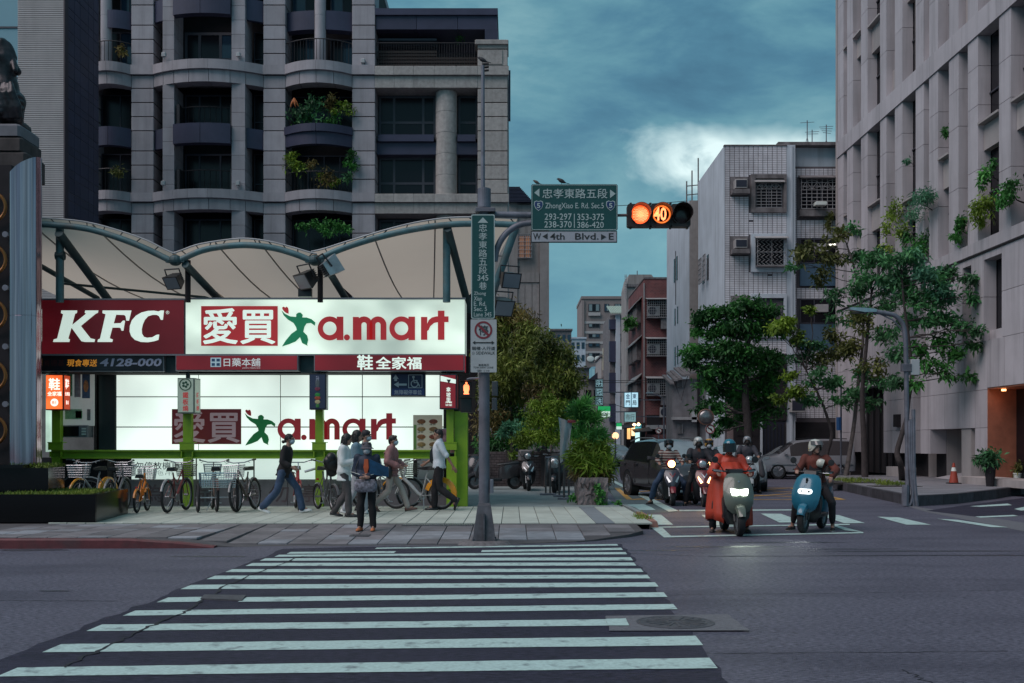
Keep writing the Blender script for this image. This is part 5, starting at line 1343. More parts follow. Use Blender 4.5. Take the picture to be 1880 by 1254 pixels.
def sidetext(mb,s,u0,u1,z0,z1,sf,bold=.02):
 vs,fs=text_raw(s,bold);ax0,ax1=min(v[0]for v in vs),max(v[0]for v in vs);ay0,ay1=min(v[1]for v in vs),max(v[1]for v in vs)
 mb.add([sf(u0+(u1-u0)*(v[0]-ax0)/(ax1-ax0),z0+(z1-z0)*(v[1]-ay0)/(ay1-ay0))for v in vs],fs)
sidetext(mb,'鞋',.15,.8,Z(714),Z(695),sf);sidetext(mb,'全家福',.1,.9,Z(726),Z(719),sf);sidetext(mb,'B1',.3,.7,Z(742),Z(735),sf);mb.build('lettering',ML_,t)
M_PALE=mat('pale_green_sign_face',(.36,.43,.36),.45,var=.06,emit=(.45,.55,.45),estr=.16)
t,X,Z,sf=lantern('pale green box sign with a round emblem and red characters 鐵板燒',326,357,368,694,759,M_PALE,M_PALE,mat('grey_green_frame',(.15,.18,.16),.5))
lettering(t,'鐵',X(336.5),X(346.5),Z(731),Z(720),23.969,M_LRED,.02);lettering(t,'板',X(336.5),X(346.5),Z(743),Z(732.5),23.969,M_LRED,.02);lettering(t,'燒',X(336.5),X(346.5),Z(755),Z(744.5),23.969,M_LRED,.02)
mb=MB();mb.torus((X(341),23.966,Z(706)),.125,.012,'y',24,6)
for k in range(5):mb.ball((X(341)+.05*math.cos(k*1.256),23.966,Z(706)+.05*math.sin(k*1.256)),(.03,.005,.028),8,5)
mb.build('emblem',mat('dark_green_ink',(.02,.09,.05),.5,var=0),t)
mb=MB();[sidetext(mb,c,.25,.75,Z(730+12*i),Z(720+12*i),sf)for i,c in enumerate('鐵板燒')];mb.build('lettering',M_LRED,t)
M_NAVYF=mat('dark_blue_sign_face',(.035,.045,.09),.4,var=.1)
t,X,Z,sf=lantern('dark blue box sign showing stacked coloured vegetable rounds',568,599,602.5,686,752,M_NAVYF,M_NAVYF,mat('navy_sign_frame',(.02,.022,.035),.5))
for i,(y,c,w)in enumerate(((704,(.10,.12,.13),4),(714,(.20,.035,.07),5.2),(725,(.03,.26,.05),5),(731,(.4,.07,.03),5.5),(738,(.5,.42,.22),5),(745,(.05,.2,.05),3.4))):
 mb=MB();mb.ball((X(583.5),23.966,Z(y)),(w*.012,.006,.045 if i else .12),14,8);mb.build('vegetable_print',mat('print_tone_%d'%i,c,.5,var=.2,scale=30),t)
lettering(t,'蔬食',X(580.5),X(586.5),Z(705),Z(690),23.968,M_LILAC,.0)
t,X,Z,sf=lantern('red box sign with white top reading 拿坡里 beside the green end panel',807,838,841,687,751,mat('red_sign_face',(.25,.018,.028),.45,var=.08,emit=(.28,.018,.028),estr=.22),M_LREDD,M_NAVY2)
mb=MB();mb.prism([(X(809),Z(690)),(X(837),Z(697)),(X(837),Z(704.5)),(X(809),Z(700))],23.955,23.968);mb.build('white_flash',M_LWHITE,t)
mb=MB();mb.prism([(X(820),Z(697)),(X(828),Z(697)),(X(824.5),Z(705))],23.95,23.954);mb.build('emblem',M_INK,t)
for i,c in enumerate('拿坡里'):lettering(t,c,X(819.5),X(827.5),Z(719.5+9.6*i),Z(711+9.6*i),23.968,M_LWHITE,.02)
lettering(t,'炸雞',X(818),X(830),Z(740.5),Z(737),23.968,M_LWHITE,.01);lettering(t,'披薩',X(818),X(830),Z(745.5),Z(742),23.968,M_LWHITE,.01)
t=signbox('parking_space_sign','dark blue sign with white arrows and a wheelchair symbol',714,779,684,726,mat('dark_blue_plate',(.014,.022,.075),.45,var=.08),YS+.35,.06,M_NAVY2)
MB().box(SX(716),SX(777),YS+.343,YS+.349,SZ(724),SZ(712)).build('name_band',mat('mid_blue_plate',(.025,.05,.17),.45,var=.08),t)
Ym=YS+.342
M_PLET=mat('pale_print',(.48,.53,.58),.5,var=0)
a_=MB();a_.prism([(SX(x),SZ(y))for x,y in((721,698),(721,694),(718,694),(723.5,686),(729,694),(726,694),(726,698))],Ym-.006,Ym)
a_.prism([(SX(x),SZ(y))for x,y in((720,704.5),(729,699),(729,702.6),(744,702.6),(744,706.4),(729,706.4),(729,710))],Ym-.006,Ym);a_.build('arrow',M_PLET,t)
f_=MB()
for b in((747,773,686,687),(747,773,710,711),(747,748,687,710),(772,773,687,710)):f_.box(SX(b[0]),SX(b[1]),Ym-.005,Ym,SZ(b[3]),SZ(b[2]))
f_.build('square_border',M_PLET,t)
wc=MB();wc.torus((SX(758.5),Ym-.004,SZ(703)),.075,.011,'y',20,5);wc.ball((SX(756.5),Ym-.004,SZ(690.5)),(.03,.006,.03),10,6)
wc.tube([(SX(756.5),Ym-.004,SZ(693)),(SX(758),Ym-.004,SZ(701)),(SX(765),Ym-.004,SZ(701)),(SX(768),Ym-.004,SZ(708))],.014,6);wc.tube([(SX(757),Ym-.004,SZ(697)),(SX(764),Ym-.004,SZ(697))],.012,6);wc.build('wheelchair_symbol',M_PLET,t)
lettering(t,'無障礙停車位',SX(721),SX(772),SZ(723),SZ(714.5),Ym,M_PLET,.005)
mbd=thing('menu_board','beige menu board with rows of food pictures on the lit wall','menu board',(VX(786),YW-.05,VZ(825)))
MB().box(VX(759),VX(812),YW-.06,YW-.004,VZ(826),VZ(762)).build('board',mat('menu_beige',(.36,.33,.27),.5,var=.08,emit=(.3,.28,.22),estr=.25),mbd)
MB().box(VX(760),VX(765),YW-.065,YW-.061,VZ(825),VZ(780)).build('green_band',mat('menu_green',(.16,.28,.08),.5),mbd)
FOOD=[mat('food_%d'%i,c,.5,var=.5,scale=26)for i,c in enumerate(((.28,.10,.04),(.22,.05,.03),(.33,.20,.08),(.26,.13,.05)))]
for j in range(4):
 for i in range(2):
  x,y=774+i*22,774+j*14
  MB().ball((VX(x),YW-.064,VZ(y)),(.10,.012,.055),12,6).build('food_picture',FOOD[(i+j*2)%4],mbd)
  lettering(mbd,'炸雞披薩'[(i+j)%3:(i+j)%3+2],VX(x-7),VX(x+4),VZ(y+7),VZ(y+4.2),YW-.061,M_INK,0,depth=.002)
sbd=thing('poster_board','small framed poster board leaning behind the right green post','poster',(VX(826),YW-.25,VZ(830)))
MB().box(VX(811),VX(842),YW-.28,YW-.24,VZ(832),VZ(787)).build('frame',M_STEEL,sbd)
MB().box(VX(812),VX(841),YW-.29,YW-.281,VZ(831),VZ(788)).build('print',mat('poster_print',(.24,.13,.17),.5,var=.6,scale=9),sbd)
pw=thing('advert_board','white hanging panel of small adverts beside the orange box sign','poster',(VX(150),YW-.2,VZ(780)))
MB().box(VX(114),VX(180),YW-.25,YW-.2,VZ(782),VZ(684)).build('board',mat('grey_white_board',(.46,.50,.48),.5,var=.08,emit=(.5,.55,.52),estr=.15),pw)
for(a,b,c,d,col)in((131,141,686,728,(.25,.45,.25)),(145,156,686,730,(.36,.30,.33)),(159,173,687,732,(.03,.12,.22)),(128,158,752,770,(.30,.48,.30)),(147,159,755,768,(.12,.4,.15)),(168,174,752,772,(.2,.22,.22))):
 MB().box(VX(a),VX(b),YW-.262,YW-.251,VZ(d),VZ(c)).build('advert',mat('advert_%d'%a,col,.5,var=.25,scale=14),pw)
MB().ball((VX(166),YW-.264,VZ(710)),(.06,.008,.14),10,6).build('advert_picture',mat('advert_figure',(.4,.2,.08),.5,var=.4,scale=20),pw)
sv=thing('microwave_oven','dark grey oven on a shelf under the advert panel','oven',(VX(140),YW-.3,VZ(803)))
MB().bev(VX(121),VX(172),YW-.35,YW,VZ(803),VZ(781),.02).build('body',mat('grey_appliance',(.16,.16,.18),.5),sv)
MB().box(VX(124),VX(156),YW-.365,YW-.351,VZ(801),VZ(783)).build('door',M_BLACKWIN,sv)
for k in range(3):MB().box(VX(161),VX(169),YW-.362,YW-.351,VZ(789+5*k),VZ(786+5*k)).build('button',M_SIGNWHITE,sv)
lp=thing('light_strip','tall narrow lit white panel beside the chrome column','panel',(SX(72),YS+.6,SZ(830)))
MB().box(SX(66),SX(71),YS+.5,YS+.8,SZ(830),SZ(684)).build('face',glow_panel('mint_strip',(.6,.85,.72),.4,.8),lp)
cnt=thing('counter','low dark counter with a white top behind the green beam','counter',(VX(150),YW-.4,.12))
MB().box(VX(118),VX(212),YW-.5,YW-.05,.12,VZ(828)).build('body',M_DARKIN,cnt)
MB().box(VX(139),VX(202),YW-.56,YW-.03,VZ(828)+.002,VZ(826)).build('top',M_WHITE,cnt)
dk=thing('back_wall','dark stair wall behind the orange box sign','wall',(SX(110),27,0.1))
MB().box(-13,VX(182),26.6,26.8,.1,3.6).build('wall',M_DARKIN,dk)
MB().box(-12.6,VX(126),26.4,26.58,.1,3.3).build('panel',mat('white_tile_panel',(.2,.21,.21),.5,var=.2),dk)
for i in range(5):MB().box(VX(100)-1.2+i*.3,VX(100)-1.0+i*.3,25.6,25.9,.12,.8+.2*(i%3)).build('storage_box',M_BLACK,dk)
# ------------------------------------------------------------------ signal pole, signs, lamps
DP=16.5
def PX(px):return(px-CX)*DP/F
def PZ(py):return H+(HY-py)*DP/F
M_GREENSIGN=mat('street_sign_green',(.008,.060,.058),.4,var=.08,scale=2)
M_POLEB=mat('weathered_pole',(.145,.145,.175),.6,.3,var=.35,scale=6,streak=.45,bump=.2,bscale=60,dirt=(.10,.08,.08),dscale=3,damt=.5)
px0=PX(889);pzb=pz(px0,DP)
pole=thing('signal_pole','weathered grey steel traffic signal pole with flared foot at the pavement corner','signal pole',(px0,DP,pzb))
MB().lathe([(.082,.55),(.082,PZ(346)-pzb)],(px0,DP,pzb),24).build('pole',M_POLEB,pole,smooth=True)
MB().lathe([(.086,PZ(383)-pzb),(.10,PZ(382)-pzb),(.10,PZ(360)-pzb),(.10,PZ(347)-pzb),(.02,PZ(345)-pzb)],(px0,DP,pzb),20).build('top_sleeve',M_GALV,pole)
MB().lathe([(.032,PZ(346)-pzb),(.026,PZ(120)-pzb),(.0,PZ(119)-pzb)],(px0-.02,DP,pzb),14).build('mast',M_GALV,pole,smooth=True)
b=MB()
for z in(PZ(118),PZ(124),PZ(130)):b.tube([(px0-.02,DP,z),(px0+.07,DP,z+.01)],.018,6)
b.build('mast_head',M_BLACK,pole)
M_POLEF=mat('grimy_foot_steel',(.085,.085,.10),.65,.2,var=.4,scale=6,streak=.5,bump=.25)
MB().box(px0-.185,px0+.185,DP-.185,DP+.185,pzb-.03,pzb+.035).build('base_plate',M_POLEF,pole)
MB().loft([[(px0+sx*w,DP+sy*w,pzb+z)for sx,sy in((-1,-1),(1,-1),(1,1),(-1,1))]for w,z in((.165,.036),(.15,.2),(.098,.56),(.083,.60))]).build('foot',M_POLEF,pole)
MB().box(px0-.012,px0+.012,DP-.195,DP-.10,pzb+.036,pzb+.45).build('rib',M_POLEF,pole)
for sx in(-1,1):
 for sy in(-1,1):MB().cyl((px0+sx*.165,DP+sy*.165,pzb+.03),(px0+sx*.165,DP+sy*.165,pzb+.07),.018,n=6).build('bolt',M_POLEF,pole)
MB().lathe([(.0,.0),(.42,-.01),(.36,.04),(.26,.055),(.0,.055)],(px0,DP,pzb-.02),22).build('mortar_collar',mat('rough_mortar',(.13,.12,.125),.9,var=.4,scale=12,bump=.5),pole)
MB().bev(px0+.083,px0+.14,DP-.06,DP+.06,PZ(905),PZ(880),.01).build('junction_box',M_GALV,pole)
MB().bev(px0-.13,px0+.17,DP-.13,DP+.13,PZ(391),PZ(384),.01).build('clamp',M_POLEB,pole)
MB().bev(px0+.085,px0+.16,DP-.07,DP+.07,PZ(404),PZ(386),.01).build('clamp',M_BLACK,pole)
MB().tube([(px0+.1,DP,PZ(394)),(PX(975),DP,PZ(395))],.048,14).build('arm',M_GALV,pole,smooth=True)
MB().tube([(PX(1128),DP+.02,PZ(395)),(PX(1160),DP+.02,PZ(394.5))],.022,10).build('arm_end',mat('reddish_arm',(.16,.10,.10),.6),pole)
br_=[(908,480),(911,462),(917,446),(927,431),(940,420),(956,412),(976,409)]
MB().tube([(PX(x),DP,PZ(y))for x,y in smooth(br_,4)],.048,12).build('brace',M_GALV,pole,smooth=True)
MB().tube([(PX(975),DP+.03,PZ(395)),(PX(1130),DP+.03,PZ(395))],.045,10).build('arm_rail',M_GALV,pole)
def plate(mb,x0,x1,z0,z1,y0,y1,r=.03):
 pts=[]
 for cx,cz,a0 in((x1-r,z1-r,0),(x0+r,z1-r,90),(x0+r,z0+r,180),(x1-r,z0+r,270)):
  for k in range(5):a=R(a0+22.5*k);pts.append((cx+r*math.cos(a),cz+r*math.sin(a)))
 return mb.prism(pts,y0,y1)
def plate_border(mb,x0,x1,z0,z1,y,w,r=.03):
 for a in((x0+r,x1-r,z1-w,z1),(x0+r,x1-r,z0,z0+w),(x0,x0+w,z0+r,z1-r),(x1-w,x1,z0+r,z1-r)):mb.box(a[0],a[1],y-.003,y,a[2],a[3])
 for cx,cz,a0 in((x1-r,z1-r,0),(x0+r,z1-r,90),(x0+r,z0+r,180),(x1-r,z0+r,270)):
  mb.loft([[(cx+(r-w)*math.cos(R(a0+15*k)),y-.003,cz+(r-w)*math.sin(R(a0+15*k)))for k in range(7)],[(cx+r*math.cos(R(a0+15*k)),y-.003,cz+r*math.sin(R(a0+15*k)))for k in range(7)]],closed=False)
 return mb
M_SGL=mat('sign_print_white',(.40,.47,.46),.5,var=.04)
Y1=DP-.10
st=thing('road_name_sign','wide green overhead sign pointing both ways along 忠孝東路五段','road sign',(PX(1054),Y1,PZ(425)))
plate(MB(),PX(975),PX(1133),PZ(425.5),PZ(341),Y1,Y1+.03).build('plate',M_GREENSIGN,st)
plate_border(MB(),PX(976),PX(1132),PZ(424.5),PZ(342),Y1,.008,.028).build('border',M_SGL,st)
yy=Y1-.001
lettering(st,'忠孝東路五段',PX(995.5),PX(1114),PZ(367),PZ(349.5),yy,M_SGL,.012,depth=.003)
lettering(st,'ZhongXiao E. Rd. Sec.5',PX(1000.5),PX(1107.5),PZ(388.5),PZ(375),yy,M_SGL,.006,depth=.003)
lettering(st,'293-297',PX(999.5),PX(1049),PZ(406.5),PZ(394.5),yy,M_SGL,.008,depth=.003);lettering(st,'353-375',PX(1059),PX(1108),PZ(407),PZ(395),yy,M_SGL,.008,depth=.003)
lettering(st,'238-370',PX(999),PX(1049),PZ(420.5),PZ(408.5),yy,M_SGL,.008,depth=.003);lettering(st,'386-420',PX(1059),PX(1107.5),PZ(421),PZ(409.5),yy,M_SGL,.008,depth=.003)
a_=MB();a_.prism([(PX(980.5),PZ(356.5)),(PX(990),PZ(349)),(PX(990),PZ(364))],yy-.003,yy);a_.prism([(PX(1129),PZ(358.5)),(PX(1119),PZ(351)),(PX(1119),PZ(366.5))],yy-.003,yy);a_.box(PX(1053),PX(1054.5),yy-.003,yy,PZ(421),PZ(395));a_.build('arrow',M_SGL,st)
for cx in(988.5,1120):
 sh=[(-8,-7),(-4,-9),(0,-7.5),(4,-9),(8,-7),(8.5,-1),(6,5),(0,10),(-6,5),(-8.5,-1)]
 e=MB().prism([(PX(cx+x),PZ(380+y))for x,y in sh],yy-.004,yy).build('route_shield',M_SGL,st)
 MB().prism([(PX(cx+x*.84),PZ(380+y*.84))for x,y in sh],yy-.007,yy-.0045).build('shield_field',mat('route_blue',(.012,.03,.12),.4,var=.05),e)
 lettering(e,'5',PX(cx-3.2),PX(cx+3.2),PZ(385),PZ(376),yy-.0075,M_SGL,.02,depth=.003)
sb2=thing('boulevard_sign','narrow white sign reading W 4th Blvd. E under the green overhead sign','road sign',(PX(1054),Y1,PZ(447)))
MB().box(PX(974.5),PX(1132),Y1,Y1+.03,PZ(447.5),PZ(426.5)).build('plate',M_INK,sb2)
MB().box(PX(976),PX(1130.5),Y1-.003,Y1-.0005,PZ(446),PZ(428)).build('field',mat('plate_pale_lilac',(.36,.36,.40),.5,var=.05),sb2)
yk=Y1-.0035
for s_,a,b in(('W',978.5,993),('4th',1009.5,1036),('Blvd.',1055,1098),('E',1116.5,1125.5)):lettering(sb2,s_,PX(a),PX(b),PZ(442.5),PZ(430.5),yk,M_INK,.014,depth=.003)
a_=MB();a_.prism([(PX(995.5),PZ(436.5)),(PX(1005),PZ(431)),(PX(1005),PZ(442))],yk-.003,yk);a_.prism([(PX(1112),PZ(437.5)),(PX(1102.5),PZ(432)),(PX(1102.5),PZ(443))],yk-.003,yk);a_.build('arrow',M_INK,sb2)
Y2=DP-.115
ln=thing('lane_name_sign','tall green street name sign with an up arrow and the number 345','road sign',(PX(887),Y2,PZ(586)))
plate(MB(),PX(865.5),PX(908.5),PZ(586.5),PZ(396.5),Y2,Y2+.02,.022).build('plate',M_SGL,ln)
plate(MB(),PX(867.3),PX(906.7),PZ(584.7),PZ(398.5),Y2-.003,Y2-.0005,.016).build('field',M_GREENSIGN,ln)
yl=Y2-.0035
MB().prism([(PX(877.5),PZ(412)),(PX(887),PZ(402)),(PX(896.5),PZ(412))],yl-.003,yl).build('arrow',M_SGL,ln)
for i,c in enumerate('忠孝東路五段'):lettering(ln,c,PX(879.5),PX(894.5),PZ(428+15.4*i),PZ(414.5+15.4*i),yl,M_SGL,.012,depth=.003)
lettering(ln,'345',PX(877),PX(897),PZ(517.5),PZ(507),yl,M_SGL,.01,depth=.003);lettering(ln,'巷',PX(880),PX(894),PZ(533.5),PZ(520),yl,M_SGL,.012,depth=.003)
for s_,w,y in(('Zhong',22,545.5),('Xiao',15,554),('E. Rd.',22.5,563.5),('Sec. 5',24,573),('Lane 345',32,583)):lettering(ln,s_,PX(870.5),PX(870.5+w),PZ(y),PZ(y-8),yl,M_SGL,.008,depth=.003)
npk=thing('no_parking_sign','white no parking plate with a crossed red ring above the word SIDEWALK','road sign',(PX(888),Y2,PZ(684)))
plate(MB(),PX(864.5),PX(912),PZ(684.5),PZ(588),Y2,Y2+.018,.012).build('plate',M_SIGNGREY,npk)
M_PRED=mat('prohibition_red',(.20,.02,.03),.45,var=.05)
yn=Y2-.001
lettering(npk,'停',PX(879.5),PX(896.5),PZ(617),PZ(599),yn,M_INK,.012,depth=.003)
rr=MB();c0=(PX(887.8),0,PZ(607.5));ro,ri=16.2*DP/F,12.8*DP/F;n=36
vs=[(c0[0]+q*math.cos(2*PI*k/n),yn-.0045,c0[2]+q*math.sin(2*PI*k/n))for q in(ro,ri)for k in range(n)]
rr.add(vs,[(k,(k+1)%n,n+(k+1)%n,n+k)for k in range(n)]);d_=ri*.72;w_=.012
rr.add([(c0[0]-d_-w_,yn-.0048,c0[2]+d_-w_),(c0[0]-d_+w_,yn-.0048,c0[2]+d_+w_),(c0[0]+d_+w_,yn-.0048,c0[2]-d_+w_),(c0[0]+d_-w_,yn-.0048,c0[2]-d_-w_)],[(0,1,2,3)])
rr.build('prohibition_ring',M_PRED,npk)
a_=MB();a_.prism([(PX(x),PZ(y))for x,y in((868,630.5),(873,627),(873,629.4),(903,629.4),(903,627),(908,630.5),(903,634),(903,631.6),(873,631.6),(873,634))],yn-.003,yn);a_.build('double_arrow',M_INK,npk)
for s_,a,b,y0,y1 in(('騎樓‧人行道',867,909,644,637.5),('⊙ SIDEWALK',867,909,652.5,646.5),('違者拖吊',878.5,897.5,673,669),('TOW-AWAY ZONE',869.5,906,677.5,674),('☎ 110',876,898.5,683.5,679.5)):lettering(npk,s_,PX(a),PX(b),PZ(y0),PZ(y1),yn,M_INK,.004,depth=.002)
Y3=DP-.05
sg=thing('traffic_signal','horizontal three lens traffic signal lit orange red with a 40 second countdown','traffic light',(PX(1210),Y3,PZ(418)))
M_SIGB=mat('brownish_black_housing',(.030,.018,.018),.5,var=.2)
for x0,x1 in((1151.5,1194),(1194.5,1231),(1231.5,1267)):
 h=MB();plate(h,PX(x0),PX(x1),PZ(417),PZ(375.5),Y3,Y3+.16,.03);h.build('housing',M_SIGB,sg)
for x in(1158,1194,1231,1262):
 for y in(374,418):MB().box(PX(x)-.015,PX(x)+.015,Y3+.03,Y3+.12,PZ(y)-.012,PZ(y)+.012).build('lug',M_SIGB,sg)
M_LED=mat('lit_red_lens',(.9,.3,.1),.4,var=0,emit=(1,.09,.02),estr=1.6);M_DOT=mat('lit_led',(1,.8,.6),.4,var=0,emit=(1,.26,.11),estr=2.2)
M_OFF=mat('unlit_lens',(.018,.012,.012),.25,var=0)
for i,(x,m)in enumerate(((1174.5,M_LED),(1213,M_OFF),(1250,M_OFF))):
 c=(PX(x),Y3-.005,PZ(395.5));r=.137
 ls=MB().lathe([(0,-.03),(r*.5,-.026),(r*.85,-.012),(r,0),(r,.01),(0,.01)],c,28,'y').build('lens',m,sg,smooth=True)
 vz=MB();n=24;secs=[]
 for(yo,q)in((.0,1.05),(-.20,1.10)):
  secs.append([(c[0]+r*q*math.cos(a),c[1]+yo*(1 if math.sin(a)>-.3 else .35),c[2]+r*q*math.sin(a))for a in[R(-60+300*k/n)for k in range(n+1)]]+[(c[0]+r*(q-.045)*math.cos(a),c[1]+yo*(1 if math.sin(a)>-.3 else .35),c[2]+r*(q-.045)*math.sin(a))for a in[R(-60+300*k/n)for k in reversed(range(n+1))]])
 vz.loft(secs);vz.build('visor',M_SIGB,sg)
 if i==0:
  d=MB()
  for a in range(-6,7):
   for b_ in range(-6,7):
    if a*a+b_*b_<34:d.ball((c[0]+a*.020+(b_%2)*.01,c[1]-.031+.0007*(a*a+b_*b_),c[2]+b_*.019),.0085,6,4)
  o=d.build('led',M_DOT,ls);o['kind']='stuff'
 if i==1:
  lettering(ls,'40',c[0]-.118,c[0]+.075,c[2]-.10,c[2]+.105,c[1]-.032,mat('lit_countdown',(1,.6,.3),.4,var=0,emit=(1,.22,.07),estr=2.4),.022,name='countdown_digits')
  rg=MB().torus((c[0]+.004,c[1]-.02,c[2]),.125,.012,'y',28,6).build('lit_rim',mat('lit_rim_orange',(.8,.2,.05),.4,var=0,emit=(1,.2,.03),estr=.9),ls)
D4=17.1
pd=thing('pedestrian_signal','pedestrian signal showing a glowing orange standing figure beside the pole','traffic light',((857-CX)*D4/F,D4,H+(HY-757)*D4/F))
X4=lambda p:(p-CX)*D4/F
Z4=lambda p:H+(HY-p)*D4/F
for y0,y1 in((700,729),(730,757)):
 h=MB();h.loft([[(X4(844.5+(y0>720)),D4,Z4(y1)),(X4(867),D4,Z4(y1)),(X4(866),D4,Z4(y0)),(X4(844.5),D4,Z4(y0))],[(X4(846),D4+.18,Z4(y1)),(X4(872),D4+.18,Z4(y1)),(X4(872),D4+.18,Z4(y0)),(X4(846),D4+.18,Z4(y0))]]);h.build('housing',M_SIGB,pd)
 MB().loft([[(X4(843.5),D4-.14,Z4(y0-.5)),(X4(868),D4-.14,Z4(y0-.5)),(X4(868),D4-.14,Z4(y0)),(X4(843.5),D4-.14,Z4(y0))],[(X4(844),D4,Z4(y0-1)),(X4(868),D4,Z4(y0-1)),(X4(868),D4,Z4(y0-.2)),(X4(844),D4,Z4(y0-.2))]]).build('visor',M_SIGB,pd)
 MB().box(X4(846.5),X4(864.5),D4-.006,D4-.001,Z4(y1-2),Z4(y0+2)).build('lens',M_OFF,pd)
fg=MB();yv=D4-.02
fg.ball((X4(856.3),yv,Z4(703.6)),(.018,.006,.018),10,6)
fg.prism([(X4(x),Z4(y))for x,y in((853,706),(859.5,706),(861.5,709),(861.5,716),(860,720),(861.5,724),(851,724),(852.5,720),(851,716),(851,709))],yv-.006,yv+.004)
fg.build('lit_figure',mat('lit_pedestrian',(1,.6,.3),.4,var=0,emit=(1,.18,.06),estr=2.2),pd)
MB().tube([(X4(858),D4+.1,Z4(696)),(X4(864),D4,Z4(695)),(PX(889),DP,PZ(694))],.02,6).build('bracket',M_GALV,pd)
cz=thing('signal_box','dark louvred signal head seen from behind, right of the pole','traffic light',(X4(916),D4,Z4(752)))
for y0,y1 in((700,726),(730,752)):MB().bev(X4(903),X4(914-(y0-700)*.05),D4,D4+.2,Z4(y1),Z4(y0),.01).build('housing',mat('green_grey_housing',(.05,.06,.07),.5,var=.2),cz)
M_BIRD=mat('dark_feathers',(.03,.03,.035),.7,var=.4,scale=30);M_BIRDB=mat('grey_brown_feathers',(.10,.08,.07),.7,var=.4,scale=30)
def bird(px,py,D,s,face,m,lab):
 x,y,z=P(px,py,D);t=thing('bird',lab,'bird',(x,y,z))
 mb=MB()
 path=[(-.09,0,.05),(-.06,0,.06),(-.03,0,.075),(.0,0,.09),(.03,0,.105),(.05,0,.12),(.068,0,.128),(.085,0,.125)]
 mb.tube(path,[.006,.018,.032,.038,.034,.024,.021,.008],10)
 mb.tube([(.08,0,.126),(.102,0,.122)],[.007,.001],6)
 mb.loft([[(-.07,-.012,.06),(-.07,.012,.06),(-.07,.012,.052),(-.07,-.012,.052)],[(-.15,-.016,.035),(-.15,.016,.035),(-.15,.016,.031),(-.15,-.016,.031)]])
 Mx=Matrix.Translation((x,y,z))@Matrix.Diagonal((face*s,s,s,1));mb.xform(Mx);mb.build('body',m,t,smooth=60)
 lg=MB()
 for sy in(-.012,.012):lg.tube([(.0,sy,.06),(.005,sy,0)],.004,4)
 lg.xform(Mx);lg.build('leg',M_BIRD,t)
bird(886,119,DP,.85,-1,M_BIRD,'small dark bird perched on the tip of the tall mast')
bird(985,341,DP-.08,.6,-1,M_BIRDB,'small brown bird on the left end of the green overhead sign')
bird(1031,341,DP-.08,.8,-1,M_BIRD,'dark bird with a long beak standing on the green overhead sign')
DL=26.6
def EX(px):return(px-CX)*DL/F
def EZ(py):return H+(HY-py)*DL/F
lmp=thing('street_lamp','grey street lamp with curved arm and bundled conduits at the right kerb','street lamp',(EX(1664),DL,0))
sp_=[(1667,930),(1664,700),(1663,640),(1661,610),(1656,593),(1644,580),(1625,575),(1604,572)]
MB().tube([(EX(x),DL,EZ(y))for x,y in smooth(sp_,4)],.058,12).build('pole',M_GALV,lmp,smooth=True)
MB().tube([(EX(1662),DL,EZ(612)),(EX(1640),DL,EZ(588)),(EX(1615),DL,EZ(576))],.02,6).build('stay',M_GALV,lmp)
MB().loft([[(EX(1608),DL-.07,EZ(573)),(EX(1608),DL+.07,EZ(573)),(EX(1608),DL+.07,EZ(568)),(EX(1608),DL-.07,EZ(568))],[(EX(1585),DL-.13,EZ(574)),(EX(1585),DL+.13,EZ(574)),(EX(1585),DL+.13,EZ(566)),(EX(1585),DL-.13,EZ(566))],[(EX(1559),DL-.09,EZ(569)),(EX(1559),DL+.09,EZ(569)),(EX(1559),DL+.09,EZ(565)),(EX(1559),DL-.09,EZ(565))]]).build('lamp_head',M_STEEL,lmp)
MB().box(EX(1563),EX(1592),DL-.07,DL+.07,EZ(575.5),EZ(574)).build('lens',M_BLACK,lmp)
MB().bev(EX(1671),EX(1687),DL-.06,DL+.12,EZ(688),EZ(660),.01).build('control_box',M_SIGNGREY,lmp)
MB().bev(EX(1655),EX(1672),DL-.08,DL+.08,EZ(682),EZ(668),.01).build('clamp',M_POLEB,lmp)
for pts,r in(([(1670,770),(1671,850),(1673,900),(1670,922),(1662,931)],.04),([(1674,752),(1675,860),(1678,905),(1681,931)],.05),([(1667,772),(1668,850),(1675,930)],.035),([(1660,890),(1659,928)],.09)):
 MB().tube([(EX(x),DL-.1,EZ(y))for x,y in smooth(pts,3)],r,8).build('conduit',M_GALV,lmp,smooth=True)
def post(lab,px,base_y,top_y,nm='sign_post',r=.04,cat='sign post',m=M_GALV,zb=0):
 x,D,_=G(px,base_y,zb);t=thing(nm,lab,cat,(x,D,zb))
 MB().cyl((x,D,zb),(x,D,H+(HY-top_y)*D/F),r,n=10).build('pole',m,t);return t,D
t,D=post('pale post with a narrow blue plate beside the slim pavement tree',1544,871,690,zb=.25)
MB().box((1538-CX)*D/F,(1542-CX)*D/F,D-.2,D+.2,H+(HY-790)*D/F,H+(HY-766)*D/F).build('plate',mat('parking_blue',(.02,.10,.28),.4,var=.1),t)
def roundsign(t,px,py,D,rpx,slash=True):
 c=((px-CX)*D/F,D-.07,H+(HY-py)*D/F);r=rpx*D/F
 MB().lathe([(0,-.01),(r,-.01),(r,.01),(0,.01)],c,24,'y').build('disc',M_SIGNWHITE,t)
 MB().torus((c[0],c[1]-.012,c[2]),r*.86,r*.13,'y',24,6).build('red_ring',M_PRED,t)
 a=MB();a.tube([(c[0]-r*.6,c[1]-.02,c[2]+r*.6),(c[0]+r*.6,c[1]-.02,c[2]-r*.6)],r*.09,4);a.build('slash',M_PRED,t)
 b=MB();b.tube([(c[0]+r*.4,c[1]-.015,c[2]-r*.4),(c[0]+r*.25,c[1]-.015,c[2]+r*.05),(c[0]-r*.4,c[1]-.015,c[2]+r*.2)],r*.12,4);b.build('arrow',M_INK,t)
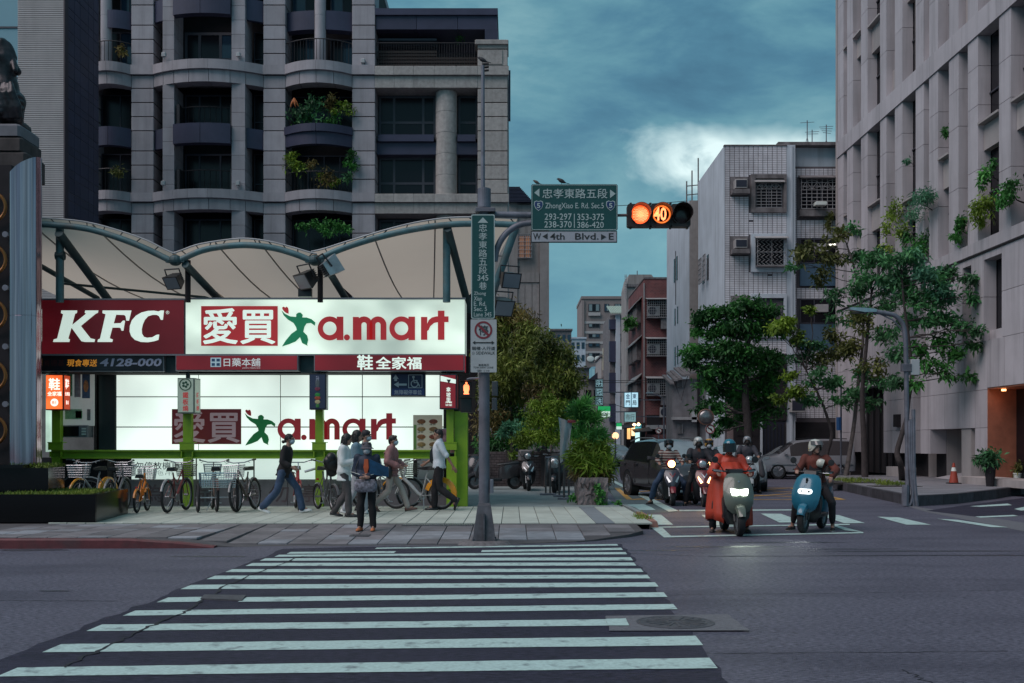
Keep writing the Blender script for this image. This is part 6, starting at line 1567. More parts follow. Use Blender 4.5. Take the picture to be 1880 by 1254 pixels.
t,D=post('post with a convex traffic mirror above a no turn sign behind the waiting riders',1303,890,745,'mirror_post',.04)
roundsign(t,1303,788,D,9)
mx_,mz_=(1295-CX)*D/F,H+(HY-766)*D/F
MB().lathe([(0,-.10),(.18,-.085),(.24,-.05),(.27,0),(.27,.03),(0,.04)],(mx_,D-.1,mz_),28,'y').build('mirror',mat('clouded_mirror',(.22,.21,.21),.3,.8,var=.3,scale=6),t,smooth=True)
MB().torus((mx_,D-.1,mz_),.28,.03,'y',28,8).build('mirror_rim',mat('mirror_rim_brown',(.16,.08,.06),.6),t)
t,D=post('thin post with a small round no turn sign in front of the brick building',1209,868,780,'sign_post',.035)
roundsign(t,1209,791,D,6)
t,D=post('far slim street lamp with its arm reaching left beside the low house',1219,866,740,'street_lamp',.05,'street lamp')
MB().tube([((x-CX)*D/F,D,H+(HY-y)*D/F)for x,y in smooth([(1219,742),(1217,732),(1208,726),(1190,722)],4)],.04,8).build('arm',M_GALV,t)
MB().bev((1186-CX)*D/F,(1199-CX)*D/F,D-.12,D+.12,H+(HY-723)*D/F,H+(HY-720)*D/F,.02).build('lamp_head',M_STEEL,t)
cx_,cd_=G(1751,888,RZ)[:2]
cn=thing('traffic_cone','faded orange traffic cone with white collar by the parking opening','traffic cone',(cx_,cd_,RZ))
M_CONE=mat('faded_orange_rubber',(.30,.045,.025),.6,var=.2)
MB().bev(cx_-.19,cx_+.19,cd_-.19,cd_+.19,RZ,RZ+.035,.02).build('base',M_BLACK,cn)
MB().lathe([(.145,.036),(.085,.40)],(cx_,cd_,RZ),20).build('cone',M_CONE,cn,smooth=30);MB().lathe([(.0845,.401),(.058,.52)],(cx_,cd_,RZ),20).build('collar',M_SIGNWHITE,cn,smooth=30);MB().lathe([(.0575,.521),(.03,.66),(0,.67)],(cx_,cd_,RZ),16).build('tip',M_CONE,cn,smooth=30)
def barrier(px,py,lab,h=1.5,k=0):
 x,D,_=G(px,py,.12);t=thing('barrier_post',lab,'barrier post',(x,D,.12),0,'steel barrier posts by the parked scooters')
 MB().bev(x-.22,x+.22,D-.1,D+.1,.12,.17,.01).build('foot',M_GALV,t)
 for s in(-.06,.06):MB().cyl((x+s,D,.171),(x+s,D,h),.025,n=8).build('pole',mat('brown_steel',(.10,.09,.09),.5,.3),t)
 MB().cyl((x-.08,D,h),(x+.08,D,h),.022,n=8).build('cap_bar',M_GALV,t)
barrier(1006,909,'steel barrier post between the two parked front-facing scooters',1.15)
barrier(1031,912,'bundle of barrier poles left of the white cloth banner',1.25);barrier(1040,917,'nearest barrier post beside the stone planter',1.2)
bn=thing('cloth_banner','hanging white cloth banner on a thin pole beside the planter bamboo','banner',G(1044,915,.12))
bx0,bD,_=G(1044,915,.12)
MB().cyl((bx0,bD,.12),(bx0,bD,H+(HY-770)*bD/F),.02,n=8).build('pole',M_STEEL,bn)
rows=[]
for j in range(13):
 t_=j/12;y0=766+t_*84;w0=1025+t_*5+math.sin(t_*5)*1.5;w1=1050-t_*8+(3 if j>9 else 0)
 y1=776+t_*62
 rows.append([((w0+(w1-w0)*u-CX)*bD/F,bD-.05+.05*math.sin(u*9+t_*3)+.03*t_,H+(HY-(y0+(y1-y0)*u))*bD/F)for u in[k/8 for k in range(9)]])
bb=MB();bb.loft(rows,closed=False);bb.loft([[(p[0],p[1]+.012,p[2])for p in r]for r in rows],closed=False)
bb.build('cloth',mat('grey_white_cloth',(.40,.43,.44),.8,var=.15,scale=4),bn,smooth=True)
MB().lathe([(0,0),(.11,0),(.11,.06),(0,.07)],((1049-CX)*bD/F,bD-.02,H+(HY-776)*bD/F),14).build('red_cap',mat('red_plastic_lid',(.28,.04,.05),.5,var=.2),bn)
plx0,plD,_=G(1062,927,.12);plx1=G(1122,931,.12)[0]
pl=thing('stone_planter','rough carved granite planter trough at the lane corner','planter',((plx0+plx1)/2,plD,.12))
gmb=MB();Rn=random.Random(4)
N_=14;secs=[]
for j in range(7):
 z=.12+.62*j/6;ring=[]
 for(x,y)in[(plx0+(plx1-plx0)*k/N_,plD)for k in range(N_+1)]+[(plx1,plD+1.6*k/8)for k in range(1,9)]+[(plx1+(plx0-plx1)*k/N_,plD+1.6)for k in range(1,N_+1)]+[(plx0,plD+1.6-1.6*k/8)for k in range(1,8)]:
  ring.append((x+Rn.uniform(-.015,.015),y+Rn.uniform(-.015,.015),z+Rn.uniform(-.008,.008)))
 secs.append(ring)
gmb.loft(secs);gmb.build('trough',mat('rough_pink_granite',(.20,.165,.165),.9,var=.4,scale=9,bump=.8,bscale=25,dirt=(.08,.06,.06),dscale=4,damt=.7),pl)
ca=MB()
for(pts)in([(1073,888),(1076,893),(1080,899)],[(1082,886),(1080,897)],[(1087,887),(1090,896),(1086,900)],[(1091,888),(1097,898)],[(1075,910),(1082,907),(1090,909)],[(1066,886),(1069,896)]):
 ca.tube([((x-CX)*plD/F,plD-.012,H+(HY-y)*plD/F)for x,y in pts],.014,5)
ca.build('carving',mat('carved_groove',(.06,.045,.045),.9),pl)
bw=thing('brick_wall','low dark brick wall under the bamboo behind parked scooters','wall',(1.2,36.4,.1))
brm=MB();Rn=random.Random(8)
for j in range(13):
 z=.12+j*.088
 for i in range(26):
  x=-1.0+(i+(j%2)*.5)*.165
  if x>3.2:continue
  brm.box(x+.006,x+.159,36.0-Rn.uniform(0,.012),36.12,z+.006,z+.08)
bo=brm.build('brick',mat('dark_pinkish_brick',(.105,.085,.088),.85,var=.3,scale=5,dirt=(.05,.04,.045),dscale=1.5),bw);bo['kind']='stuff'
MB().box(-1.0,3.2,36.05,36.4,.1,1.26).build('mortar',mat('dark_mortar',(.04,.035,.038),.9),bw)
for x in(-.2,.95,2.2):MB().box(x,x+.22,35.92,36.1,.1,1.32).build('pier',mat('dark_pier',(.05,.042,.045),.9,var=.3),bw)
def lanesign(nm,lab,px0,px1,py0,py1,D,face,texts,frame=M_NAVY2,d=.3):
 X=lambda p:(p-CX)*D/F
 Z=lambda p:H+(HY-p)*D/F
 t=thing(nm,lab,'sign',(X((px0+px1)/2),D,Z(py1)))
 MB().box(X(px0),X(px1),D+.02,D+d,Z(py1),Z(py0)).build('casing',frame,t)
 if face:MB().box(X(px0)+.03,X(px1)-.03,D,D+.019,Z(py1)+.03,Z(py0)-.03).build('face',face,t)
 for s_,a,b,y0,y1,m in texts:lettering(t,s_,X(a),X(b),Z(y1),Z(y0),D-.001,m,.015,depth=.01)
 MB().box(X(px1),X(px1)+1.6,D+.1,D+.16,Z((py0+py1)/2)-.03,Z((py0+py1)/2)+.03).build('bracket',M_GALV,t)
 return t,X,Z
M_TEALGLOW=mat('pale_teal_letter',(.4,.6,.65),.5,var=0,emit=(.35,.6,.66),estr=.42)
t,X,Z=lanesign('vertical_shop_sign','dark vertical sign with pale square characters 明冠洗 above the lane',1093,1107,695,745,66,mat('dark_sign_panel',(.02,.03,.035),.5),[])
for i,c in enumerate('明冠洗'):
 y=697+i*16.5
 MB().box(X(1094),X(1106.5),65.97,65.995,Z(y+13.5),Z(y)).build('square',M_TEALGLOW,t)
 MB().box(X(1094.6),X(1105.9),65.95,65.968,Z(y+12.9),Z(y+.6)).build('square_field',mat('dark_square_field',(.03,.05,.055),.5),t)
 lettering(t,c,X(1095.5),X(1105),Z(y+12),Z(y+1.5),65.949,M_TEALGLOW,.01,depth=.01)
t,X,Z=lanesign('convenience_store_sign','green and white lit FamilyMart sign hanging over the lane',1097,1121,745,767,64,mat('lit_store_white',(.6,.7,.65),.5,var=0,emit=(.66,.82,.74),estr=.6),[('FamilyMart',1098.5,1119.5,757.5,764,mat('store_blue_letter',(.02,.12,.2),.5,var=0))])
MB().box(X(1098),X(1120.3),63.97,63.995,Z(755),Z(746)).build('green_band',mat('lit_store_green',(.02,.35,.10),.5,var=0,emit=(.02,.42,.12),estr=.5),t)
t,X,Z=lanesign('blue_shop_sign','lit pale blue four character sign on two panels by the brick building',1146,1172,720,748,76,mat('lit_pale_blue',(.5,.7,.8),.5,var=0,emit=(.42,.68,.80),estr=.7),[('金',1149,1156.5,723,732,mat('deep_blue_letter',(.015,.07,.22),.5,var=0)),('東',1161,1168.5,723,732,MATS['deep_blue_letter']if 'deep_blue_letter' in MATS else M_INK),('門',1149,1156.5,735,744,M_NAVY2),('局',1161,1168.5,735,744,M_NAVY2)],mat('teal_sign_frame',(.04,.2,.26),.5))
MB().box(X(1158.2),X(1159.6),75.97,75.99,Z(748),Z(720)).build('divider',MATS['teal_sign_frame'],t)
t,X,Z=lanesign('pale_box_sign','pale cyan slanting box sign below the blue four character sign',1146,1168,755,775,74,mat('pale_cyan_face',(.3,.48,.5),.5,var=.1,emit=(.3,.52,.54),estr=.35),[('布行',1149,1165,760,771,M_SGL)])
t,X,Z=lanesign('green_shop_sign','small green and white sign under the dark awnings down the lane',1131,1142,776,789,78,MATS['lit_store_green'],[])
MB().box(X(1131.5),X(1141.5),77.97,77.99,Z(788.5),Z(783)).build('white_band',MATS['lit_store_white'],t)
shop=thing('lit_shop_front','small lit shop front with warm lamps and dark awnings in the lane','shop',(10.0,84,0))
def HX(px,D=84):return(px-CX)*D/F
def HZ(py,D=84):return H+(HY-py)*D/F
MB().box(HX(1150),HX(1186),84.3,86,0,HZ(776)).build('wall',M_DARKIN,shop)
for a,b,c,d,col,e in((1152,1158,781,806,(.9,.5,.2),.9),(1160,1166,779,800,(1,.72,.4),1.3),(1167,1175,792,812,(.5,.8,.8),1.0),(1166,1178,779,791,(.05,.3,.4),.5)):
 MB().box(HX(a),HX(b),84.2,84.29,HZ(d),HZ(c)).build('lit_panel',mat('lit_panel_%d'%a,col,.5,var=0,emit=col,estr=e),shop)
for px,py in((1156,783),(1164,780),(1172,779)):MB().ball((HX(px),83.9,HZ(py)),.12,8,6).build('lamp',mat('bare_warm_bulb',(1,.8,.5),.5,var=0,emit=(1,.66,.3),estr=5),shop)
for a,b,y in((1130,1160,783),(1160,1192,789)):
 MB().loft([[(HX(a),82,HZ(y+6)),(HX(b),82,HZ(y+3)),(HX(b),82,HZ(y+2)),(HX(a),82,HZ(y+5))],[(HX(a),84.2,HZ(y)),(HX(b),84.2,HZ(y-4)),(HX(b),84.2,HZ(y-5)),(HX(a),84.2,HZ(y-1))]]).build('awning',M_DARKIN,shop)
MB().box(HX(1185),HX(1232),83.8,84.2,HZ(812),HZ(798)).build('red_panel',mat('dull_red_panel',(.14,.05,.05),.7,var=.2),shop)
al=thing('amber_lamp','round glowing amber lamp low on a post down the lane','lamp',G(1130,858))
ax,ad,_=G(1130,858);MB().cyl((ax,ad,0),(ax,ad,1.9),.05,n=8).build('pole',M_GALV,al)
MB().lathe([(0,-.06),(.16,-.04),(.22,0),(.22,.08),(0,.1)],(ax,ad,H+(HY-800)*ad/F),18,'y').build('lens',mat('lit_amber_lens',(1,.6,.35),.5,var=0,emit=(1,.52,.27),estr=1.6),al)
rs=thing('distant_signal','small distant red signal light above the banner pole','traffic light',P(1066,772,70))
MB().bev(*[P(1063,0,70)[0],P(1069,0,70)[0]],70,70.2,P(0,777,70)[2],P(0,767,70)[2],.02).build('housing',M_BLACK,rs)
MB().ball((P(1066,0,70)[0],69.98,P(0,770,70)[2]),.09,8,6).build('lens',mat('lit_red_small',(1,.1,.1),.5,var=0,emit=(1,.08,.06),estr=2.5),rs)
MB().cyl((P(1066,0,70)[0],70.1,0),(P(1066,0,70)[0],70.1,P(0,777,70)[2]),.05,n=8).build('pole',M_GALV,rs)
for i,pts in enumerate(([(1040,693),(1100,698),(1170,699),(1240,697)],[(1050,700),(1120,702),(1200,703),(1238,700)],[(1130,378),(1200,374),(1262,369)],[(1070,745),(1120,742),(1150,750)])):
 D=(62,64,58,72)[i]
 c=MB().tube([P(x,y,D)for x,y in smooth(pts,5)],.018,5).build('overhead_cable',M_RAIL)
 tag(c,('upper black cable sagging across the lane','lower black cable sagging across the lane','thin cable from the signal arm to the pale block roof','short cable between the lane shop signs')[i],'cable')
# ------------------------------------------------------------------ chrome column, bronze statue, granite planters at the left edge
M_GRANITE=mat('polished_black_granite',(.004,.004,.005),.16,var=.3,scale=20,spec=.3)
gp=thing('granite_planter','long polished black granite planter box at the left pavement edge','planter',(-10,20.6,.12))
MB().box(-14,-7.42,19.4,19.46,.12,.62).build('slab',M_GRANITE,gp)
MB().add([(-7.42,19.46,.12),(-7.72,21.9,.12),(-7.72,21.9,.62),(-7.42,19.46,.62),(-7.6,19.46,.12),(-7.9,21.9,.12),(-7.9,21.9,.62),(-7.6,19.46,.62)],[(0,1,2,3),(7,6,5,4),(3,2,6,7),(0,3,7,4),(1,5,6,2),(0,4,5,1)]).build('slab',M_GRANITE,gp)
MB().box(-14,-7.9,21.84,21.9,.12,.62).build('slab',M_GRANITE,gp)
MB().slab([(-14,19.461),(-7.601,19.461),(-7.89,21.839),(-14,21.839)],.3,.56).build('soil',mat('dark_soil',(.03,.025,.02),.95,var=.4,scale=10),gp)
gq=thing('granite_planter','upper stepped black granite planter block behind the long planter','planter',(-10.5,21,.56))
MB().add([(-14,20.25,.56),(-8.62,20.25,.56),(-8.95,21.8,.56),(-14,21.8,.56),(-14,20.25,1.07),(-8.62,20.25,1.07),(-8.95,21.8,1.07),(-14,21.8,1.07)],[(0,3,2,1),(4,5,6,7),(0,1,5,4),(1,2,6,5),(2,3,7,6),(3,0,4,7)]).build('block',M_GRANITE,gq)
MB().box(-14,-9.05,20.15,21.3,1.071,1.135).build('cap_slab',M_GRANITE,gq)
cc=thing('chrome_column','tall polished chrome column with slanted top at the left edge','column',(-9.15,20.95,1.13))
rr_=.285;n=96;cxx,cyy=(47.5-CX)*20.95/F,20.95
zb_,zt_=1.136,H+(HY-302)*20.95/F
secs=[]
for f in(0,.49,.4905,.4925,.493,1):
 s=[]
 for k in range(n):
  a=2*PI*k/n;q=rr_*(.985 if f in(.4905,.4925)else 1);q*=1+.012*math.sin(7*a)+.008*math.sin(13*a+1);x,y=cxx+q*math.cos(a),cyy+q*math.sin(a)  # ripple in the radius is shaped to streak the reflections
  z=zb_+(zt_-zb_)*f
  if f==1:z+=.18*math.cos(a)-.05
  s.append((x,y,z))
 secs.append(s)
MB().loft(secs).build('shaft',mat('streak_painted_chrome',(.36,.27,.31),.10,1.0,var=.35,scale=9,stretch=(1.6,1.6,.03)),cc,smooth=30)  # streaks and pinkish tint in the colour stand in for mirrored surroundings
rg=thing('ring_sculpture','dark upright frame with a stack of orange rings behind the chrome column','sculpture',((0-CX)*22/F,22,1.0))
zx=lambda p:(p-CX)*22/F
zz_=lambda p:H+(HY-p)*22/F
MB().box(zx(-70),zx(16),22.12,22.4,.6,zz_(300)).build('back_panel',M_DARKIN,rg)
M_GOLD=mat('orange_gold_ring',(.22,.09,.025),.35,.6,var=.2)
for y in(380,477,578,690,790):MB().torus((zx(-16),22.0,zz_(y)),.29,.035,'y',32,8).build('ring',M_GOLD,rg);
for y in(430,528,636,742):MB().lathe([(0,0),(.06,0),(.06,.05),(0,.05)],(zx(9),22.0,zz_(y)),14,'y').build('stud',M_GALV,rg)
ped=thing('statue_pedestal','dark stepped stone pedestal under the bronze figure','pedestal',((10-CX)*22.9/F,23,1.0))
zx2=lambda p:(p-CX)*22.9/F
zz2=lambda p:H+(HY-p)*22.9/F
M_PED=mat('weathered_dark_stone',(.045,.036,.036),.8,var=.4,scale=4,streak=.6,bump=.3)
for a,b,c,d,m in((-70,36,249,226,mat('grey_plinth',(.13,.13,.15),.7,var=.2)),(-75,40,276,250,M_PED),(-80,47,320,277,M_PED),(-75,30,850,321,M_PED)):
 MB().bev(zx2(a),zx2(b),22.9,23.9,zz2(c),zz2(d),.05).build('course',m,ped)
# ------------------------------------------------------------------ trees and plants
M_BARK=mat('grey_brown_bark',(.040,.032,.032),.9,var=.4,scale=8,bump=.6,bscale=30)
M_BARKP=mat('pale_bark',(.12,.10,.095),.9,var=.4,scale=8,bump=.6,bscale=30)
LF_DARK=leafmat('deep_green_leaf',(0.015,0.047,0.024),(0.070,0.271,0.051))
LF_MID=leafmat('mid_green_leaf',(0.032,0.078,0.042),(0.105,0.329,0.118))
LF_YEL=leafmat('yellow_green_leaf',(0.060,0.105,0.016),(0.262,0.402,0.044))
LF_OLIVE=leafmat('olive_leaf',(.05,.06,.02),(.19,.21,.06))
LF_BAMB=leafmat('bamboo_leaf',(.020,.036,.010),(.27,.32,.06))
LF_BRON=leafmat('bronze_leaf',(.05,.042,.018),(.30,.24,.08))
LF_BRIGHT=leafmat('fresh_green_leaf',(0.021,0.096,0.025),(0.123,0.385,0.088))
LF_BLUE=leafmat('bluish_leaf',(0.029,0.111,0.073),(0.123,0.330,0.183))
LF_GRASS=leafmat('grass_blade',(0.052,0.096,0.018),(0.228,0.298,0.044))
def leaf_mesh(name,pts,L,Wd,m,droop=.35,spread=1.0,up=None,outc=None,jl=.4):
 """pts (n,3): one folded leaf of four corners at each point; tone differs per leaf."""
 n=len(pts);p=np.asarray(pts,float)
 d=RNG.normal(size=(n,3))*spread
 if outc is not None:
  o=p-np.asarray(outc);d+=o/(np.linalg.norm(o,axis=1,keepdims=True)+1e-6)*.9
 if up is not None:d+=np.asarray(up)*1.0
 d[:,2]-=droop
 d/=np.linalg.norm(d,axis=1,keepdims=True)
 u=RNG.normal(size=(n,3))+np.array([0,0,1.2]);s=np.cross(d,u);s/=np.linalg.norm(s,axis=1,keepdims=True)+1e-9
 nn=np.cross(s,d)
 l=(L*(1+jl*RNG.uniform(-1,1,n)))[:,None];w=(Wd*(1+.3*RNG.uniform(-1,1,n)))[:,None]
 a=p;b=p+d*l*.45+s*w*.5+nn*w*.12;c=p+d*l-np.array([0,0,1])*l*.12;e=p+d*l*.45-s*w*.5+nn*w*.12
 v=np.stack([a,b,c,e],1).reshape(-1,3)
 me=bpy.data.meshes.new(name);me.vertices.add(4*n);me.vertices.foreach_set('co',v.ravel())
 me.loops.add(6*n);me.polygons.add(2*n)
 base=np.arange(n)[:,None]*4
 me.loops.foreach_set('vertex_index',(base+np.array([0,1,2,0,2,3])).ravel())
 me.polygons.foreach_set('loop_start',np.arange(2*n)*3)
 me.update(calc_edges=True)
 at=me.attributes.new('tone','FLOAT','FACE');at.data.foreach_set('value',np.repeat(np.clip(RNG.uniform(0,1,n)**1.3*.65+.9*(1/(1+np.exp(-3.0*(np.sin(p[:,0]*2.3+1)+np.sin(p[:,1]*2.9)+np.sin(p[:,2]*3.1+2)+1.1*np.sin(p[:,0]*5.7+p[:,2]*6.1)-.9))))-.05,0,1),2))
 me.materials.append(m)
 return me
def cloud_pts(c,r,n,k=6,tight=.36):
 """Points in k sub-clumps on and in an ellipsoid: dense tufts with gaps between."""
 c,r=np.asarray(c,float),np.asarray(r,float)
 q=RNG.normal(size=(k,3));q/=np.linalg.norm(q,axis=1,keepdims=True);q*=RNG.uniform(.35,1.0,(k,1))
 which=RNG.integers(0,k,n)
 return c+(q[which]+RNG.normal(size=(n,3))*tight*RNG.uniform(.6,1.1,(k,1))[which])*r
def limbs(parent,paths,name='limb',m=M_BARK):
 for pts,r0,r1 in paths:
  n=len(pts);MB().tube([Vector(p)for p in pts],[r0+(r1-r0)*i/(n-1)for i in range(n)],8).build(name,m,parent,smooth=True)
def bend(a,b,k=.12,n=5):
 a,b=Vector(a),Vector(b);o=[]
 for i in range(n+1):
  t=i/n;j=math.sin(t*PI)
  o.append(a.lerp(b,t)+Vector((random.uniform(-1,1),random.uniform(-1,1),random.uniform(-.2,.6)))*k*j*(b-a).length*.5)
 return o
def leafy(nm,lab,cat,base,trunk,clumps,m,L,Wd,D,group=None,bark=M_BARK,droop=.35,r0=.1,r1=.04,crown='crown',mats=None,zscale=.8,dens=1.0):
 """trunk: pixel path; clumps: (px, py, radius px, leaves, depth offset[, material])."""
 t=thing(nm,lab,cat,base,0,group)
 tp=[Vector(P(x,y,D))for x,y in trunk]if trunk else[]
 if tp:
  tp[0]=Vector(base);sm=[Vector(v)for v in smooth([tuple(v)for v in tp],4)]
  n=len(sm);MB().tube(sm,[r0+(r1-r0)*i/(n-1)for i in range(n)],10).build('trunk',bark,t,smooth=True)
 by={}
 for c in clumps:
  px,py,r,cnt,dz=c[:5];cnt=int(cnt*dens);mm=c[5]if len(c)>5 else m
  rm=r*D/F;ctr=P(px,py,min(D+dz,(XR-.1-rm*.7)*F/(px-CX))if px>1600 else D+dz)
  by.setdefault(mm.name,[mm,[],[]])[1].append(cloud_pts(ctr,(rm,rm*.9,rm*zscale),cnt,max(4,int(cnt/90))))
  if tp:
   src=min(sm[len(sm)//3:],key=lambda v:(v-Vector(ctr)).length+max(0,v.z-ctr[2])*1.5)
   bp=bend(src,ctr,.12);MB().tube(bp,[max(.012,r1*.75)*(1-.75*i/5)for i in range(6)],6).build('limb',bark,t)
   for q in range(3):
    e=Vector(ctr)+Vector((random.uniform(-1,1),random.uniform(-1,1),random.uniform(-.5,.9)))*rm*.8
    MB().tube(bend(bp[3],e,.1,4),[.012,.010,.008,.006,.004],4).build('twig',bark,t)
 for mm,pl,_ in by.values():
  pts=np.concatenate(pl);o=np.asarray(t.location)
  link(crown,leaf_mesh(crown,pts-o,L,Wd,mm,droop),t)
 return t
g_=lambda px,py,z=.1:G(px,py,z)
D=38.0
def at(px,D,z=.1):return((px-CX)*D/F,D,z)
leafy('bamboo_clump','tallest bronze tipped bamboo clump rising beside the street name pole','bamboo',at(940,40),[(940,880),(938,760),(935,640),(938,575)],[(930,568,24,800,0,LF_BRON),(950,590,30,1300,0,LF_BRON),(915,590,22,900,.3,LF_BAMB),(925,625,38,2000,0),(965,625,34,1700,-.3),(905,660,34,1700,.2),(945,670,42,2300,-.4),(980,660,32,1500,-.3),(915,715,40,2000,0),(960,710,40,1800,.4),(905,770,36,1500,0,LF_BRON),(940,770,40,1500,.5,LF_DARK),(895,820,24,800,.2,LF_DARK),(930,818,32,900,.6,LF_DARK)],LF_BAMB,.20,.05,40,bark=M_BARKP,droop=.7,r0=.06,r1=.02)
leafy('bamboo_clump','rounder olive bamboo clump to the right, nearest the lane','bamboo',at(1010,37),[(1010,885),(1012,800),(1008,700),(1005,640)],[(1005,622,18,450,0),(1000,645,30,1300,0),(1030,655,24,900,.2),(990,680,32,1500,0),(1030,690,34,1600,-.2),(1050,712,22,800,0),(1000,722,34,1500,.2,LF_BRON),(1030,740,30,1100,.4,LF_DARK),(1000,790,40,1100,1.0,LF_DARK),(1045,770,26,600,.6,LF_DARK)],LF_BAMB,.19,.05,37,bark=M_BARKP,droop=.6,r0=.05,r1=.02)
leafy('feathery_shrub','bright yellow green feathery shrub in front of the bamboo above the scooters','shrub',at(1000,35.2),[(1002,885),(1003,830),(1000,760)],[(1003,726,13,380,0),(988,745,18,600,0),(1020,748,20,600,-.1),(972,770,20,650,0),(1005,770,26,900,-.2),(1040,768,18,500,.1),(985,800,26,800,0),(1020,802,26,800,0),(960,812,20,500,.1),(950,830,14,300,0)],LF_YEL,.15,.04,35.2,droop=.1,r0=.04,r1=.015,zscale=.6)
leafy('fern','blue green fern fronds low on the left of the bamboo','fern',at(935,35.5,.1),[(938,880),(938,800)],[(933,782,12,260,0),(948,790,14,300,-.1),(926,795,10,160,0)],LF_BLUE,.17,.05,35.5,droop=.3,r0=.03,r1=.01)
leafy('reed_grass','fresh green reedy grass standing behind the stone planter','plant',at(1078,30,.1),[(1078,890),(1078,800)],[(1060,760,12,260,0),(1072,745,13,260,0),(1085,775,16,380,0),(1065,800,16,380,0),(1095,800,13,300,.1),(1100,835,12,260,0),(1075,830,14,260,.2,LF_BRON)],LF_BRIGHT,.30,.035,30,droop=-.9,r0=.03,r1=.01)
leafy('planter_bamboo','spiky yellow brown dwarf bamboo filling the stone planter','plant',((1090-CX)*plD/F,plD+.6,.74),None,[(1070,825,20,500,.3),(1100,820,22,600,.3),(1060,850,18,450,.3),(1088,845,24,800,.1),(1112,850,16,450,.2),(1075,868,20,500,.2,LF_BRON),(1105,870,18,450,.2,LF_BRON),(1095,800,14,260,.3,LF_BRIGHT)],LF_YEL,.24,.035,plD+.3,droop=.05)
leafy('ivy','dark green ivy trailing down the front of the stone planter','ivy',((1100-CX)*plD/F,plD-.05,.7),None,[(1098,892,5,50,0),(1102,904,7,70,0),(1100,918,9,90,0),(1110,924,8,70,0),(1132,924,7,60,.1),(1052,912,7,80,.2)],LF_BRIGHT,.075,.06,plD-.07,droop=.7)
DT_=46.5
leafy('spreading_tree','large dark green spreading tree in front of the white tiled block','tree',at(1372,DT_,.0),[(1372,880),(1374,800),(1368,720),(1372,640),(1380,590)],[(1375,562,24,800,0),(1345,568,22,700,-.3),(1310,578,26,900,0),(1288,588,16,450,0),(1405,575,26,800,.3),(1340,600,30,1100,0),(1380,605,34,1100,.4),(1300,612,20,500,.2),(1430,600,24,700,.6),(1330,640,30,1100,-.4),(1290,645,26,900,0),(1270,662,18,500,0),(1370,650,36,1100,.3),(1310,675,28,900,-.3),(1345,680,30,900,0),(1400,660,34,900,.8),(1300,705,24,500,.2),(1340,715,30,700,.5),(1390,710,36,800,1.2),(1310,745,22,420,0),(1290,752,16,300,0),(1330,770,24,350,.6),(1375,765,36,700,1.5),(1410,745,30,600,1.2),(1312,795,14,160,0),(1360,720,30,600,1.6),(1420,690,26,500,1.0)],LF_DARK,.22,.095,DT_,droop=.12,r0=.22,r1=.08,zscale=.55)
leafy('young_tree','lighter green young tree with a bent trunk at the pavement edge','tree',at(1521,43.2,RZ),[(1521,872),(1518,835),(1527,800),(1520,770),(1505,730),(1480,680)],[(1445,588,14,260,0,LF_YEL),(1432,610,22,450,.2,LF_YEL),(1460,620,20,380,0,LF_YEL),(1490,630,20,300,0),(1470,655,20,260,.3),(1500,690,26,380,0),(1450,690,14,220,0,LF_YEL),(1455,722,24,420,-.2,LF_YEL),(1430,728,14,240,-.2,LF_YEL),(1490,735,22,320,0),(1530,700,24,320,.2),(1550,735,18,260,.1),(1490,570,9,130,0,LF_YEL),(1510,660,24,260,.5,LF_OLIVE),(1535,650,22,240,.4,LF_OLIVE)],LF_MID,.19,.085,43.2,droop=.2,r0=.09,r1=.035,zscale=.6)
GT='slim trees in the right pavement'
leafy('pavement_tree','leaning slim tree, farthest left of the three by the dark gate, with olive upper sprays','tree',at(1553,43.6,RZ),[(1553,880),(1560,830),(1569,770),(1576,700),(1585,600),(1570,500),(1555,450)],[(1545,430,20,170,0,LF_OLIVE),(1500,455,24,260,0,LF_OLIVE),(1475,470,22,200,-.2,LF_OLIVE),(1530,475,26,260,0,LF_OLIVE),(1510,505,24,220,0,LF_OLIVE),(1455,490,12,90,0),(1560,420,14,150,0),(1570,470,18,200,0),(1535,545,22,220,0),(1555,580,28,420,0),(1530,610,22,260,.2,LF_OLIVE),(1560,640,26,380,0,LF_OLIVE),(1580,690,26,380,0),(1560,720,20,240,0),(1600,740,18,220,0)],LF_MID,.24,.095,43.6,GT,M_BARKP,.3,.10,.03,zscale=.7,dens=.75)
leafy('pavement_tree','straight thicker trunked tree directly in front of the dark gate','tree',at(1588,41.6,RZ),[(1588,882),(1586,800),(1583,720),(1592,620),(1600,540)],[(1600,478,24,500,0),(1625,470,24,500,.2),(1600,515,30,650,0),(1635,520,26,520,-.3,LF_BLUE),(1575,530,24,420,.2),(1610,560,32,600,0),(1580,590,24,380,0,LF_OLIVE),(1615,620,30,480,.2),(1600,670,26,380,0,LF_OLIVE),(1620,700,22,300,0)],LF_MID,.21,.085,41.6,GT,M_BARK,.3,.13,.04,zscale=.7,dens=.65)
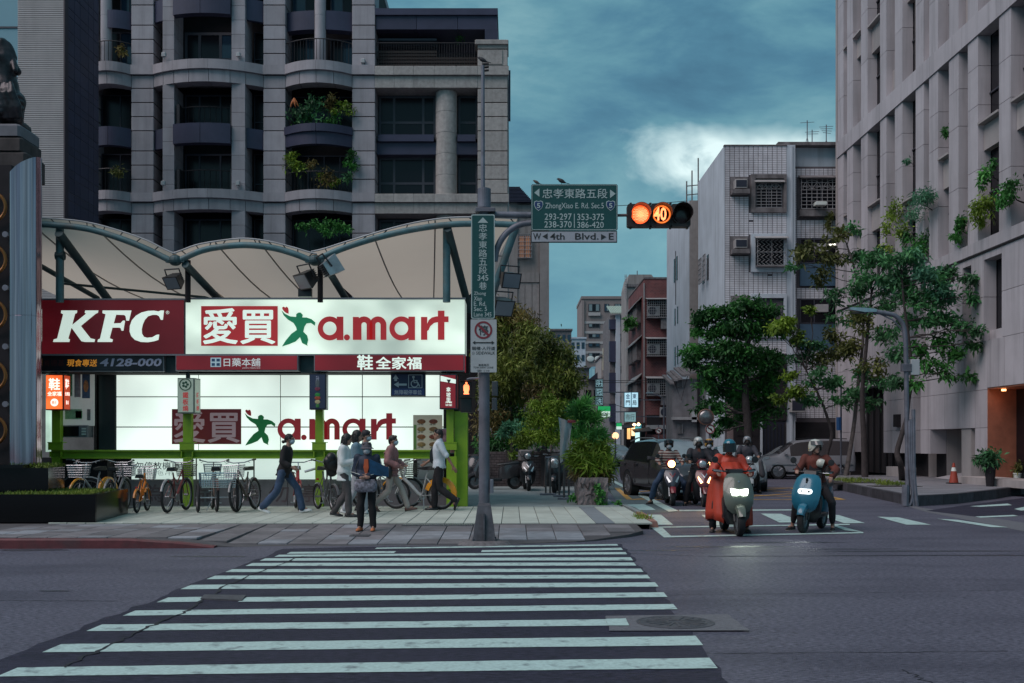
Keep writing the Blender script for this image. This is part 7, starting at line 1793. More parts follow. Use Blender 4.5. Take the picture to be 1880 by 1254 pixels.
leafy('pavement_tree','crooked trunked tree with the widest leafy crown right of the street lamp','tree',at(1656,38.2,RZ),[(1656,884),(1654,855),(1647,832),(1655,800),(1664,770),(1668,735),(1674,690),(1668,620),(1660,560),(1655,500)],[(1650,470,24,520,0),(1675,480,26,600,0,LF_BLUE),(1640,505,26,520,.2),(1690,505,28,600,-.2,LF_BLUE),(1665,530,30,650,.2),(1720,510,24,520,0),(1750,505,18,330,0),(1735,535,28,560,0,LF_BLUE),(1700,550,30,600,.2),(1780,510,16,260,-.1),(1775,545,18,240,-.1),(1740,580,28,480,0),(1700,590,28,480,.3),(1665,590,28,420,.3),(1720,620,28,420,.2,LF_DARK),(1765,600,22,320,0),(1795,605,14,180,0),(1790,630,14,180,-.1,LF_DARK),(1745,645,24,300,0,LF_DARK),(1690,640,26,340,.3,LF_DARK),(1710,670,24,280,0,LF_DARK),(1740,685,20,220,-.1,LF_DARK),(1775,690,14,150,-.1,LF_DARK),(1650,650,22,280,.3),(1640,700,20,260,.2),(1670,700,18,180,0,LF_DARK)],LF_MID,.21,.085,36.8,GT,M_BARK,.45,.11,.035,zscale=.7,dens=.62)
def wallplant(px,py,r,n,m,lab,L=.16,Wd=.06,droop=.3,off=-.25,extra=(),nm='window_plant'):
 D=ry(px);x=XR+off;
 t=thing(nm,lab,'plant',(x,D,rz(px,py+r)),0,'plants growing in the office windows')
 cl=[(px,py,r,n)]+list(extra);pts=[]
 for a,b,c,k in cl:
  d=ry(a);pts.append(cloud_pts((XR+off,d,rz(a,b)),(c*d/F*.8,c*d/F*1.3,c*d/F),k,max(3,k//60)))
 pts=np.concatenate(pts)
 link('foliage',leaf_mesh('foliage',pts-np.asarray(t.location),L,Wd,m,droop),t)
 MB().tube(bend((XR+.25,D,rz(px,py+r*.9)),(XR+off,D,rz(px,py)),.2),[.03,.025,.02,.015,.01,.006],6).build('stem',M_BARK,t)
wallplant(1652,390,22,420,LF_YEL,'yellow green bushy plant in the third window row behind the tree tops',extra=((1640,415,14,160),(1668,420,18,200),(1640,450,16,150)))
wallplant(1712,375,22,420,LF_BLUE,'blue green long leafed bush with bare stems leaning out of a window',.22,.04,.05,-.4,((1728,362,14,160),(1695,392,14,160)))
wallplant(1692,440,20,420,LF_DARK,'dark hanging plant beneath the long leafed bush',.15,.07,.8,-.15,((1702,462,14,220),(1675,432,14,180)))
wallplant(1766,418,17,360,LF_DARK,'dark green plant spilling over the string course between two fins',.14,.06,.7,-.15,((1775,398,10,120),(1760,436,9,100)))
wallplant(1815,385,22,520,LF_YEL,'bright drooping fern like plant in the window nearest the right edge',.18,.04,.7,-.2,((1822,365,14,200),(1805,402,14,200)))
wallplant(1820,318,16,200,LF_BRIGHT,'small green sapling above the bright drooping plant',.15,.07,.1,-.1,((1808,340,10,80),(1828,300,10,80)))
wallplant(1868,355,20,420,LF_DARK,'dark leafy plant cut by the right edge of the picture',.13,.06,.5,-.3,((1855,372,12,160),(1878,340,14,160)))
wallplant(1735,245,10,150,LF_DARK,'small dark plant on a sill high on the facade',.14,.06,.2,-.1)
wallplant(1672,297,9,110,LF_BLUE,'tiny tuft on a sill between two fins left of the small dark plant',.12,.05,.1,-.1)
def balc(px,py,r,n,m,lab,L=.2,Wd=.09,droop=.3,D=DA-.2,extra=()):
 t=thing('balcony_plant',lab,'plant',P(px,py+r,D),0,'plants on the apartment balconies');pts=[]
 by={}
 for e in[(px,py,r,n,m)]+list(extra):
  c=P(e[0],e[1],D);q=e[2]*D/F;by.setdefault(e[4].name,(e[4],[]))[1].append(cloud_pts(c,(q*1.2,q*.6,q),e[3],max(3,e[3]//40)))
 for mm,pl in by.values():link('foliage',leaf_mesh('foliage',np.concatenate(pl)-np.asarray(t.location),L,Wd,mm,droop),t)
 return t
t=balc(585,205,20,260,LF_MID,'broad planting with rusty tops and one orange flower in the bowed balcony',extra=((550,205,16,160,LF_MID),(605,190,16,160,LF_BRON),(630,205,14,140,LF_YEL),(560,222,14,120,LF_DARK),(610,220,16,140,LF_DARK),(640,195,9,70,LF_YEL)))
mb=MB()
for k in range(5):
 a=2*PI*k/5;c=Vector(P(540,180,DA-.3));mb.tube([c,c+Vector((.1*math.cos(a),.05*math.sin(a),-.2)),c+Vector((.22*math.cos(a),.1*math.sin(a),-.42))],[.03,.06,.01],6)
mb.build('orange_flower',mat('orange_petal',(.42,.12,.03),.6,var=.2),t)
balc(545,300,16,220,LF_YEL,'yellow green plant low at the left of the bowed balcony',extra=((535,285,8,70,LF_YEL),(570,300,10,60,LF_BRON)))
balc(600,330,16,200,LF_BRON,'bronze yellow plant in the middle of the lower bowed balcony',extra=((615,335,10,90,LF_YEL),(590,322,8,60,LF_YEL)))
balc(640,300,12,160,LF_DARK,'dark climber on the right jamb of the bowed balcony',extra=((645,278,8,80,LF_DARK),(635,325,8,70,LF_MID)))
balc(595,420,11,260,LF_BRIGHT,'bright green shrub on the lowest balcony just above the canopy',.16,.09,.1,DA-.6,((560,418,9,140,LF_BRIGHT),(620,416,11,200,LF_BRIGHT),(575,412,8,100,LF_BRIGHT),(635,420,8,110,LF_BRIGHT),(603,408,7,80,LF_BRIGHT)))
balc(213,316,12,120,LF_OLIVE,'dim olive plant on the shadowed left balcony')
balc(222,92,9,110,LF_BRON,'small potted plant behind the upper left balcony rail')
balc(845,66,10,90,LF_DARK,'twiggy climber silhouetted under the roof pergola',.12,.05,D=DA+1)
def onplant(nm,lab,px,py,D,r,n,m,L,Wd,droop,extra=(),cat='plant'):
 t=thing(nm,lab,cat,P(px,py,D));pts=[]
 for e in[(px,py,r,n)]+list(extra):q=e[2]*D/F;pts.append(cloud_pts(P(e[0],e[1],D),(q,q*.7,q),e[3],max(3,e[3]//40)))
 link('foliage',leaf_mesh('foliage',np.concatenate(pts)-np.asarray(t.location),L,Wd,m,droop),t);return t
onplant('hanging_vine','withered vine trailing under the barred window of the tiled block',1522,392,DW+.3,9,130,LF_OLIVE,.16,.06,.9,((1521,408,7,90),(1519,420,5,50)))
onplant('window_box_plant','green plant in a side balcony of the brick building',1158,590,DB+2,9,160,LF_BRIGHT,.35,.15,.2,((1155,600,6,80),))
def pot(px,py,lab,r,n,m,h=.3,L=.16,Wd=.05,w=.13):
 x,D,_=G(px,py,RZ);t=thing('potted_plant',lab,'plant',(x,D,RZ),0,'potted plants by the office entrance')
 MB().lathe([(w*.7,0),(w,h),(w*1.08,h),(w*1.08,h+.03),(w*.9,h+.03),(w*.9,h-.02),(0,h-.02)],(x,D,RZ),14).build('pot',M_DARKIN if m is LF_MID else M_SIGNWHITE,t)
 q=r*D/F;pts=cloud_pts((x,D,RZ+h+q*.8),(q*1.2,q,q*.8),n,max(4,n//40));link('foliage',leaf_mesh('foliage',pts-np.asarray(t.location),L,Wd,m,.5),t)
 MB().tube(bend((x,D,RZ+h-.02),(x,D,RZ+h+q),.1),.012,5).build('stem',M_BARK,t)
pot(1818,893,'tall leafy dark potted plant beside the lit entrance',19,420,LF_MID,.55,.2,.07,.16);pot(1848,886,'small mauve leaved pot plant on the entrance step',10,160,LF_BRON);pot(1868,887,'bushy olive pot plant in a white tub on the entrance step',13,220,LF_OLIVE)
def tufts(nm,regions,n,L,m):
 pts=[]
 for(x0,x1,y0,y1,z,k)in regions:q=RNG.uniform(size=(k,3));pts.append(np.stack([x0+(x1-x0)*q[:,0],y0+(y1-y0)*q[:,1],z+q[:,2]*.05],1))
 o=link(nm,leaf_mesh(nm,np.concatenate(pts),L,.022,m,-1.2,.7));o['kind']='stuff';return o
tufts('grass',[(-9.1,-7.75,19.6,21.4,.56,3800),(-13,-9.1,19.55,20.1,.55,1600),(-9.5,-8.75,20.4,21.5,1.06,700)],0,.075,LF_GRASS)
def bed(px,py,w,d,lab):
 x,D,_=G(px,py,RZ)
 return(x-w,x+w,D-d,D+d,RZ,320)
tufts('grass',[bed(1560,884,.55,.35,''),bed(1590,887,.7,.35,''),bed(1640,892,.5,.3,''),bed(1524,874,.25,.2,''),(2.35,2.6,20.2,21.2,.05,160)],0,.14,LF_GRASS)
for i,(px,py,w,d)in enumerate(((1575,886,1.3,.5),(1642,893,.7,.4))):
 x,D,_=G(px,py,RZ);MB().box(x-w,x+w,D-d,D+d,RZ-.05,RZ+.012).build('tree_pit',mat('tree_pit_soil',(.035,.03,.028),.95,var=.4,scale=8),rpv)
# ------------------------------------------------------------------ bicycles, scooters, cars (local frames: forward = +Y)
M_SPOKE=mat('bicycle_rim',(.22,.22,.23),.4,.6,var=.1)
def wheel(root,y,r,tyre=.028,x=0,spokes=14,rimm=None,nm='wheel'):
 w=MB().torus((x,y,r),r-tyre,tyre,'x',32,8).build(nm,M_RUBBER,root,smooth=True,world=False)
 MB().torus((x,y,r),r-tyre*2.1,tyre*.55,'x',32,6).build('rim',rimm or M_SPOKE,w,world=False)
 s=MB()
 for k in range(spokes):
  a=2*PI*k/spokes;s.tube([(x+(.02 if k%2 else-.02),y,r),(x,y+(r-tyre*2)*math.cos(a),r+(r-tyre*2)*math.sin(a))],.0028,3)
 s.cyl((x-.045,y,r),(x+.045,y,r),.022,n=8)
 s.build('spokes',M_SPOKE,w,world=False);return w
def basket(root,x0,x1,y0,y1,z0,z1,m,flare=.03,nx=8,nz=5,nm='basket',solid=None):
 b=MB()
 for j in range(nz+1):
  f=flare*j/nz;z=z0+(z1-z0)*j/nz
  b.tube([(x0-f,y0-f,z),(x1+f,y0-f,z),(x1+f,y1+f,z),(x0-f,y1+f,z)],.005 if j<nz else .009,4,closed=True)
 for i in range(nx+1):
  t=i/nx;x=x0+(x1-x0)*t;y=y0+(y1-y0)*t;fx=x+(2*t-1)*flare;fy=y+(2*t-1)*flare
  b.tube([(x,y0,z0),(fx,y0-flare,z1)],.004,3);b.tube([(x,y1,z0),(fx,y1+flare,z1)],.004,3)
  b.tube([(x0,y,z0),(x0-flare,fy,z1)],.004,3);b.tube([(x1,y,z0),(x1+flare,fy,z1)],.004,3)
  b.tube([(x,y0,z0),(x,y1,z0)],.004,3)
 o=b.build(nm,m,root,world=False)
 if solid:MB().box(x0+.005,x1-.005,y0+.005,y1-.005,z0+.004,z0+.012).build('base_plate',solid,o,world=False)
 return o
def bicycle(lab,px,py,rz,frame=(.05,.05,.055),guard=None,bask='wire',r=.33,wb=1.03,seat_z=.86,steer=0.0,share=False,bag=None,D=None,lean=0.0,s=1.0):
 x,D,z=G(px,py,.12)if D is None else((px-CX)*D/F,D,.12)
 t=thing('bicycle',lab,'bicycle',(x,D,.122),rz,'bicycles parked along the lit wall');t.rotation_euler[1]=lean;t.scale=(s,s,s)
 fm=mat('bike_paint_%d_%d_%d'%tuple(int(c*100)for c in frame),frame,.4,.1,var=.15,coat=.2)
 yr,yf=-wb/2,wb/2
 wheel(t,yr,r);wheel(t,yf,r)
 bbk=(0,yr+.43,.29);st=(0,yr+.33,.72);hd0,hd1=(0,yf-.17,.66),(0,yf-.22,.86)
 fr=MB();rr=.03 if share else .022
 fr.tube([hd0,(0,yf-.36,.50),(0,yr+.52,.34),bbk],rr*1.2,8);fr.tube([bbk,st,(0,yr+.29,seat_z-.05)],.017,8)
 if not share:fr.tube([hd1,(0,yf-.5,.6),st],.014,8)
 for s_ in(-.05,.05):fr.tube([(s_,yr,r),(s_*.6,bbk[1],bbk[2])],.010,6);fr.tube([(s_,yr,r),(s_*.4,st[1],st[2]-.04)],.009,6)
 fr.tube([hd0,hd1],.022,8);fr.build('frame',fm,t,smooth=True,world=False)
 fk=MB()
 for s_ in(-.045,.045):fk.tube([(s_,yf,r),(s_,yf-.13,.62),(0,yf-.17,.66)],.012,6)
 fk.build('fork',fm,t,smooth=True,world=False)
 hb=MB();hy=yf-.26
 hb.tube([hd1,(0,hy,1.0)],.013,8);hb.tube([(-.29,hy-.16,1.06),(-.26,hy-.04,1.05),(-.12,hy,1.01),(.12,hy,1.01),(.26,hy-.04,1.05),(.29,hy-.16,1.06)],.012,8)
 h=hb.build('handlebar',M_STEEL,t,smooth=True,world=False)
 for s_ in(-1,1):
  MB().tube([(s_*.275,hy-.06,1.053),(s_*.295,hy-.19,1.062)],.018,8).build('grip',M_BLACK,h,world=False)
  MB().tube([(s_*.2,hy,1.03),(s_*.26,hy+.06,1.0)],.006,5).build('brake_lever',M_STEEL,h,world=False)
 MB().loft([[(-.02,yr+.52,seat_z),(.02,yr+.52,seat_z),(.02,yr+.52,seat_z+.03),(-.02,yr+.52,seat_z+.03)],[(-.06,yr+.36,seat_z-.02),(.06,yr+.36,seat_z-.02),(.05,yr+.36,seat_z+.05),(-.05,yr+.36,seat_z+.05)],[(-.10,yr+.22,seat_z-.02),(.10,yr+.22,seat_z-.02),(.085,yr+.22,seat_z+.065),(-.085,yr+.22,seat_z+.065)],[(-.09,yr+.17,seat_z),(.09,yr+.17,seat_z),(.07,yr+.17,seat_z+.06),(-.07,yr+.17,seat_z+.06)]]).build('saddle',M_BLACK,t,smooth=60,world=False)
 gm=fm if guard is None else mat('guard_%d_%d_%d'%tuple(int(c*100)for c in guard),guard,.4,var=.1,coat=.3)
 for yy,a0,a1 in((yr,0 if share else 20,175),(yf,15,140)):
  g=MB();secs=[]
  wd=.05 if(share and yy==yr)else .028
  for k in range(11):
   a=R(a0+(a1-a0)*k/10)if yy==yf else R(180-a0-(a1-a0)*k/10+(0 if not share else 10));q=r+.025
   d=(math.cos(a),math.sin(a));e=.09 if(share and yy==yr)else .012
   secs.append([(-wd,yy+d[0]*(q-e),r+d[1]*(q-e)),(-wd*.5,yy+d[0]*(q+.012),r+d[1]*(q+.012)),(wd*.5,yy+d[0]*(q+.012),r+d[1]*(q+.012)),(wd,yy+d[0]*(q-e),r+d[1]*(q-e))])
  g.loft(secs,closed=False).build('mudguard',gm,t,smooth=True,world=False)
 ck=MB();ck.lathe([(0,.03),(.085,.03),(.085,.045),(0,.045)],(0,bbk[1],bbk[2]),18,'x');ck.tube([(.06,bbk[1],bbk[2]),(.07,bbk[1]+.1,bbk[2]-.13)],.009,6);ck.tube([(-.06,bbk[1],bbk[2]),(-.07,bbk[1]-.1,bbk[2]+.13)],.009,6)
 ck.box(.06,.14,bbk[1]+.06,bbk[1]+.14,bbk[2]-.145,bbk[2]-.125);ck.box(-.14,-.06,bbk[1]-.14,bbk[1]-.06,bbk[2]+.125,bbk[2]+.145);ck.build('crankset',M_STEEL,t,world=False)
 MB().tube([(-.04,bbk[1]-.05,bbk[2]),(-.18,bbk[1]-.12,.01)],.009,6).build('kickstand',M_STEEL,t,world=False)
 MB().tube([(0,yr-.02,seat_z-.2),(0,yr-.02,seat_z-.24)],.03,8).build('reflector',mat('red_reflector',(.4,.02,.02),.3,var=0),t,world=False)
 if bask:basket(t,-.15,.15,yf-.12,yf+.13,.72,.96,M_STEEL if bask=='wire' else M_BLACK,solid=None if bask=='wire' else M_BLACK)
 if bag:
  b=MB()
  for(a,c,q)in((0,0,.17),(.06,.05,.13),(-.07,.02,.13),(.02,.12,.12),(-.02,-.14,.13)):b.ball((a,yf-.12+c*.3,.98+c),(q,q*.8,q),12,8)
  b.build('bag',M_BLACK,t,smooth=60,world=False)
 return t
OR=(.85,.34,.02)
bicycle('orange and grey share bicycle with a front basket nearest the granite planter',172,912,R(168),(.30,.31,.32),OR,'wire',share=True,D=22.8)
bicycle('grey city bicycle with a wire front basket right of the first share bicycle',216,915,R(2),(.18,.18,.19),None,'wire',D=22.6)
bicycle('small orange folding bicycle with a black saddle',261,930,R(4),(.70,.20,.02),(.70,.22,.02),'wire',r=.25,wb=.86,seat_z=.78,D=22.4,s=.92)
bicycle('dark red ladies bicycle with a black basket standing left of the cargo tricycle',325,928,R(-4),(.16,.03,.03),(.25,.25,.26),'black',D=22.5)
tri=bicycle('cargo tricycle with a large shiny wire basket at the back',394,925,R(20),(.10,.05,.04),None,'wire',D=22.9,s=1.0)
basket(tri,-.33,.33,-.95,-.42,.52,.80,M_CHROME,.02,14,6,'cargo_basket')
wheel(tri,-.62,.30,x=.38);wheel(tri,-.62,.30,x=-.38)
MB().tube([(-.38,-.62,.3),(.38,-.62,.3)],.015,6).build('axle',M_STEEL,tri,world=False)
bicycle('dark bicycle with a tilted white basket right of the cargo tricycle',452,926,R(172),(.08,.06,.05),(.2,.2,.2),'wire',D=22.8,lean=.06)
bicycle('red electric bicycle half hidden behind the striding woman in black',546,924,R(-165),(.35,.03,.03),(.35,.03,.03),None,r=.27,D=23.2)
bicycle('folding bicycle carrying a bulky black bag on its handlebars',598,925,R(-150),(.10,.10,.11),None,None,r=.27,wb=.95,bag=True,D=23.0)
bicycle('grey bicycle mostly hidden behind the person in the pink jacket',712,927,R(-60),(.25,.25,.26),None,'black',D=23.6)
bicycle('orange and white share bicycle side on beneath the menu board',768,928,R(72),(.50,.52,.52),OR,'wire',share=True,D=23.3)
bicycle('black bicycle at the far left behind the granite planter',116,905,R(-70),(.03,.03,.03),(.3,.3,.3),None,D=23.4)
def shell_mat(name,c,rough=.28):return mat(name,c,rough,var=.06,coat=.4)
def scooter(lab,loc,rz,style,body,accent=None,lamp='on',steer=0.0,s=1.0,plate=None,group='riders and scooters waiting at the line',mirrors=True,lean=0.0,cat='scooter'):
 t=thing('scooter',lab,cat,loc,rz,group);t.scale=(s,s,s);t.rotation_euler[1]=lean
 acc=accent or M_BLACK
 wf,wr,r=.62,-.62,.235
 def whl(y,nm):
  w=MB().lathe([(r-.085,-.035),(r-.03,-.056),(r-.008,-.04),(r,0),(r-.008,.04),(r-.03,.056),(r-.085,.035)],(0,y,r),32,'x',caps=False).build(nm,M_RUBBER,t,smooth=True,world=False)
  hb=MB().lathe([(0,-.03),(.06,-.03),(.07,-.015),(r-.1,-.012),(r-.08,-.034),(r-.075,.034),(r-.1,.012),(.07,.015),(.06,.03),(0,.03)],(0,y,r),20,'x')
  hb.build('rim',mat('alloy_rim',(.18,.18,.19),.4,.7,var=.1),w,world=False)
  MB().lathe([(.04,.04),(.10,.04),(.10,.046),(.04,.046)],(0,y,r),20,'x').build('brake_disc',M_STEEL,w,world=False)
 whl(wf,'front_wheel');whl(wr,'rear_wheel')
 fk=MB()
 for q in(-.075,.075):fk.tube([(q,wf,r),(q,wf-.08,.46),(q*.7,wf-.16,.70)],.02,8)
 fk.build('fork',M_STEEL if style=='sport' else M_BLACK,t,smooth=True,world=False)
 fd=MB();secs=[]
 for k in range(11):
  a=R(20+130*k/10);q=r+.035;w=.062+.02*math.sin(PI*k/10)
  secs.append([(-w,wf+(q-.06)*math.cos(a),r+(q-.06)*math.sin(a)),(-w*.8,wf+q*math.cos(a),r+q*math.sin(a)),(0,wf+(q+.02)*math.cos(a),r+(q+.02)*math.sin(a)),(w*.8,wf+q*math.cos(a),r+q*math.sin(a)),(w,wf+(q-.06)*math.cos(a),r+(q-.06)*math.sin(a))])
 fd.loft(secs,closed=False).build('front_fender',body if style=='round' else acc,t,smooth=True,world=False)
 if style=='round':prof=[(.36,.10,.60,.02),(.42,.18,.60,.05),(.52,.225,.60,.08),(.66,.245,.56,.10),(.80,.235,.50,.10),(.92,.205,.44,.09),(.985,.15,.41,.06),(1.005,.09,.395,.03)]
 else:prof=[(.40,.05,.72,.03),(.48,.11,.71,.06),(.58,.17,.67,.09),(.70,.20,.60,.10),(.80,.19,.53,.09),(.88,.15,.47,.06)]
 sh=MB();n=12;secs=[]
 for z,w,y,b in prof:
  fr=[]
  for k in range(n+1):
   u=-1+2*k/n;bb=b*(1-abs(u)**(2.4 if style=='round' else 1.3))
   fr.append((w*u,y+bb,z))
  bk=[(w*.96*(1-2*k/4),y-.07,z)for k in range(5)]
  secs.append(fr+bk)
 sh.loft(secs);shd=sh.build('front_shield',body,t,smooth=35,world=False)
 yl=lambda z:np.interp(z,[p[0]for p in prof],[p[2]+p[3]for p in prof])
 ysh=lambda x,z:float(np.interp(z,[p[0]for p in prof],[p[2]for p in prof]))+float(np.interp(z,[p[0]for p in prof],[p[3]for p in prof]))*(1-min(1,abs(x)/float(np.interp(z,[p[0]for p in prof],[p[1]for p in prof])))**(2.4 if style=='round' else 1.3))
 MB().loft([[(-.2,.40,.34),(.2,.40,.34),(.2,.33,.34),(-.2,.33,.34)],[(-.22,.36,.62),(.22,.36,.62),(.2,.30,.62),(-.2,.30,.62)],[(-.15,.30,.90),(.15,.30,.90),(.13,.26,.90),(-.13,.26,.90)]]).build('leg_shield',M_BLACK,t,smooth=40,world=False)
 MB().bev(-.20,.20,-.20,.42,.27,.34,.02).build('footboard',M_BLACK,t,world=False)
 rb2=MB();secs=[]
 for y,w,z0,z1 in((-.12,.13,.30,.62),(-.22,.19,.30,.72),(-.45,.20,.34,.76),(-.70,.17,.42,.78),(-.90,.10,.55,.76),(-.98,.04,.64,.74)):
  secs.append([(-w*.8,y,z0),(w*.8,y,z0),(w,y,(z0+z1)/2),(w*.8,y,z1),(-w*.8,y,z1),(-w,y,(z0+z1)/2)])
 rb2 .loft(secs);rb2 .build('rear_body',body,t,smooth=60,world=False)
 st=MB();secs=[]
 for y,w,z0,z1 in((-.05,.09,.73,.77),(-.15,.13,.73,.80),(-.40,.15,.76,.82),(-.55,.15,.77,.86),(-.80,.13,.78,.87),(-.92,.08,.79,.84)):
  secs.append([(-w,y,z0),(w,y,z0),(w*1.02,y,(z0+z1)/2),(w*.8,y,z1),(-w*.8,y,z1),(-w*1.02,y,(z0+z1)/2)])
 st.loft(secs);st.build('seat',M_BLACK,t,smooth=60,world=False)
 MB().loft([[(-.1,-.95,.4),(.1,-.95,.4),(.1,-.5,.36),(-.1,-.5,.36)],[(-.08,-.98,.55),(.08,-.98,.55),(.08,-.5,.5),(-.08,-.5,.5)]]).build('rear_fender',M_BLACK,t,world=False)
 MB().box(-.06,.06,-1.0,-.985,.62,.70).build('tail_light',mat('red_tail_lens',(.4,.02,.02),.3,var=0),t,world=False)
 MB().cyl((.13,-.45,.28),(.15,-.85,.36),.05,.06,10).build('exhaust' if style=='sport' else 'motor_cover',M_BLACK,t,world=False)
 lo=MB();lo.loft([[(-w,.30,z),(w,.30,z),(w,y,z),(w*.55,y+.05,z),(-w*.55,y+.05,z),(-w,y,z)]for z,w,y in((.17,.13,.36),(.30,.205,.42),(.50,.225,.47),(.60,.22,.47))]).build('lower_cowl',M_BLACK,t,smooth=50,world=False)
 hz=1.03;hy=.28
 hb=MB();hb.tube([(0,.36,.88),(0,hy+.02,hz-.02)],.03,8);hb.tube([(-.33,hy-.10,hz+.02),(-.18,hy,hz),(.18,hy,hz),(.33,hy-.10,hz+.02)],.014,8)
 h=hb.build('handlebar',M_BLACK,t,smooth=True,world=False)
 for q in(-1,1):
  MB().tube([(q*.23,hy-.035,hz+.006),(q*.345,hy-.108,hz+.022)],.021,8).build('grip',M_BLACK,h,world=False)
  MB().tube([(q*.2,hy+.03,hz),(q*.30,hy+.01,hz+.005),(q*.34,hy-.03,hz+.01)],.007,5).build('brake_lever',M_STEEL,h,world=False)
  if mirrors:
   m_=MB().tube([(q*.19,hy,hz+.01),(q*.26,hy+.03,hz+.12),(q*.31,hy+.0,hz+.16)],.008,6);m_.lathe([(0,-.02),(.045,-.02),(.056,0),(.052,.012),(0,.014)],(q*.325,hy,hz+.19),16,'y');m_.build('mirror',M_BLACK,t,smooth=40,world=False)
 L_ON=mat('scooter_lamp_white',(.9,1,.9),.3,var=0,emit=(.90,1,.88),estr=9.0);L_WARM=mat('scooter_lamp_warm',(1,.8,.5),.3,var=0,emit=(1,.55,.20),estr=6.0);L_OFF=mat('lamp_reflector',(.45,.47,.48),.15,.6,var=.1)
 if style=='round':
  hc=MB();hc.loft([[(-.13,hy-.06,hz-.06),(.13,hy-.06,hz-.06),(.15,hy-.06,hz+.04),(-.15,hy-.06,hz+.04)],[(-.11,hy+.12,hz-.08),(.11,hy+.12,hz-.08),(.10,hy+.08,hz+.03),(-.10,hy+.08,hz+.03)]]).build('handlebar_cover',M_BLACK,t,smooth=50,world=False)
  if lamp=='wide':
   lf=MB()
   for q in(-1,1):
    pts=[(0,.672),(q*.05,.650),(q*.12,.655),(q*.135,.70),(q*.14,.76),(q*.06,.752),(0,.735)]
    pts=pts if q>0 else pts[::-1]
    lf.add([(x,ysh(x,z)+.014,z)for x,z in pts],[tuple(range(7))])
   lf.build('headlight',L_ON,t,world=False)
   MB().loft([[(-.165,float(yl(.635))-.055,.635),(.165,float(yl(.635))-.055,.635),(.165,float(yl(.635))-.08,.635),(-.165,float(yl(.635))-.08,.635)],[(-.165,float(yl(.77))-.055,.77),(.165,float(yl(.77))-.055,.77),(.165,float(yl(.77))-.08,.77),(-.165,float(yl(.77))-.08,.77)]]).build('headlight_bezel',M_BLACK,t,world=False)
  elif lamp=='pill':
   pp=[]
   for cx_,a0 in((.075,-90),(-.075,90)):
    for k in range(9):a=R(a0+22.5*k);pp.append((cx_+.05*math.cos(a),.715+.045*math.sin(a)))
   m_=MB();m_.add([(x,ysh(x,z)+.016,z)for x,z in pp]+[(x,ysh(x,z)-.05,z)for x,z in pp],[tuple(range(18))]+[(i,(i+1)%18,18+(i+1)%18,18+i)for i in range(18)])
   pl_=m_.build('headlight',mat('lit_white_plate',(.8,.85,.85),.4,var=0,emit=(.85,.95,.95),estr=1.0),t,world=False)
   k_=MB();k_.box(-.085,-.05,float(yl(.715))+.008,float(yl(.715))+.012,.70,.73);k_.box(.05,.062,float(yl(.715))+.008,float(yl(.715))+.014,.695,.735);k_.build('plate_mark',M_INK,pl_,world=False)
  MB().lathe([(0,.0),(.016,0),(.016,.012),(0,.014)],(0,float(yl(.86))-.004,.87),12,'y').build('emblem',M_STEEL if lamp!='pill' else M_BLACK,t,world=False)
  if lamp=='pill':
   MB().bev(-.018,.018,float(yl(.87))-.03,float(yl(.87))+.006,.82,.94,.008).build('front_slot',M_BLACK,t,world=False)
  MB().loft([[(-.17,.52,.38),(.17,.52,.38),(.17,.40,.38),(-.17,.40,.38)],[(-.20,.585,.56),(.20,.585,.56),(.2,.42,.56),(-.2,.42,.56)]]).build('under_shield',M_BLACK,t,world=False)
 else:
  hc=MB();secs=[]
  for y,w,z0,z1 in((hy-.10,.10,hz-.05,hz+.05),(hy,.15,hz-.10,hz+.10),(hy+.09,.13,hz-.11,hz+.12),(hy+.15,.09,hz-.09,hz+.07)):
   secs.append([(-w*.6,y,z0),(w*.6,y,z0),(w,y,(z0+z1)/2+.01),(w*.55,y,z1),(-w*.55,y,z1),(-w,y,(z0+z1)/2+.01)])
  hc.loft(secs).build('handlebar_cover',acc,t,smooth=50,world=False)
  lm=L_WARM if lamp=='warm' else L_OFF
  MB().lathe([(0,.03),(.05,.025),(.085,.005),(.09,0),(.09,-.03),(0,-.03)],(0,hy+.155,hz-.005),18,'y').build('headlight',lm,t,smooth=True,world=False)
  for q in(-1,1):
   pts=[(q*.05,.60),(q*.145,.74),(q*.155,.69),(q*.10,.57)]
   m_=MB();m_.add([(x,float(yl(z))-abs(x)*.36+.012,z)for x,z in pts],[(0,1,2,3)]);m_.build('turn_signal',L_WARM if lamp=='pair' else L_OFF,t,world=False)
  m_=MB();z0=.66
  for q in(-1,1):m_.add([(0,float(yl(.70))+.012,.70),(0,float(yl(.73))+.012,.73),(q*.07,float(yl(.82))-.006,.82),(q*.075,float(yl(.79))-.006,.79)],[(0,1,2,3)])
  m_.build('chevron',accent if accent and lamp=='warm' else M_STEEL,t,world=False)
  MB().box(-.085,.085,wf+.12,wf+.128,.44,.50).build('number_bracket',M_BLACK,t,world=False)
 if plate:pass
 return t
def gz(px,py):g=G(px,py);return(g[0],g[1],0)
B_OLIVE=shell_mat('sage_grey_shell',(.11,.125,.10));B_TEAL=shell_mat('teal_blue_shell',(.015,.13,.20));B_BLACK=shell_mat('black_shell',(.014,.014,.018));B_RED=shell_mat('dark_red_shell',(.13,.018,.022));B_GREY=shell_mat('grey_shell',(.08,.08,.09));B_CHROME=shell_mat('gunmetal_shell',(.05,.05,.055),.2)
g=gz(1358,985);scA=scooter('sage green scooter with its wide white headlight glaring, ridden in a red rain cape',(g[0],g[1]+.66,0),R(180),'round',B_OLIVE,None,'wide',s=1.03)
g=gz(1474,979);scB=scooter('teal blue scooter with an oblong white front plate, nearest the right',(g[0]+.31,g[1]+.55,0),R(150),'round',B_TEAL,None,'pill',s=1.0,lean=-.06)
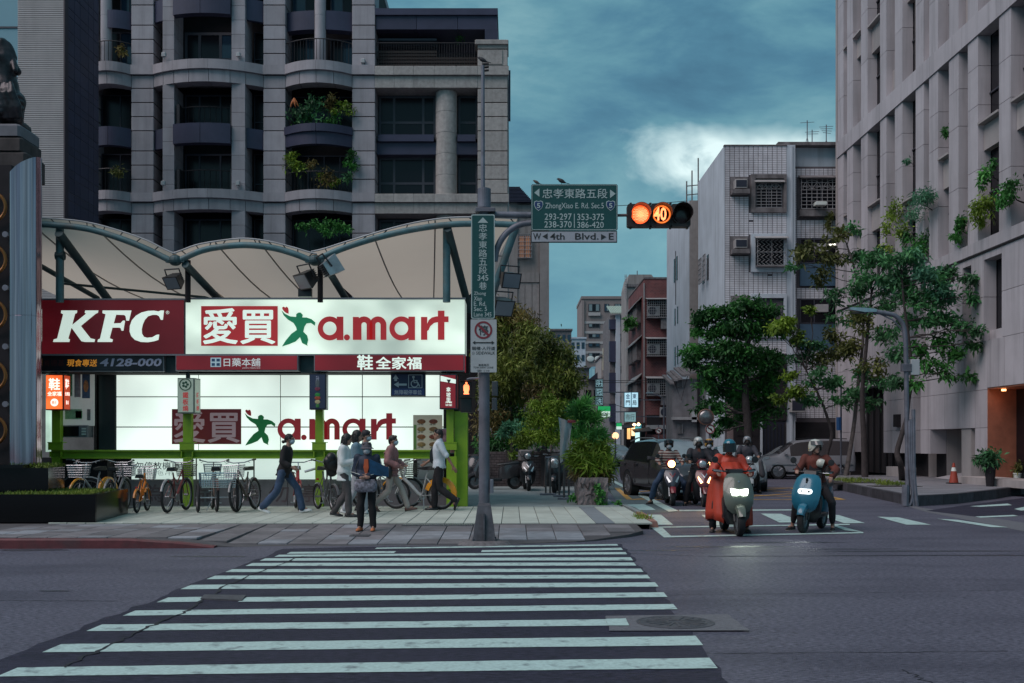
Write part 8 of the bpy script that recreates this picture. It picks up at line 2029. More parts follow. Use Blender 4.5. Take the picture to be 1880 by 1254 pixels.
g=gz(1238,929);scC=scooter('black scooter with a warm lit headlamp in front of the grey suv',(g[0]-.02,g[1]+.64,0),R(178),'sport',shell_mat('dark_slate_shell',(.05,.055,.075)),mat('crimson_trim',(.20,.015,.025),.3,var=0),'warm')
g=gz(1293,931);scD=scooter('dark red scooter with two small lamps lit low on its shield',(g[0],g[1]+.64,0),R(180),'sport',B_RED,B_RED,'pair')
g=gz(1318,924);scE=scooter('grey scooter with one warm headlamp just behind the red scooter',(g[0]-.02,g[1]+1.0,0),R(178),'sport',B_GREY,M_BLACK,'warm')
g=gz(1384,908);scF=scooter('silver fronted scooter half hidden behind the red rain cape',(g[0],g[1]+.8,0),R(175),'sport',shell_mat('silver_shell',(.25,.28,.30)),mat('silver_cover',(.3,.33,.34),.3,var=.1),'off')
def beam(sc_,y,z,e,c,sz=60):
 l=bpy.data.lights.new('headlight_beam','SPOT');l.energy,l.color,l.spot_size,l.spot_blend,l.shadow_soft_size=e,c,R(sz),1.0,.05
 o=bpy.data.objects.new('headlight_beam',l);COL.objects.link(o);o.parent=sc_;o.location=(0,y,z);o.rotation_euler=(R(83),0,0)
beam(scA,.80,.70,26,(.85,1,.82));beam(scC,.52,1.0,22,(1,.6,.25));beam(scE,.52,1.0,25,(1,.6,.25));beam(scD,.80,.62,14,(1,.6,.3));beam(scB,.74,.7,10,(.9,.95,1))
PK='scooters parked under the bamboo'
g=G(968,902,.12);scooter('parked black scooter with slanted white front lamps, left of the barrier post',(g[0],g[1]+.8,.12),R(184),'sport',B_BLACK,B_BLACK,'off',group=PK)
g=G(1024,906,.12);scooter('parked bulky black scooter with a big round chrome headlamp',(g[0],g[1]+.8,.12),R(172),'round',B_BLACK,B_BLACK,'none',group=PK,s=1.06)
hl=MB().lathe([(0,.03),(.08,.025),(.125,.0),(.14,-.03),(0,-.03)],(0,0,0),24,'y')
for o in list(bpy.data.objects):
 if o.get('label','').startswith('parked bulky'):
  q=MB();q.merge(hl,Matrix.Translation((0,.66,.80))@Matrix.Rotation(.1,4,'X'));q.build('headlight',MATS['lamp_reflector'],o,smooth=True,world=False)
g=G(905,899,.12);o=scooter('parked grey black scooter seen side on right of the signal pole, with a top box',(g[0]+.05,g[1]+.3,.12),R(97),'round',B_CHROME,B_BLACK,'none',group=PK)
MB().bev(-.19,.19,-1.12,-.75,.90,1.22,.04).build('top_box',mat('grey_top_box',(.13,.12,.12),.6,var=.2),o,world=False)
g=G(872,894,.12);o=scooter('parked dark scooter mostly hidden between the green end panel and the pole',(g[0],g[1]+.6,.12),R(178),'round',B_BLACK,B_BLACK,'none',group=PK)
def interp(st,n):
 out=[]
 for i in range(len(st)-1):
  p0,p1,p2,p3=st[max(i-1,0)],st[i],st[i+1],st[min(i+2,len(st)-1)]
  for k in range(n):
   t=k/n;out.append([.5*(2*b+(c-a)*t+(2*a-5*b+4*c-d)*t*t+(3*b-a-3*c+d)*t**3)if j else b+(c-b)*t for j,(a,b,c,d)in enumerate(zip(p0,p1,p2,p3))])
 out.append(list(st[-1]));return out
def car(nm,lab,cat,loc,rz,st,paint,side_gl,ws,rw,wheels,r,ww,group=None,glass=None,parts=None,roofrack=False):
 """st rows: y, bottom z, belt z, roof z, half width, roof half width."""
 t=thing(nm,lab,cat,loc,rz,group);N=4;S_=interp(st,N);gl=glass or M_BLACKWIN
 def ring(s):
  y,zb,zs,zr,w,wr=s
  h=[(w*.80,zb),(w*.965,zb+.05),(w,zb+(zs-zb)*.35),(w*.995,zb+(zs-zb)*.72),(w*.955,zs),(wr+(w*.955-wr)*.06,zs+(zr-zs)*.90),(wr*.86,zr-.01),(wr*.45,zr+.012)]
  return[(x,y,z)for x,z in h]+[(-x,y,z)for x,z in reversed(h)]
 rings=[ring(s)for s in S_];n=16
 body=MB();body.v=[p for q in rings for p in q]
 sw={};fw,bw_=MB(),MB()
 def cellmid(i):return(S_[i][0]+S_[i+1][0])/2
 for i in range(len(rings)-1):
  ym=cellmid(i)
  for j in range(n):
   k=(j+1)%n;f=(i*n+j,i*n+k,(i+1)*n+k,(i+1)*n+j)
   side=j in(4,10);top=j in(5,6,7,8,9);dst=None
   if side and any(a<ym<b for a,b in side_gl):dst=sw.setdefault((j,[a<ym<b for a,b in side_gl].index(True)),MB())
   elif top and ws[0]<ym<ws[1]:dst=fw
   elif top and rw and rw[0]<ym<rw[1]:dst=bw_
   if dst is None:body.f.append(f);body.m.append(0)
   else:o_=len(dst.v);dst.v+=[body.v[q]for q in f];dst.f.append((o_,o_+1,o_+2,o_+3));dst.m.append(0)
 body.f.append(tuple(range(n-1,-1,-1)));body.m.append(0);body.f.append(tuple((len(rings)-1)*n+j for j in range(n)));body.m.append(0)
 b=body.build('body',paint,t,smooth=35,world=False)
 for q in sw.values():q.build('side_window',gl,t,world=False)
 if fw.f:fw.build('windscreen',mat('windscreen_glass',(.22,.25,.265),.12,var=.2,scale=2,spec=.9)if glass is None else gl,t,world=False)  # pale default glass colour stands in for reflected sky
 if bw_.f:bw_.build('rear_window',gl,t,world=False)
 MB().box(-st[1][4]*.8,st[1][4]*.8,st[1][0]+.2,st[-2][0]-.2,.18,st[3][1]+.05).build('underbody',M_BLACK,t,world=False)
 for y in wheels:
  for q in(-1,1):
   x=q*(ww-.1)
   MB().lathe([(r+.055,-.12),(r+.055,.128),(r-.01,.128),(r-.01,-.12)],(x-q*.02,y,r),28,'x',caps=False).build('wheel_arch',M_BLACK,t,world=False)
   w=MB().lathe([(r-.1,-.1),(r-.02,-.11),(r,-.08),(r,.08),(r-.02,.11),(r-.1,.1)],(x,y,r),30,'x',caps=False).build('wheel',M_RUBBER,t,smooth=40,world=False)
   rim=MB();rim.lathe([(r-.075,.09*q),(r-.11,.105*q),(r-.12,.06*q),(0,.05*q)],(x,y,r),30,'x')
   for k in range(10):
    a=2*PI*k/10+(.12 if k%2 else-.12);rim.tube([(x+.085*q,y+.05*math.cos(a),r+.05*math.sin(a)),(x+.1*q,y+(r-.1)*math.cos(a-(.1 if k%2 else-.1)),r+(r-.1)*math.sin(a-(.1 if k%2 else-.1)))],.013,5)
   rim.build('rim',mat('wheel_silver',(.26,.26,.28),.35,.7,var=.1),w,world=False)
   MB().lathe([(0,.045*q),(r-.12,.045*q)],(x,y,r),20,'x').build('brake_disc',M_BLACK,w,world=False)
 for q in(-1,1):
  ym=ws[0]+(ws[1]-ws[0])*.55;zb_=st[3][2]
  MB().loft([[(q*(ww-.02),ym,zb_+.03),(q*(ww+.20),ym-.04,zb_+.06),(q*(ww+.20),ym-.04,zb_+.16),(q*(ww-.0),ym,zb_+.14)],[(q*(ww-.02),ym+.12,zb_+.05),(q*(ww+.17),ym+.06,zb_+.08),(q*(ww+.17),ym+.06,zb_+.15),(q*(ww-.0),ym+.12,zb_+.13)]]).build('door_mirror',paint,t,smooth=50,world=False)
  for(a,c)in side_gl[:2]:
   MB().bev(q*(ww-.01),q*(ww+.02),a+.05,a+.25,zb_-.10,zb_-.06,.008).build('door_handle',paint,t,world=False)
   MB().box(min(q*(ww-.03),q*(ww+.001)),max(q*(ww-.03),q*(ww+.001)),c+.03,c+.04,st[3][1]+.12,zb_-.03).build('door_seam',M_BLACK,t,world=False)
 return t,st
suv=[(-2.32,.52,.95,.99,.74,.60),(-2.22,.40,1.02,1.22,.86,.62),(-1.80,.32,1.05,1.56,.91,.62),(-1.0,.28,1.03,1.64,.92,.64),(0,.26,1.0,1.65,.92,.65),(.55,.26,.98,1.58,.92,.64),(1.25,.28,.97,1.10,.93,.78),(1.75,.30,.93,1.05,.92,.76),(2.15,.30,.80,.92,.88,.70),(2.34,.34,.62,.70,.76,.55)]
M_SUV=shell_mat('dark_grey_metallic',(.075,.07,.078),.18);M_SUV.node_tree.nodes['Principled BSDF'].inputs['Metallic'].default_value=.35
c_,_=car('parked_car','dark grey suv with angular grille, waiting behind the scooters','car',(4.62,31.2,0),PI+.23,suv,M_SUV,[(-1.75,-.75),(-.70,.42)],(.6,1.22),(-2.2,-1.85),(1.36,-1.33),.36,.92)
c_.name='suv'
gr=MB();gr.prism([(-.30,.34),(.30,.34),(.42,.55),(.20,.80),(-.20,.80),(-.42,.55)],2.30,2.39);gr.build('grille',M_BLACK,c_,world=False)
cm=MB()
for pts in([(-.31,.33),(-.45,.55),(-.22,.82),(.22,.82),(.45,.55),(.31,.33)],):cm.tube([(x,2.385,z)for x,z in pts],.018,6)
for z in(.44,.52,.60,.68):cm.box(-.36,.36,2.388,2.396,z,z+.012)
cm.build('grille_trim',M_CHROME,c_,world=False)
for q in(-1,1):
 MB().add([(q*.38,2.30,.78),(q*.80,2.02,.88),(q*.82,2.02,.80),(q*.50,2.28,.69)],[(0,1,2,3)]).build('headlight',mat('half_lit_headlamp',(.5,.5,.48),.2,.3,var=0,emit=(1,.92,.80),estr=1.3),c_,world=False)
 MB().box(min(q*.45,q*.75),max(q*.45,q*.75),2.22,2.33,.36,.40).build('bumper_trim',M_CHROME,c_,world=False)
MB().box(-.75,.75,2.2,2.31,.24,.30).build('lower_lip',M_STEEL,c_,world=False)
MB().box(-.22,.22,2.39,2.40,.42,.56).build('number_plate',M_SIGNWHITE,c_,world=False)
MB().tube([(-.5,1.18,1.06),(.1,.92,1.24)],.01,4).build('wiper',M_BLACK,c_,world=False)
for q in(-1,1):MB().tube([(q*.68,-1.7,1.60),(q*.70,-1.0,1.70),(q*.70,.2,1.69),(q*.68,.5,1.62)],.02,6).build('roof_rail',M_STEEL,c_,world=False)
sed=[(-2.2,.45,.85,.90,.70,.55),(-2.0,.32,.95,1.02,.82,.62),(-1.55,.26,.96,1.10,.86,.60),(-.95,.24,.95,1.42,.87,.58),(-.2,.22,.93,1.47,.87,.58),(.35,.22,.92,1.42,.87,.57),(1.05,.24,.90,1.0,.87,.70),(1.6,.26,.82,.93,.86,.68),(2.05,.28,.70,.80,.80,.62),(2.2,.34,.58,.64,.68,.5)]
M_SILV=shell_mat('pale_silver_paint',(.26,.30,.32),.3)
c2_,_=car('car','pale silver saloon with a broad windscreen behind the red rain cape rider','car',(7.45,36.5,0),PI-.10,sed,M_SILV,[(-1.0,-.35),(-.3,.42)],(.4,1.0),(-1.5,-1.0),(1.3,-1.3),.31,.87)
for q in(-1,1):MB().add([(q*.40,2.13,.66),(q*.74,1.95,.74),(q*.76,1.95,.66),(q*.42,2.14,.58)],[(0,1,2,3)]).build('headlight',MATS['lamp_reflector'],c2_,world=False)
MB().box(-.32,.32,2.16,2.215,.44,.56).build('grille',M_BLACK,c2_,world=False)
van=[(-2.05,.40,.98,1.10,.80,.66),(-2.0,.30,1.02,1.62,.84,.64),(-1.6,.28,1.02,1.70,.85,.66),(-.6,.26,1.01,1.72,.85,.66),(.3,.26,1.0,1.66,.85,.65),(.62,.26,.99,1.55,.85,.63),(1.25,.28,.96,1.08,.85,.70),(1.75,.28,.90,.98,.84,.68),(2.05,.30,.72,.82,.78,.60),(2.15,.36,.60,.66,.66,.5)]
M_VAN=shell_mat('dull_silver_paint',(.33,.33,.36),.35)
v_,_=car('van','silver people carrier parked side on behind the pavement trees','car',(12.85,48.0,0),R(90),van,M_VAN,[(-1.85,-.95),(-.88,-.12),(-.05,.82)],(.68,1.2),None,(1.32,-1.30),.33,.85,glass=glassmat('brown_tinted_glass',(.075,.066,.07),.15))
MB().tube([(-.86,-1.9,.62),(-.87,1.6,.62)],.02,5).build('side_trim',M_STEEL,v_,world=False);MB().tube([(.86,-1.9,.62),(.87,1.6,.62)],.02,5).build('side_trim',M_STEEL,v_,world=False)
for q in(-1,1):MB().tube([(q*.66,-1.7,1.74),(q*.66,.2,1.76)],.02,5).build('roof_rail',M_BLACK,v_,world=False)
far_,_=car('car','small pale silver car far down the lane beside the amber lamp','car',((1129-CX)*74/F,74,0),PI+.5,sed,M_SILV,[(-1.0,-.35),(-.3,.42)],(.4,1.0),(-1.5,-1.0),(1.3,-1.3),.31,.87)
dk_,_=car('car','black low car parked behind the silver people carrier','car',((1452-CX)*50.4/F,50.6,0),R(90),sed,B_BLACK,[(-1.0,-.35),(-.3,.42)],(.4,1.0),(-1.5,-1.0),(1.3,-1.3),.31,.87)
# ------------------------------------------------------------------ people: one continuous body each, clothes and hair as children
from mathutils import noise as mnoise
TMP=bpy.data.scenes.new('build_scratch')
def fuse(mb,voxel,smooth_n=4,wrinkle=0.0,wscale=9.0,dec=0.0):
 """Overlapping closed limbs fused into one skin and smoothed."""
 me=mb.mesh('scratch',[],fix=True)
 o=bpy.data.objects.new('scratch',me);TMP.collection.objects.link(o)
 r=o.modifiers.new('r','REMESH');r.mode='VOXEL';r.voxel_size=voxel;r.use_smooth_shade=True
 s=o.modifiers.new('s','SMOOTH');s.factor=.5;s.iterations=smooth_n
 vl=TMP.view_layers[0];vl.update();dg=vl.depsgraph
 out=bpy.data.meshes.new_from_object(o.evaluated_get(dg))
 bpy.data.objects.remove(o);bpy.data.meshes.remove(me)
 if wrinkle:
  n=len(out.vertices);co=np.empty(n*3,'f');out.vertices.foreach_get('co',co);no=np.empty(n*3,'f');out.vertices.foreach_get('normal',no)
  co=co.reshape(-1,3);no=no.reshape(-1,3);d=np.array([mnoise.noise(Vector((p[0]*wscale,p[1]*wscale,p[2]*wscale*.7)))for p in co])[:,None]
  out.vertices.foreach_set('co',(co+no*d*wrinkle).ravel());out.update()
 out.polygons.foreach_set('use_smooth',[True]*len(out.polygons))
 return out
def skin(name,mb,m,parent,voxel=.014,sm=4,wrinkle=0.0,wscale=9.0,label=None):
 me=fuse(mb,voxel,sm,wrinkle,wscale);me.materials.append(m);me.name=name
 return link(name,me,parent,label)
def V(*a):return Vector(a)
def capsule(mb,a,b,ra,rb,n=12,fl=1.0,side=None):
 """Tapered limb with rounded ends; fl flattens it across side."""
 a,b=Vector(a),Vector(b);d=(b-a).normalized()
 u,w=mb.frame_at(d)
 if side is not None:
  u=(Vector(side)-d*d.dot(Vector(side))).normalized();w=u.cross(d)
 secs=[]
 def ring(c,r):secs.append([tuple(c+(u*math.cos(t)+w*math.sin(t)*fl)*r)for t in[2*PI*k/n for k in range(n)]])
 for k in(-.98,-.8,-.45):ring(a+d*ra*k,ra*math.sqrt(1-k*k))
 ring(a,ra);ring(b,rb)
 for k in(.45,.8,.98):ring(b+d*rb*k,rb*math.sqrt(1-k*k))
 return mb.loft(secs)
SKIN=mat('skin',(.36,.20,.15),.55,var=.08,scale=12)
SKIN2=mat('tanned_skin',(.27,.145,.10),.55,var=.08,scale=12)
HAIRM=mat('black_hair',(.012,.010,.010),.5,var=.3,scale=30)
EYE=mat('dark_eye',(.01,.008,.008),.3,var=0)
LIP=mat('lip',(.22,.07,.06),.5,var=0)
MASKB=mat('pale_blue_mask',(.36,.47,.54),.8,var=.05);MASKW=mat('white_mask',(.50,.52,.55),.8,var=.05);MASKK=mat('black_mask',(.02,.018,.02),.8,var=.1)
def stand():
 j=dict(pel=V(0,0,.93),wst=V(0,.0,1.06),cst=V(0,.0,1.27),nck=V(0,-.01,1.43),hd=V(0,.02,1.575))
 for s,q in(('r',1),('l',-1)):
  j['hip'+s]=V(q*.09,0,.90);j['kne'+s]=V(q*.095,.02,.49);j['ank'+s]=V(q*.10,-.02,.085);j['toe'+s]=V(q*.115,.13,.03)
  j['sho'+s]=V(q*.175,-.01,1.385);j['elb'+s]=V(q*.215,-.03,1.11);j['wri'+s]=V(q*.22,.05,.87)
 return j
def hand(mb,wri,elb,curl=.35,palm=None,q=1,sc=1.0):
 """Palm and five separate bent fingers, thumb from the side of the palm."""
 d=(Vector(wri)-Vector(elb)).normalized()
 side=Vector(palm)if palm is not None else Vector((0,1,0))
 side=(side-d*d.dot(side)).normalized()
 nrm=d.cross(side)*q
 w=Vector(wri)
 capsule(mb,w,w+d*.075*sc,.026*sc,.034*sc,10,.55,side)
 for i,(o,l)in enumerate(((.027,.074),(.009,.084),(-.009,.078),(-.026,.060))):
  b=w+d*.085*sc+side*o*sc;r=.0098*sc
  dd=(d-nrm*curl*.6).normalized();p1=b+dd*l*.48*sc;d2=(d-nrm*curl*1.9).normalized();p2=p1+d2*l*.34*sc;d3=(d-nrm*curl*3.6).normalized();p3=p2+d3*l*.24*sc
  capsule(mb,b-d*.02,p1,r*1.06,r,8);capsule(mb,p1,p2,r,r*.92,8);capsule(mb,p2,p3,r*.92,r*.8,8)
 t0=w+d*.025*sc+side*.024*sc;td=(d*.7+side*.75-nrm*.25).normalized();t1=t0+td*.045*sc;t2=t1+(d*.95+side*.2-nrm*.3).normalized()*.035*sc
 capsule(mb,t0,t1,.0135*sc,.011*sc,8);capsule(mb,t1,t2,.011*sc,.009*sc,8)
def torso(mb,j,gr=0.0,low=None,wx=1.0):
 """Elliptical sections up the spine."""
 R_=(j['hipr']-j['hipl']).normalized();Rs=(j['shor']-j['shol']).normalized()
 pel,wst,cst,nck=j['pel'],j['wst'],j['cst'],j['nck']
 secs=[]
 def ring(c,rx,ry,rt,up):
  f=up.cross(rt).normalized();secs.append([tuple(c+rt*math.cos(t)*(rx+gr)+f*math.sin(t)*(ry+gr))for t in[2*PI*k/18 for k in range(18)]])
 u1=(wst-pel).normalized();u2=(cst-wst).normalized();u3=(nck-cst).normalized()
 if low:ring(pel-u1*low,.165*wx,.125,R_,u1)
 ring(pel-u1*.09,.12*wx,.10,R_,u1);ring(pel-u1*.02,.160*wx,.118,R_,u1);ring(pel+u1*.06,.150*wx,.108,R_,u1);ring(wst,.133*wx,.098,(R_+Rs).normalized(),u1)
 ring(wst.lerp(cst,.5),.146*wx,.108,Rs,u2);ring(cst,.160*wx,.115,Rs,u2);ring(cst.lerp(nck,.45),.165*wx,.10,Rs,u3);ring(cst.lerp(nck,.8),.125*wx,.078,Rs,u3);ring(nck,.062,.058,Rs,u3)
 mb.loft(secs)
def head_mb(mb,hd,yaw=0,pitch=0):
 M=Matrix.Translation(hd)@Matrix.Rotation(yaw,4,'Z')@Matrix.Rotation(pitch,4,'X')
 s=len(mb.v)
 mb.ball((0,-.008,.028),(.073,.092,.092),16,12);mb.ball((0,.022,-.040),(.057,.064,.072),14,10)
 capsule(mb,(0,.082,.014),(0,.098,-.016),.009,.014,8);mb.ball((0,.066,-.078),(.025,.022,.02),8,6)
 for q in(-1,1):mb.ball((q*.074,-.005,-.008),(.010,.020,.030),8,6);mb.ball((q*.03,.072,.030),(.022,.014,.010),8,6)
 mb.ball((0,.076,-.047),(.022,.012,.010),8,6)
 mb.xform(M,s);return M
def face(t,M,mask=None,glasses=False):
 e=MB()
 for q in(-1,1):e.ball((q*.031,.079,.014),(.013,.008,.007),10,6)
 e.xform(M);e.build('eyes',EYE,t,smooth=True,world=False)
 br=MB()
 for q in(-1,1):br.tube([(q*.014,.086,.031),(q*.032,.085,.036),(q*.05,.073,.030)],[.004,.005,.003],6)
 br.xform(M);br.build('eyebrows',HAIRM,t,world=False)
 if mask:
  m=MB();rows=[]
  for z,w,y in((.005,.030,.100),(-.01,.050,.108),(-.035,.062,.112),(-.06,.058,.102),(-.085,.042,.085),(-.098,.022,.072)):
   rows.append([(w*math.sin(a)*1.05,y-(1-math.cos(a))*.085,z)for a in[R(-88+176*k/10)for k in range(11)]])
  m.loft(rows,closed=False);m.loft([[(p[0]*.96,p[1]-.006,p[2])for p in r]for r in rows],closed=False)
  for q in(-1,1):m.tube([(q*.055,.05,-.005),(q*.078,.0,.0)],.003,4);m.tube([(q*.05,.05,-.07),(q*.078,-.005,-.02)],.003,4)
  m.xform(M);m.build('face_mask',mask,t,smooth=True,world=False)
 else:
  MB().ball((0,.088,-.047),(.021,.006,.006),10,6).xform(M).build('lips',LIP,t,world=False)
 if glasses:
  g=MB()
  for q in(-1,1):g.torus((q*.033,.094,.016),.021,.0022,'y',16,5);g.tube([(q*.054,.09,.02),(q*.076,.0,.016)],.002,4)
  g.tube([(-.012,.096,.018),(.012,.096,.018)],.002,4);g.xform(M);g.build('glasses',EYE,t,world=False)
def hair(t,M,style='bob',m=HAIRM):
 h=MB()
 if style=='bob':
  h.ball((0,-.018,.042),(.086,.098,.094),16,12)
  for q in(-1,1):capsule(h,(q*.072,-.015,.03),(q*.074,.005,-.085),.028,.020,10,.9)
  capsule(h,(0,-.075,.02),(0,-.078,-.10),.055,.045,12,.8);capsule(h,(-.05,-.05,0),(-.055,-.045,-.10),.035,.028,10);capsule(h,(.05,-.05,0),(.055,-.045,-.10),.035,.028,10)
 elif style=='bun':
  h.ball((0,-.016,.042),(.080,.094,.088),16,12);capsule(h,(0,-.07,.01),(0,-.085,-.04),.05,.03,10);h.ball((0,-.135,-.045),(.036,.040,.036),12,8);capsule(h,(0,-.09,-.03),(0,-.12,-.045),.02,.02,8)
  for q in(-1,1):capsule(h,(q*.068,.0,.04),(q*.072,-.02,-.02),.018,.014,8)
 else:
  h.ball((0,-.014,.044),(.080,.092,.086),16,12);capsule(h,(0,-.06,.01),(0,-.072,-.045),.058,.035,12)
  for q in(-1,1):capsule(h,(q*.066,-.01,.035),(q*.070,-.018,-.012),.018,.012,8)
  capsule(h,(-.04,.05,.095),(.045,.055,.09),.03,.028,10)
 h.xform(M);skin('hair',h,m,t,.009,3,.004,40)
def shoe(t,ank,toe,m,boot=0.0,sole=M_BLACK,nm='shoe'):
 a,o=Vector(ank),Vector(toe);d=Vector((o.x-a.x,o.y-a.y,0)).normalized();up=Vector((0,0,1));tl=(o-a);ln=1
 base=Vector((a.x,a.y,a.z-.085))
 pit=math.atan2(o.z-(a.z-.055),Vector((o.x-a.x,o.y-a.y)).length)
 f=(d*math.cos(pit)+up*math.sin(pit));n_=(up*math.cos(pit)-d*math.sin(pit));r_=f.cross(n_)
 c=a-n_*.085
 secs=[];ss=[]
 for y,w,h in((-.075,.022,.05),(-.06,.034,.075),(-.02,.039,.085),(.05,.040,.07),(.10,.046,.05),(.15,.044,.042),(.185,.030,.032),(.20,.014,.022)):
  p=c+f*y;secs.append([tuple(p+r_*w*math.cos(t_)+n_*(.012+max(0,math.sin(t_))*(h-.0)+min(0,math.sin(t_))*.006))for t_ in[2*PI*k/12 for k in range(12)]])
  ss.append([tuple(p+r_*w*1.06*math.cos(t_)+n_*(.006+.007*math.sin(t_)))for t_ in[2*PI*k/12 for k in range(12)]])
 s=MB().loft(secs)
 if boot:capsule(s,a-n_*.02,a+n_*boot,.046,.055,12)
 o_=s.build(nm,m,t,smooth=60,world=False);MB().loft(ss).build('sole',sole,o_,world=False)
def arm_mb(mb,j,s,g=0.0,upto=1.0,cuff=0.0):
 a,b,c=j['sho'+s],j['elb'+s],j['wri'+s]
 capsule(mb,a,b,.052+g,.040+g)
 if upto>1:capsule(mb,b,b.lerp(c,upto-1),.039+g,.039+g+(.030-.039)*(upto-1)+cuff)
def leg_mb(mb,j,s,g=0.0,upto=1.0,hem=0.0):
 a,b,c=j['hip'+s],j['kne'+s],j['ank'+s]
 capsule(mb,a,b,.086+g,.056+g)
 capsule(mb,b,b.lerp(c,.3),.056+g,.058+g+hem*.3);capsule(mb,b.lerp(c,.3),b.lerp(c,upto),.057+g+hem*.3,.040+g+hem)
def person(lab,loc,rz,sc,j,top,trousers,shoem,group='people on the pavement',sleeve=2.0,hairst='short',mask=None,yaw=0,pitch=0,sk=SKIN,curl=.35,palm=None,topg=.016,trg=.012,hem=.012,tw=.007,low=None,boot=0,glasses=False,sole=M_BLACK,leg_to=.97,trm=None,nohair=False,headless=False,wx=1.0):
 t=thing('person',lab,'person',loc,rz,group);t.scale=(sc,sc,sc)
 b=MB();torso(b,j,-.004)
 capsule(b,j['nck']-V(0,0,.03),j['hd']-V(0,.01,.05),.055,.052)
 M=head_mb(b,j['hd'],yaw,pitch)
 for s,q in(('r',1),('l',-1)):
  arm_mb(b,j,s,-.004,2.0);leg_mb(b,j,s,-.006,1.0);capsule(b,j['ank'+s]-V(0,0,.03),j['ank'+s].lerp(j['toe'+s],.6)+V(0,0,.01),.034,.028)
  hand(b,j['wri'+s],j['elb'+s],curl if not isinstance(curl,dict)else curl[s],(palm or{}).get(s),q)
 skin('body',b,sk,t,.0095,2)
 g=MB();torso(g,j,topg,low,wx)
 for s in 'rl':arm_mb(g,j,s,topg*.9,sleeve,.004)
 if topg>.024:capsule(g,j['nck']-V(0,.0,.02),j['nck']+V(0,0,.03),.075,.068)
 skin('top',g,top,t,.014,5,tw,11)
 l=MB();torso_l=dict(j);R_=(j['hipr']-j['hipl']).normalized();u1=(j['wst']-j['pel']).normalized();f=u1 .cross(R_)
 secs=[]
 for h,rx,ry in((-.10,.14,.11),(-.03,.172,.128),(.05,.158,.118),(.09,.148,.110)):secs.append([tuple(j['pel']+u1*h+R_*math.cos(a)*rx+f*math.sin(a)*ry)for a in[2*PI*k/16 for k in range(16)]])
 l.loft(secs)
 for s in 'rl':leg_mb(l,j,s,trg,leg_to,hem)
 skin('trousers',l,trousers,t,.014,5,tw,10)
 for s in 'rl':shoe(t,j['ank'+s],j['toe'+s],shoem,boot,sole)
 if not headless:face(t,M,mask,glasses)
 if hairst:hair(t,M,hairst)
 return t,M
def gp_(px,py,z=None):
 x,D,_=G(px,py,.12 if z is None else z);zz=pz(x,D)if z is None else z
 return(x,D,zz)
j=stand()
j.update(pel=V(0,0,.90),hipr=V(.09,-.01,.87),hipl=V(-.09,.01,.87),kner=V(.08,-.12,.47),ankr=V(.07,-.43,.13),toer=V(.08,-.30,.03),knel=V(-.09,.27,.51),ankl=V(-.09,.37,.09),toel=V(-.095,.52,.06),wst=V(0,.03,1.03),cst=V(0,.06,1.24),nck=V(0,.085,1.40),hd=V(0,.125,1.54))
j.update(shor=V(.165,.06,1.355),elbr=V(.20,-.0,1.08),wrir=V(.19,.20,.97),shol=V(-.165,.06,1.355),elbl=V(-.2,.0,1.08),wril=V(-.18,.12,.86))
person('woman in a black jacket and faded jeans striding right past the bicycles',gp_(521,941.5),R(-90),.965,j,mat('black_knit',(.014,.012,.014),.85,var=.3,scale=6),mat('blue_denim',(.035,.065,.125),.8,var=.35,scale=7),mat('white_trainer',(.62,.63,.63),.6,var=.1),hairst='bun',mask=MASKB,glasses=True,topg=.024,hem=.022,trg=.018,low=.14,sole=M_SIGNWHITE,sleeve=1.75,tw=.012)
j=stand();j.update(kner=V(.09,.10,.49),ankr=V(.09,.10,.09),toer=V(.09,.25,.03),knel=V(-.09,.02,.48),ankl=V(-.09,-.22,.11),toel=V(-.09,-.08,.03),elbr=V(.20,.0,1.10),wrir=V(.10,.24,1.13),elbl=V(-.20,.02,1.10),wril=V(-.06,.26,1.13),hd=V(0,.06,1.565))
t,M=person('woman with a black bob in a loose white top looking at her phone',gp_(632,949),R(-90),.945,j,mat('white_cotton',(.62,.65,.65),.85,var=.08,scale=6),mat('dark_grey_trousers',(.06,.055,.058),.85,var=.25),mat('black_boot',(.014,.012,.014),.45,var=.2),hairst='bob',pitch=R(-12),topg=.034,low=.20,boot=.14,hem=.016,palm={'r':(-1,0,.3),'l':(1,0,.3)},tw=.014)
ph=tag(MB().bev(-.035,.035,-.006,.006,-.07,.07,.005).build('phone',M_BLACK),'dark phone held by the woman in the white top','phone');ph.location=Vector(t.location)+Vector((.36*.945,0,1.17*.945));ph.rotation_euler=(R(-35),0,R(-90))
j=stand();j.update(kner=V(.09,-.04,.48),ankr=V(.09,-.24,.11),toer=V(.09,-.1,.03),knel=V(-.09,.14,.49),ankl=V(-.09,.16,.085),elbr=V(.20,.02,1.10),wrir=V(.12,.22,1.10),elbl=V(-.20,.02,1.10),wril=V(-.12,.22,1.08))
person('dark haired person in a light denim shirt behind the woman in white',gp_(655,944),R(-85),.985,j,mat('light_denim',(.14,.23,.29),.85,var=.2,scale=7),mat('pale_cotton_trousers',(.32,.33,.36),.85,var=.1),mat('white_trainer',(.62,.63,.63),.6),hairst='bob',topg=.024,low=.12,tw=.01)
j=stand();j.update(kner=V(.09,.08,.49),ankr=V(.09,.14,.085),knel=V(-.09,-.03,.48),ankl=V(-.09,-.16,.10),toel=V(-.09,-.02,.03))
t,M=person('person in a black cap and mask walking behind the denim shirt',gp_(671,940),R(-90),.985,j,mat('dark_teal_cloth',(.03,.06,.08),.85,var=.2),mat('black_cloth',(.014,.013,.016),.85,var=.3),M_BLACK,mask=MASKB,hairst='short',topg=.022)
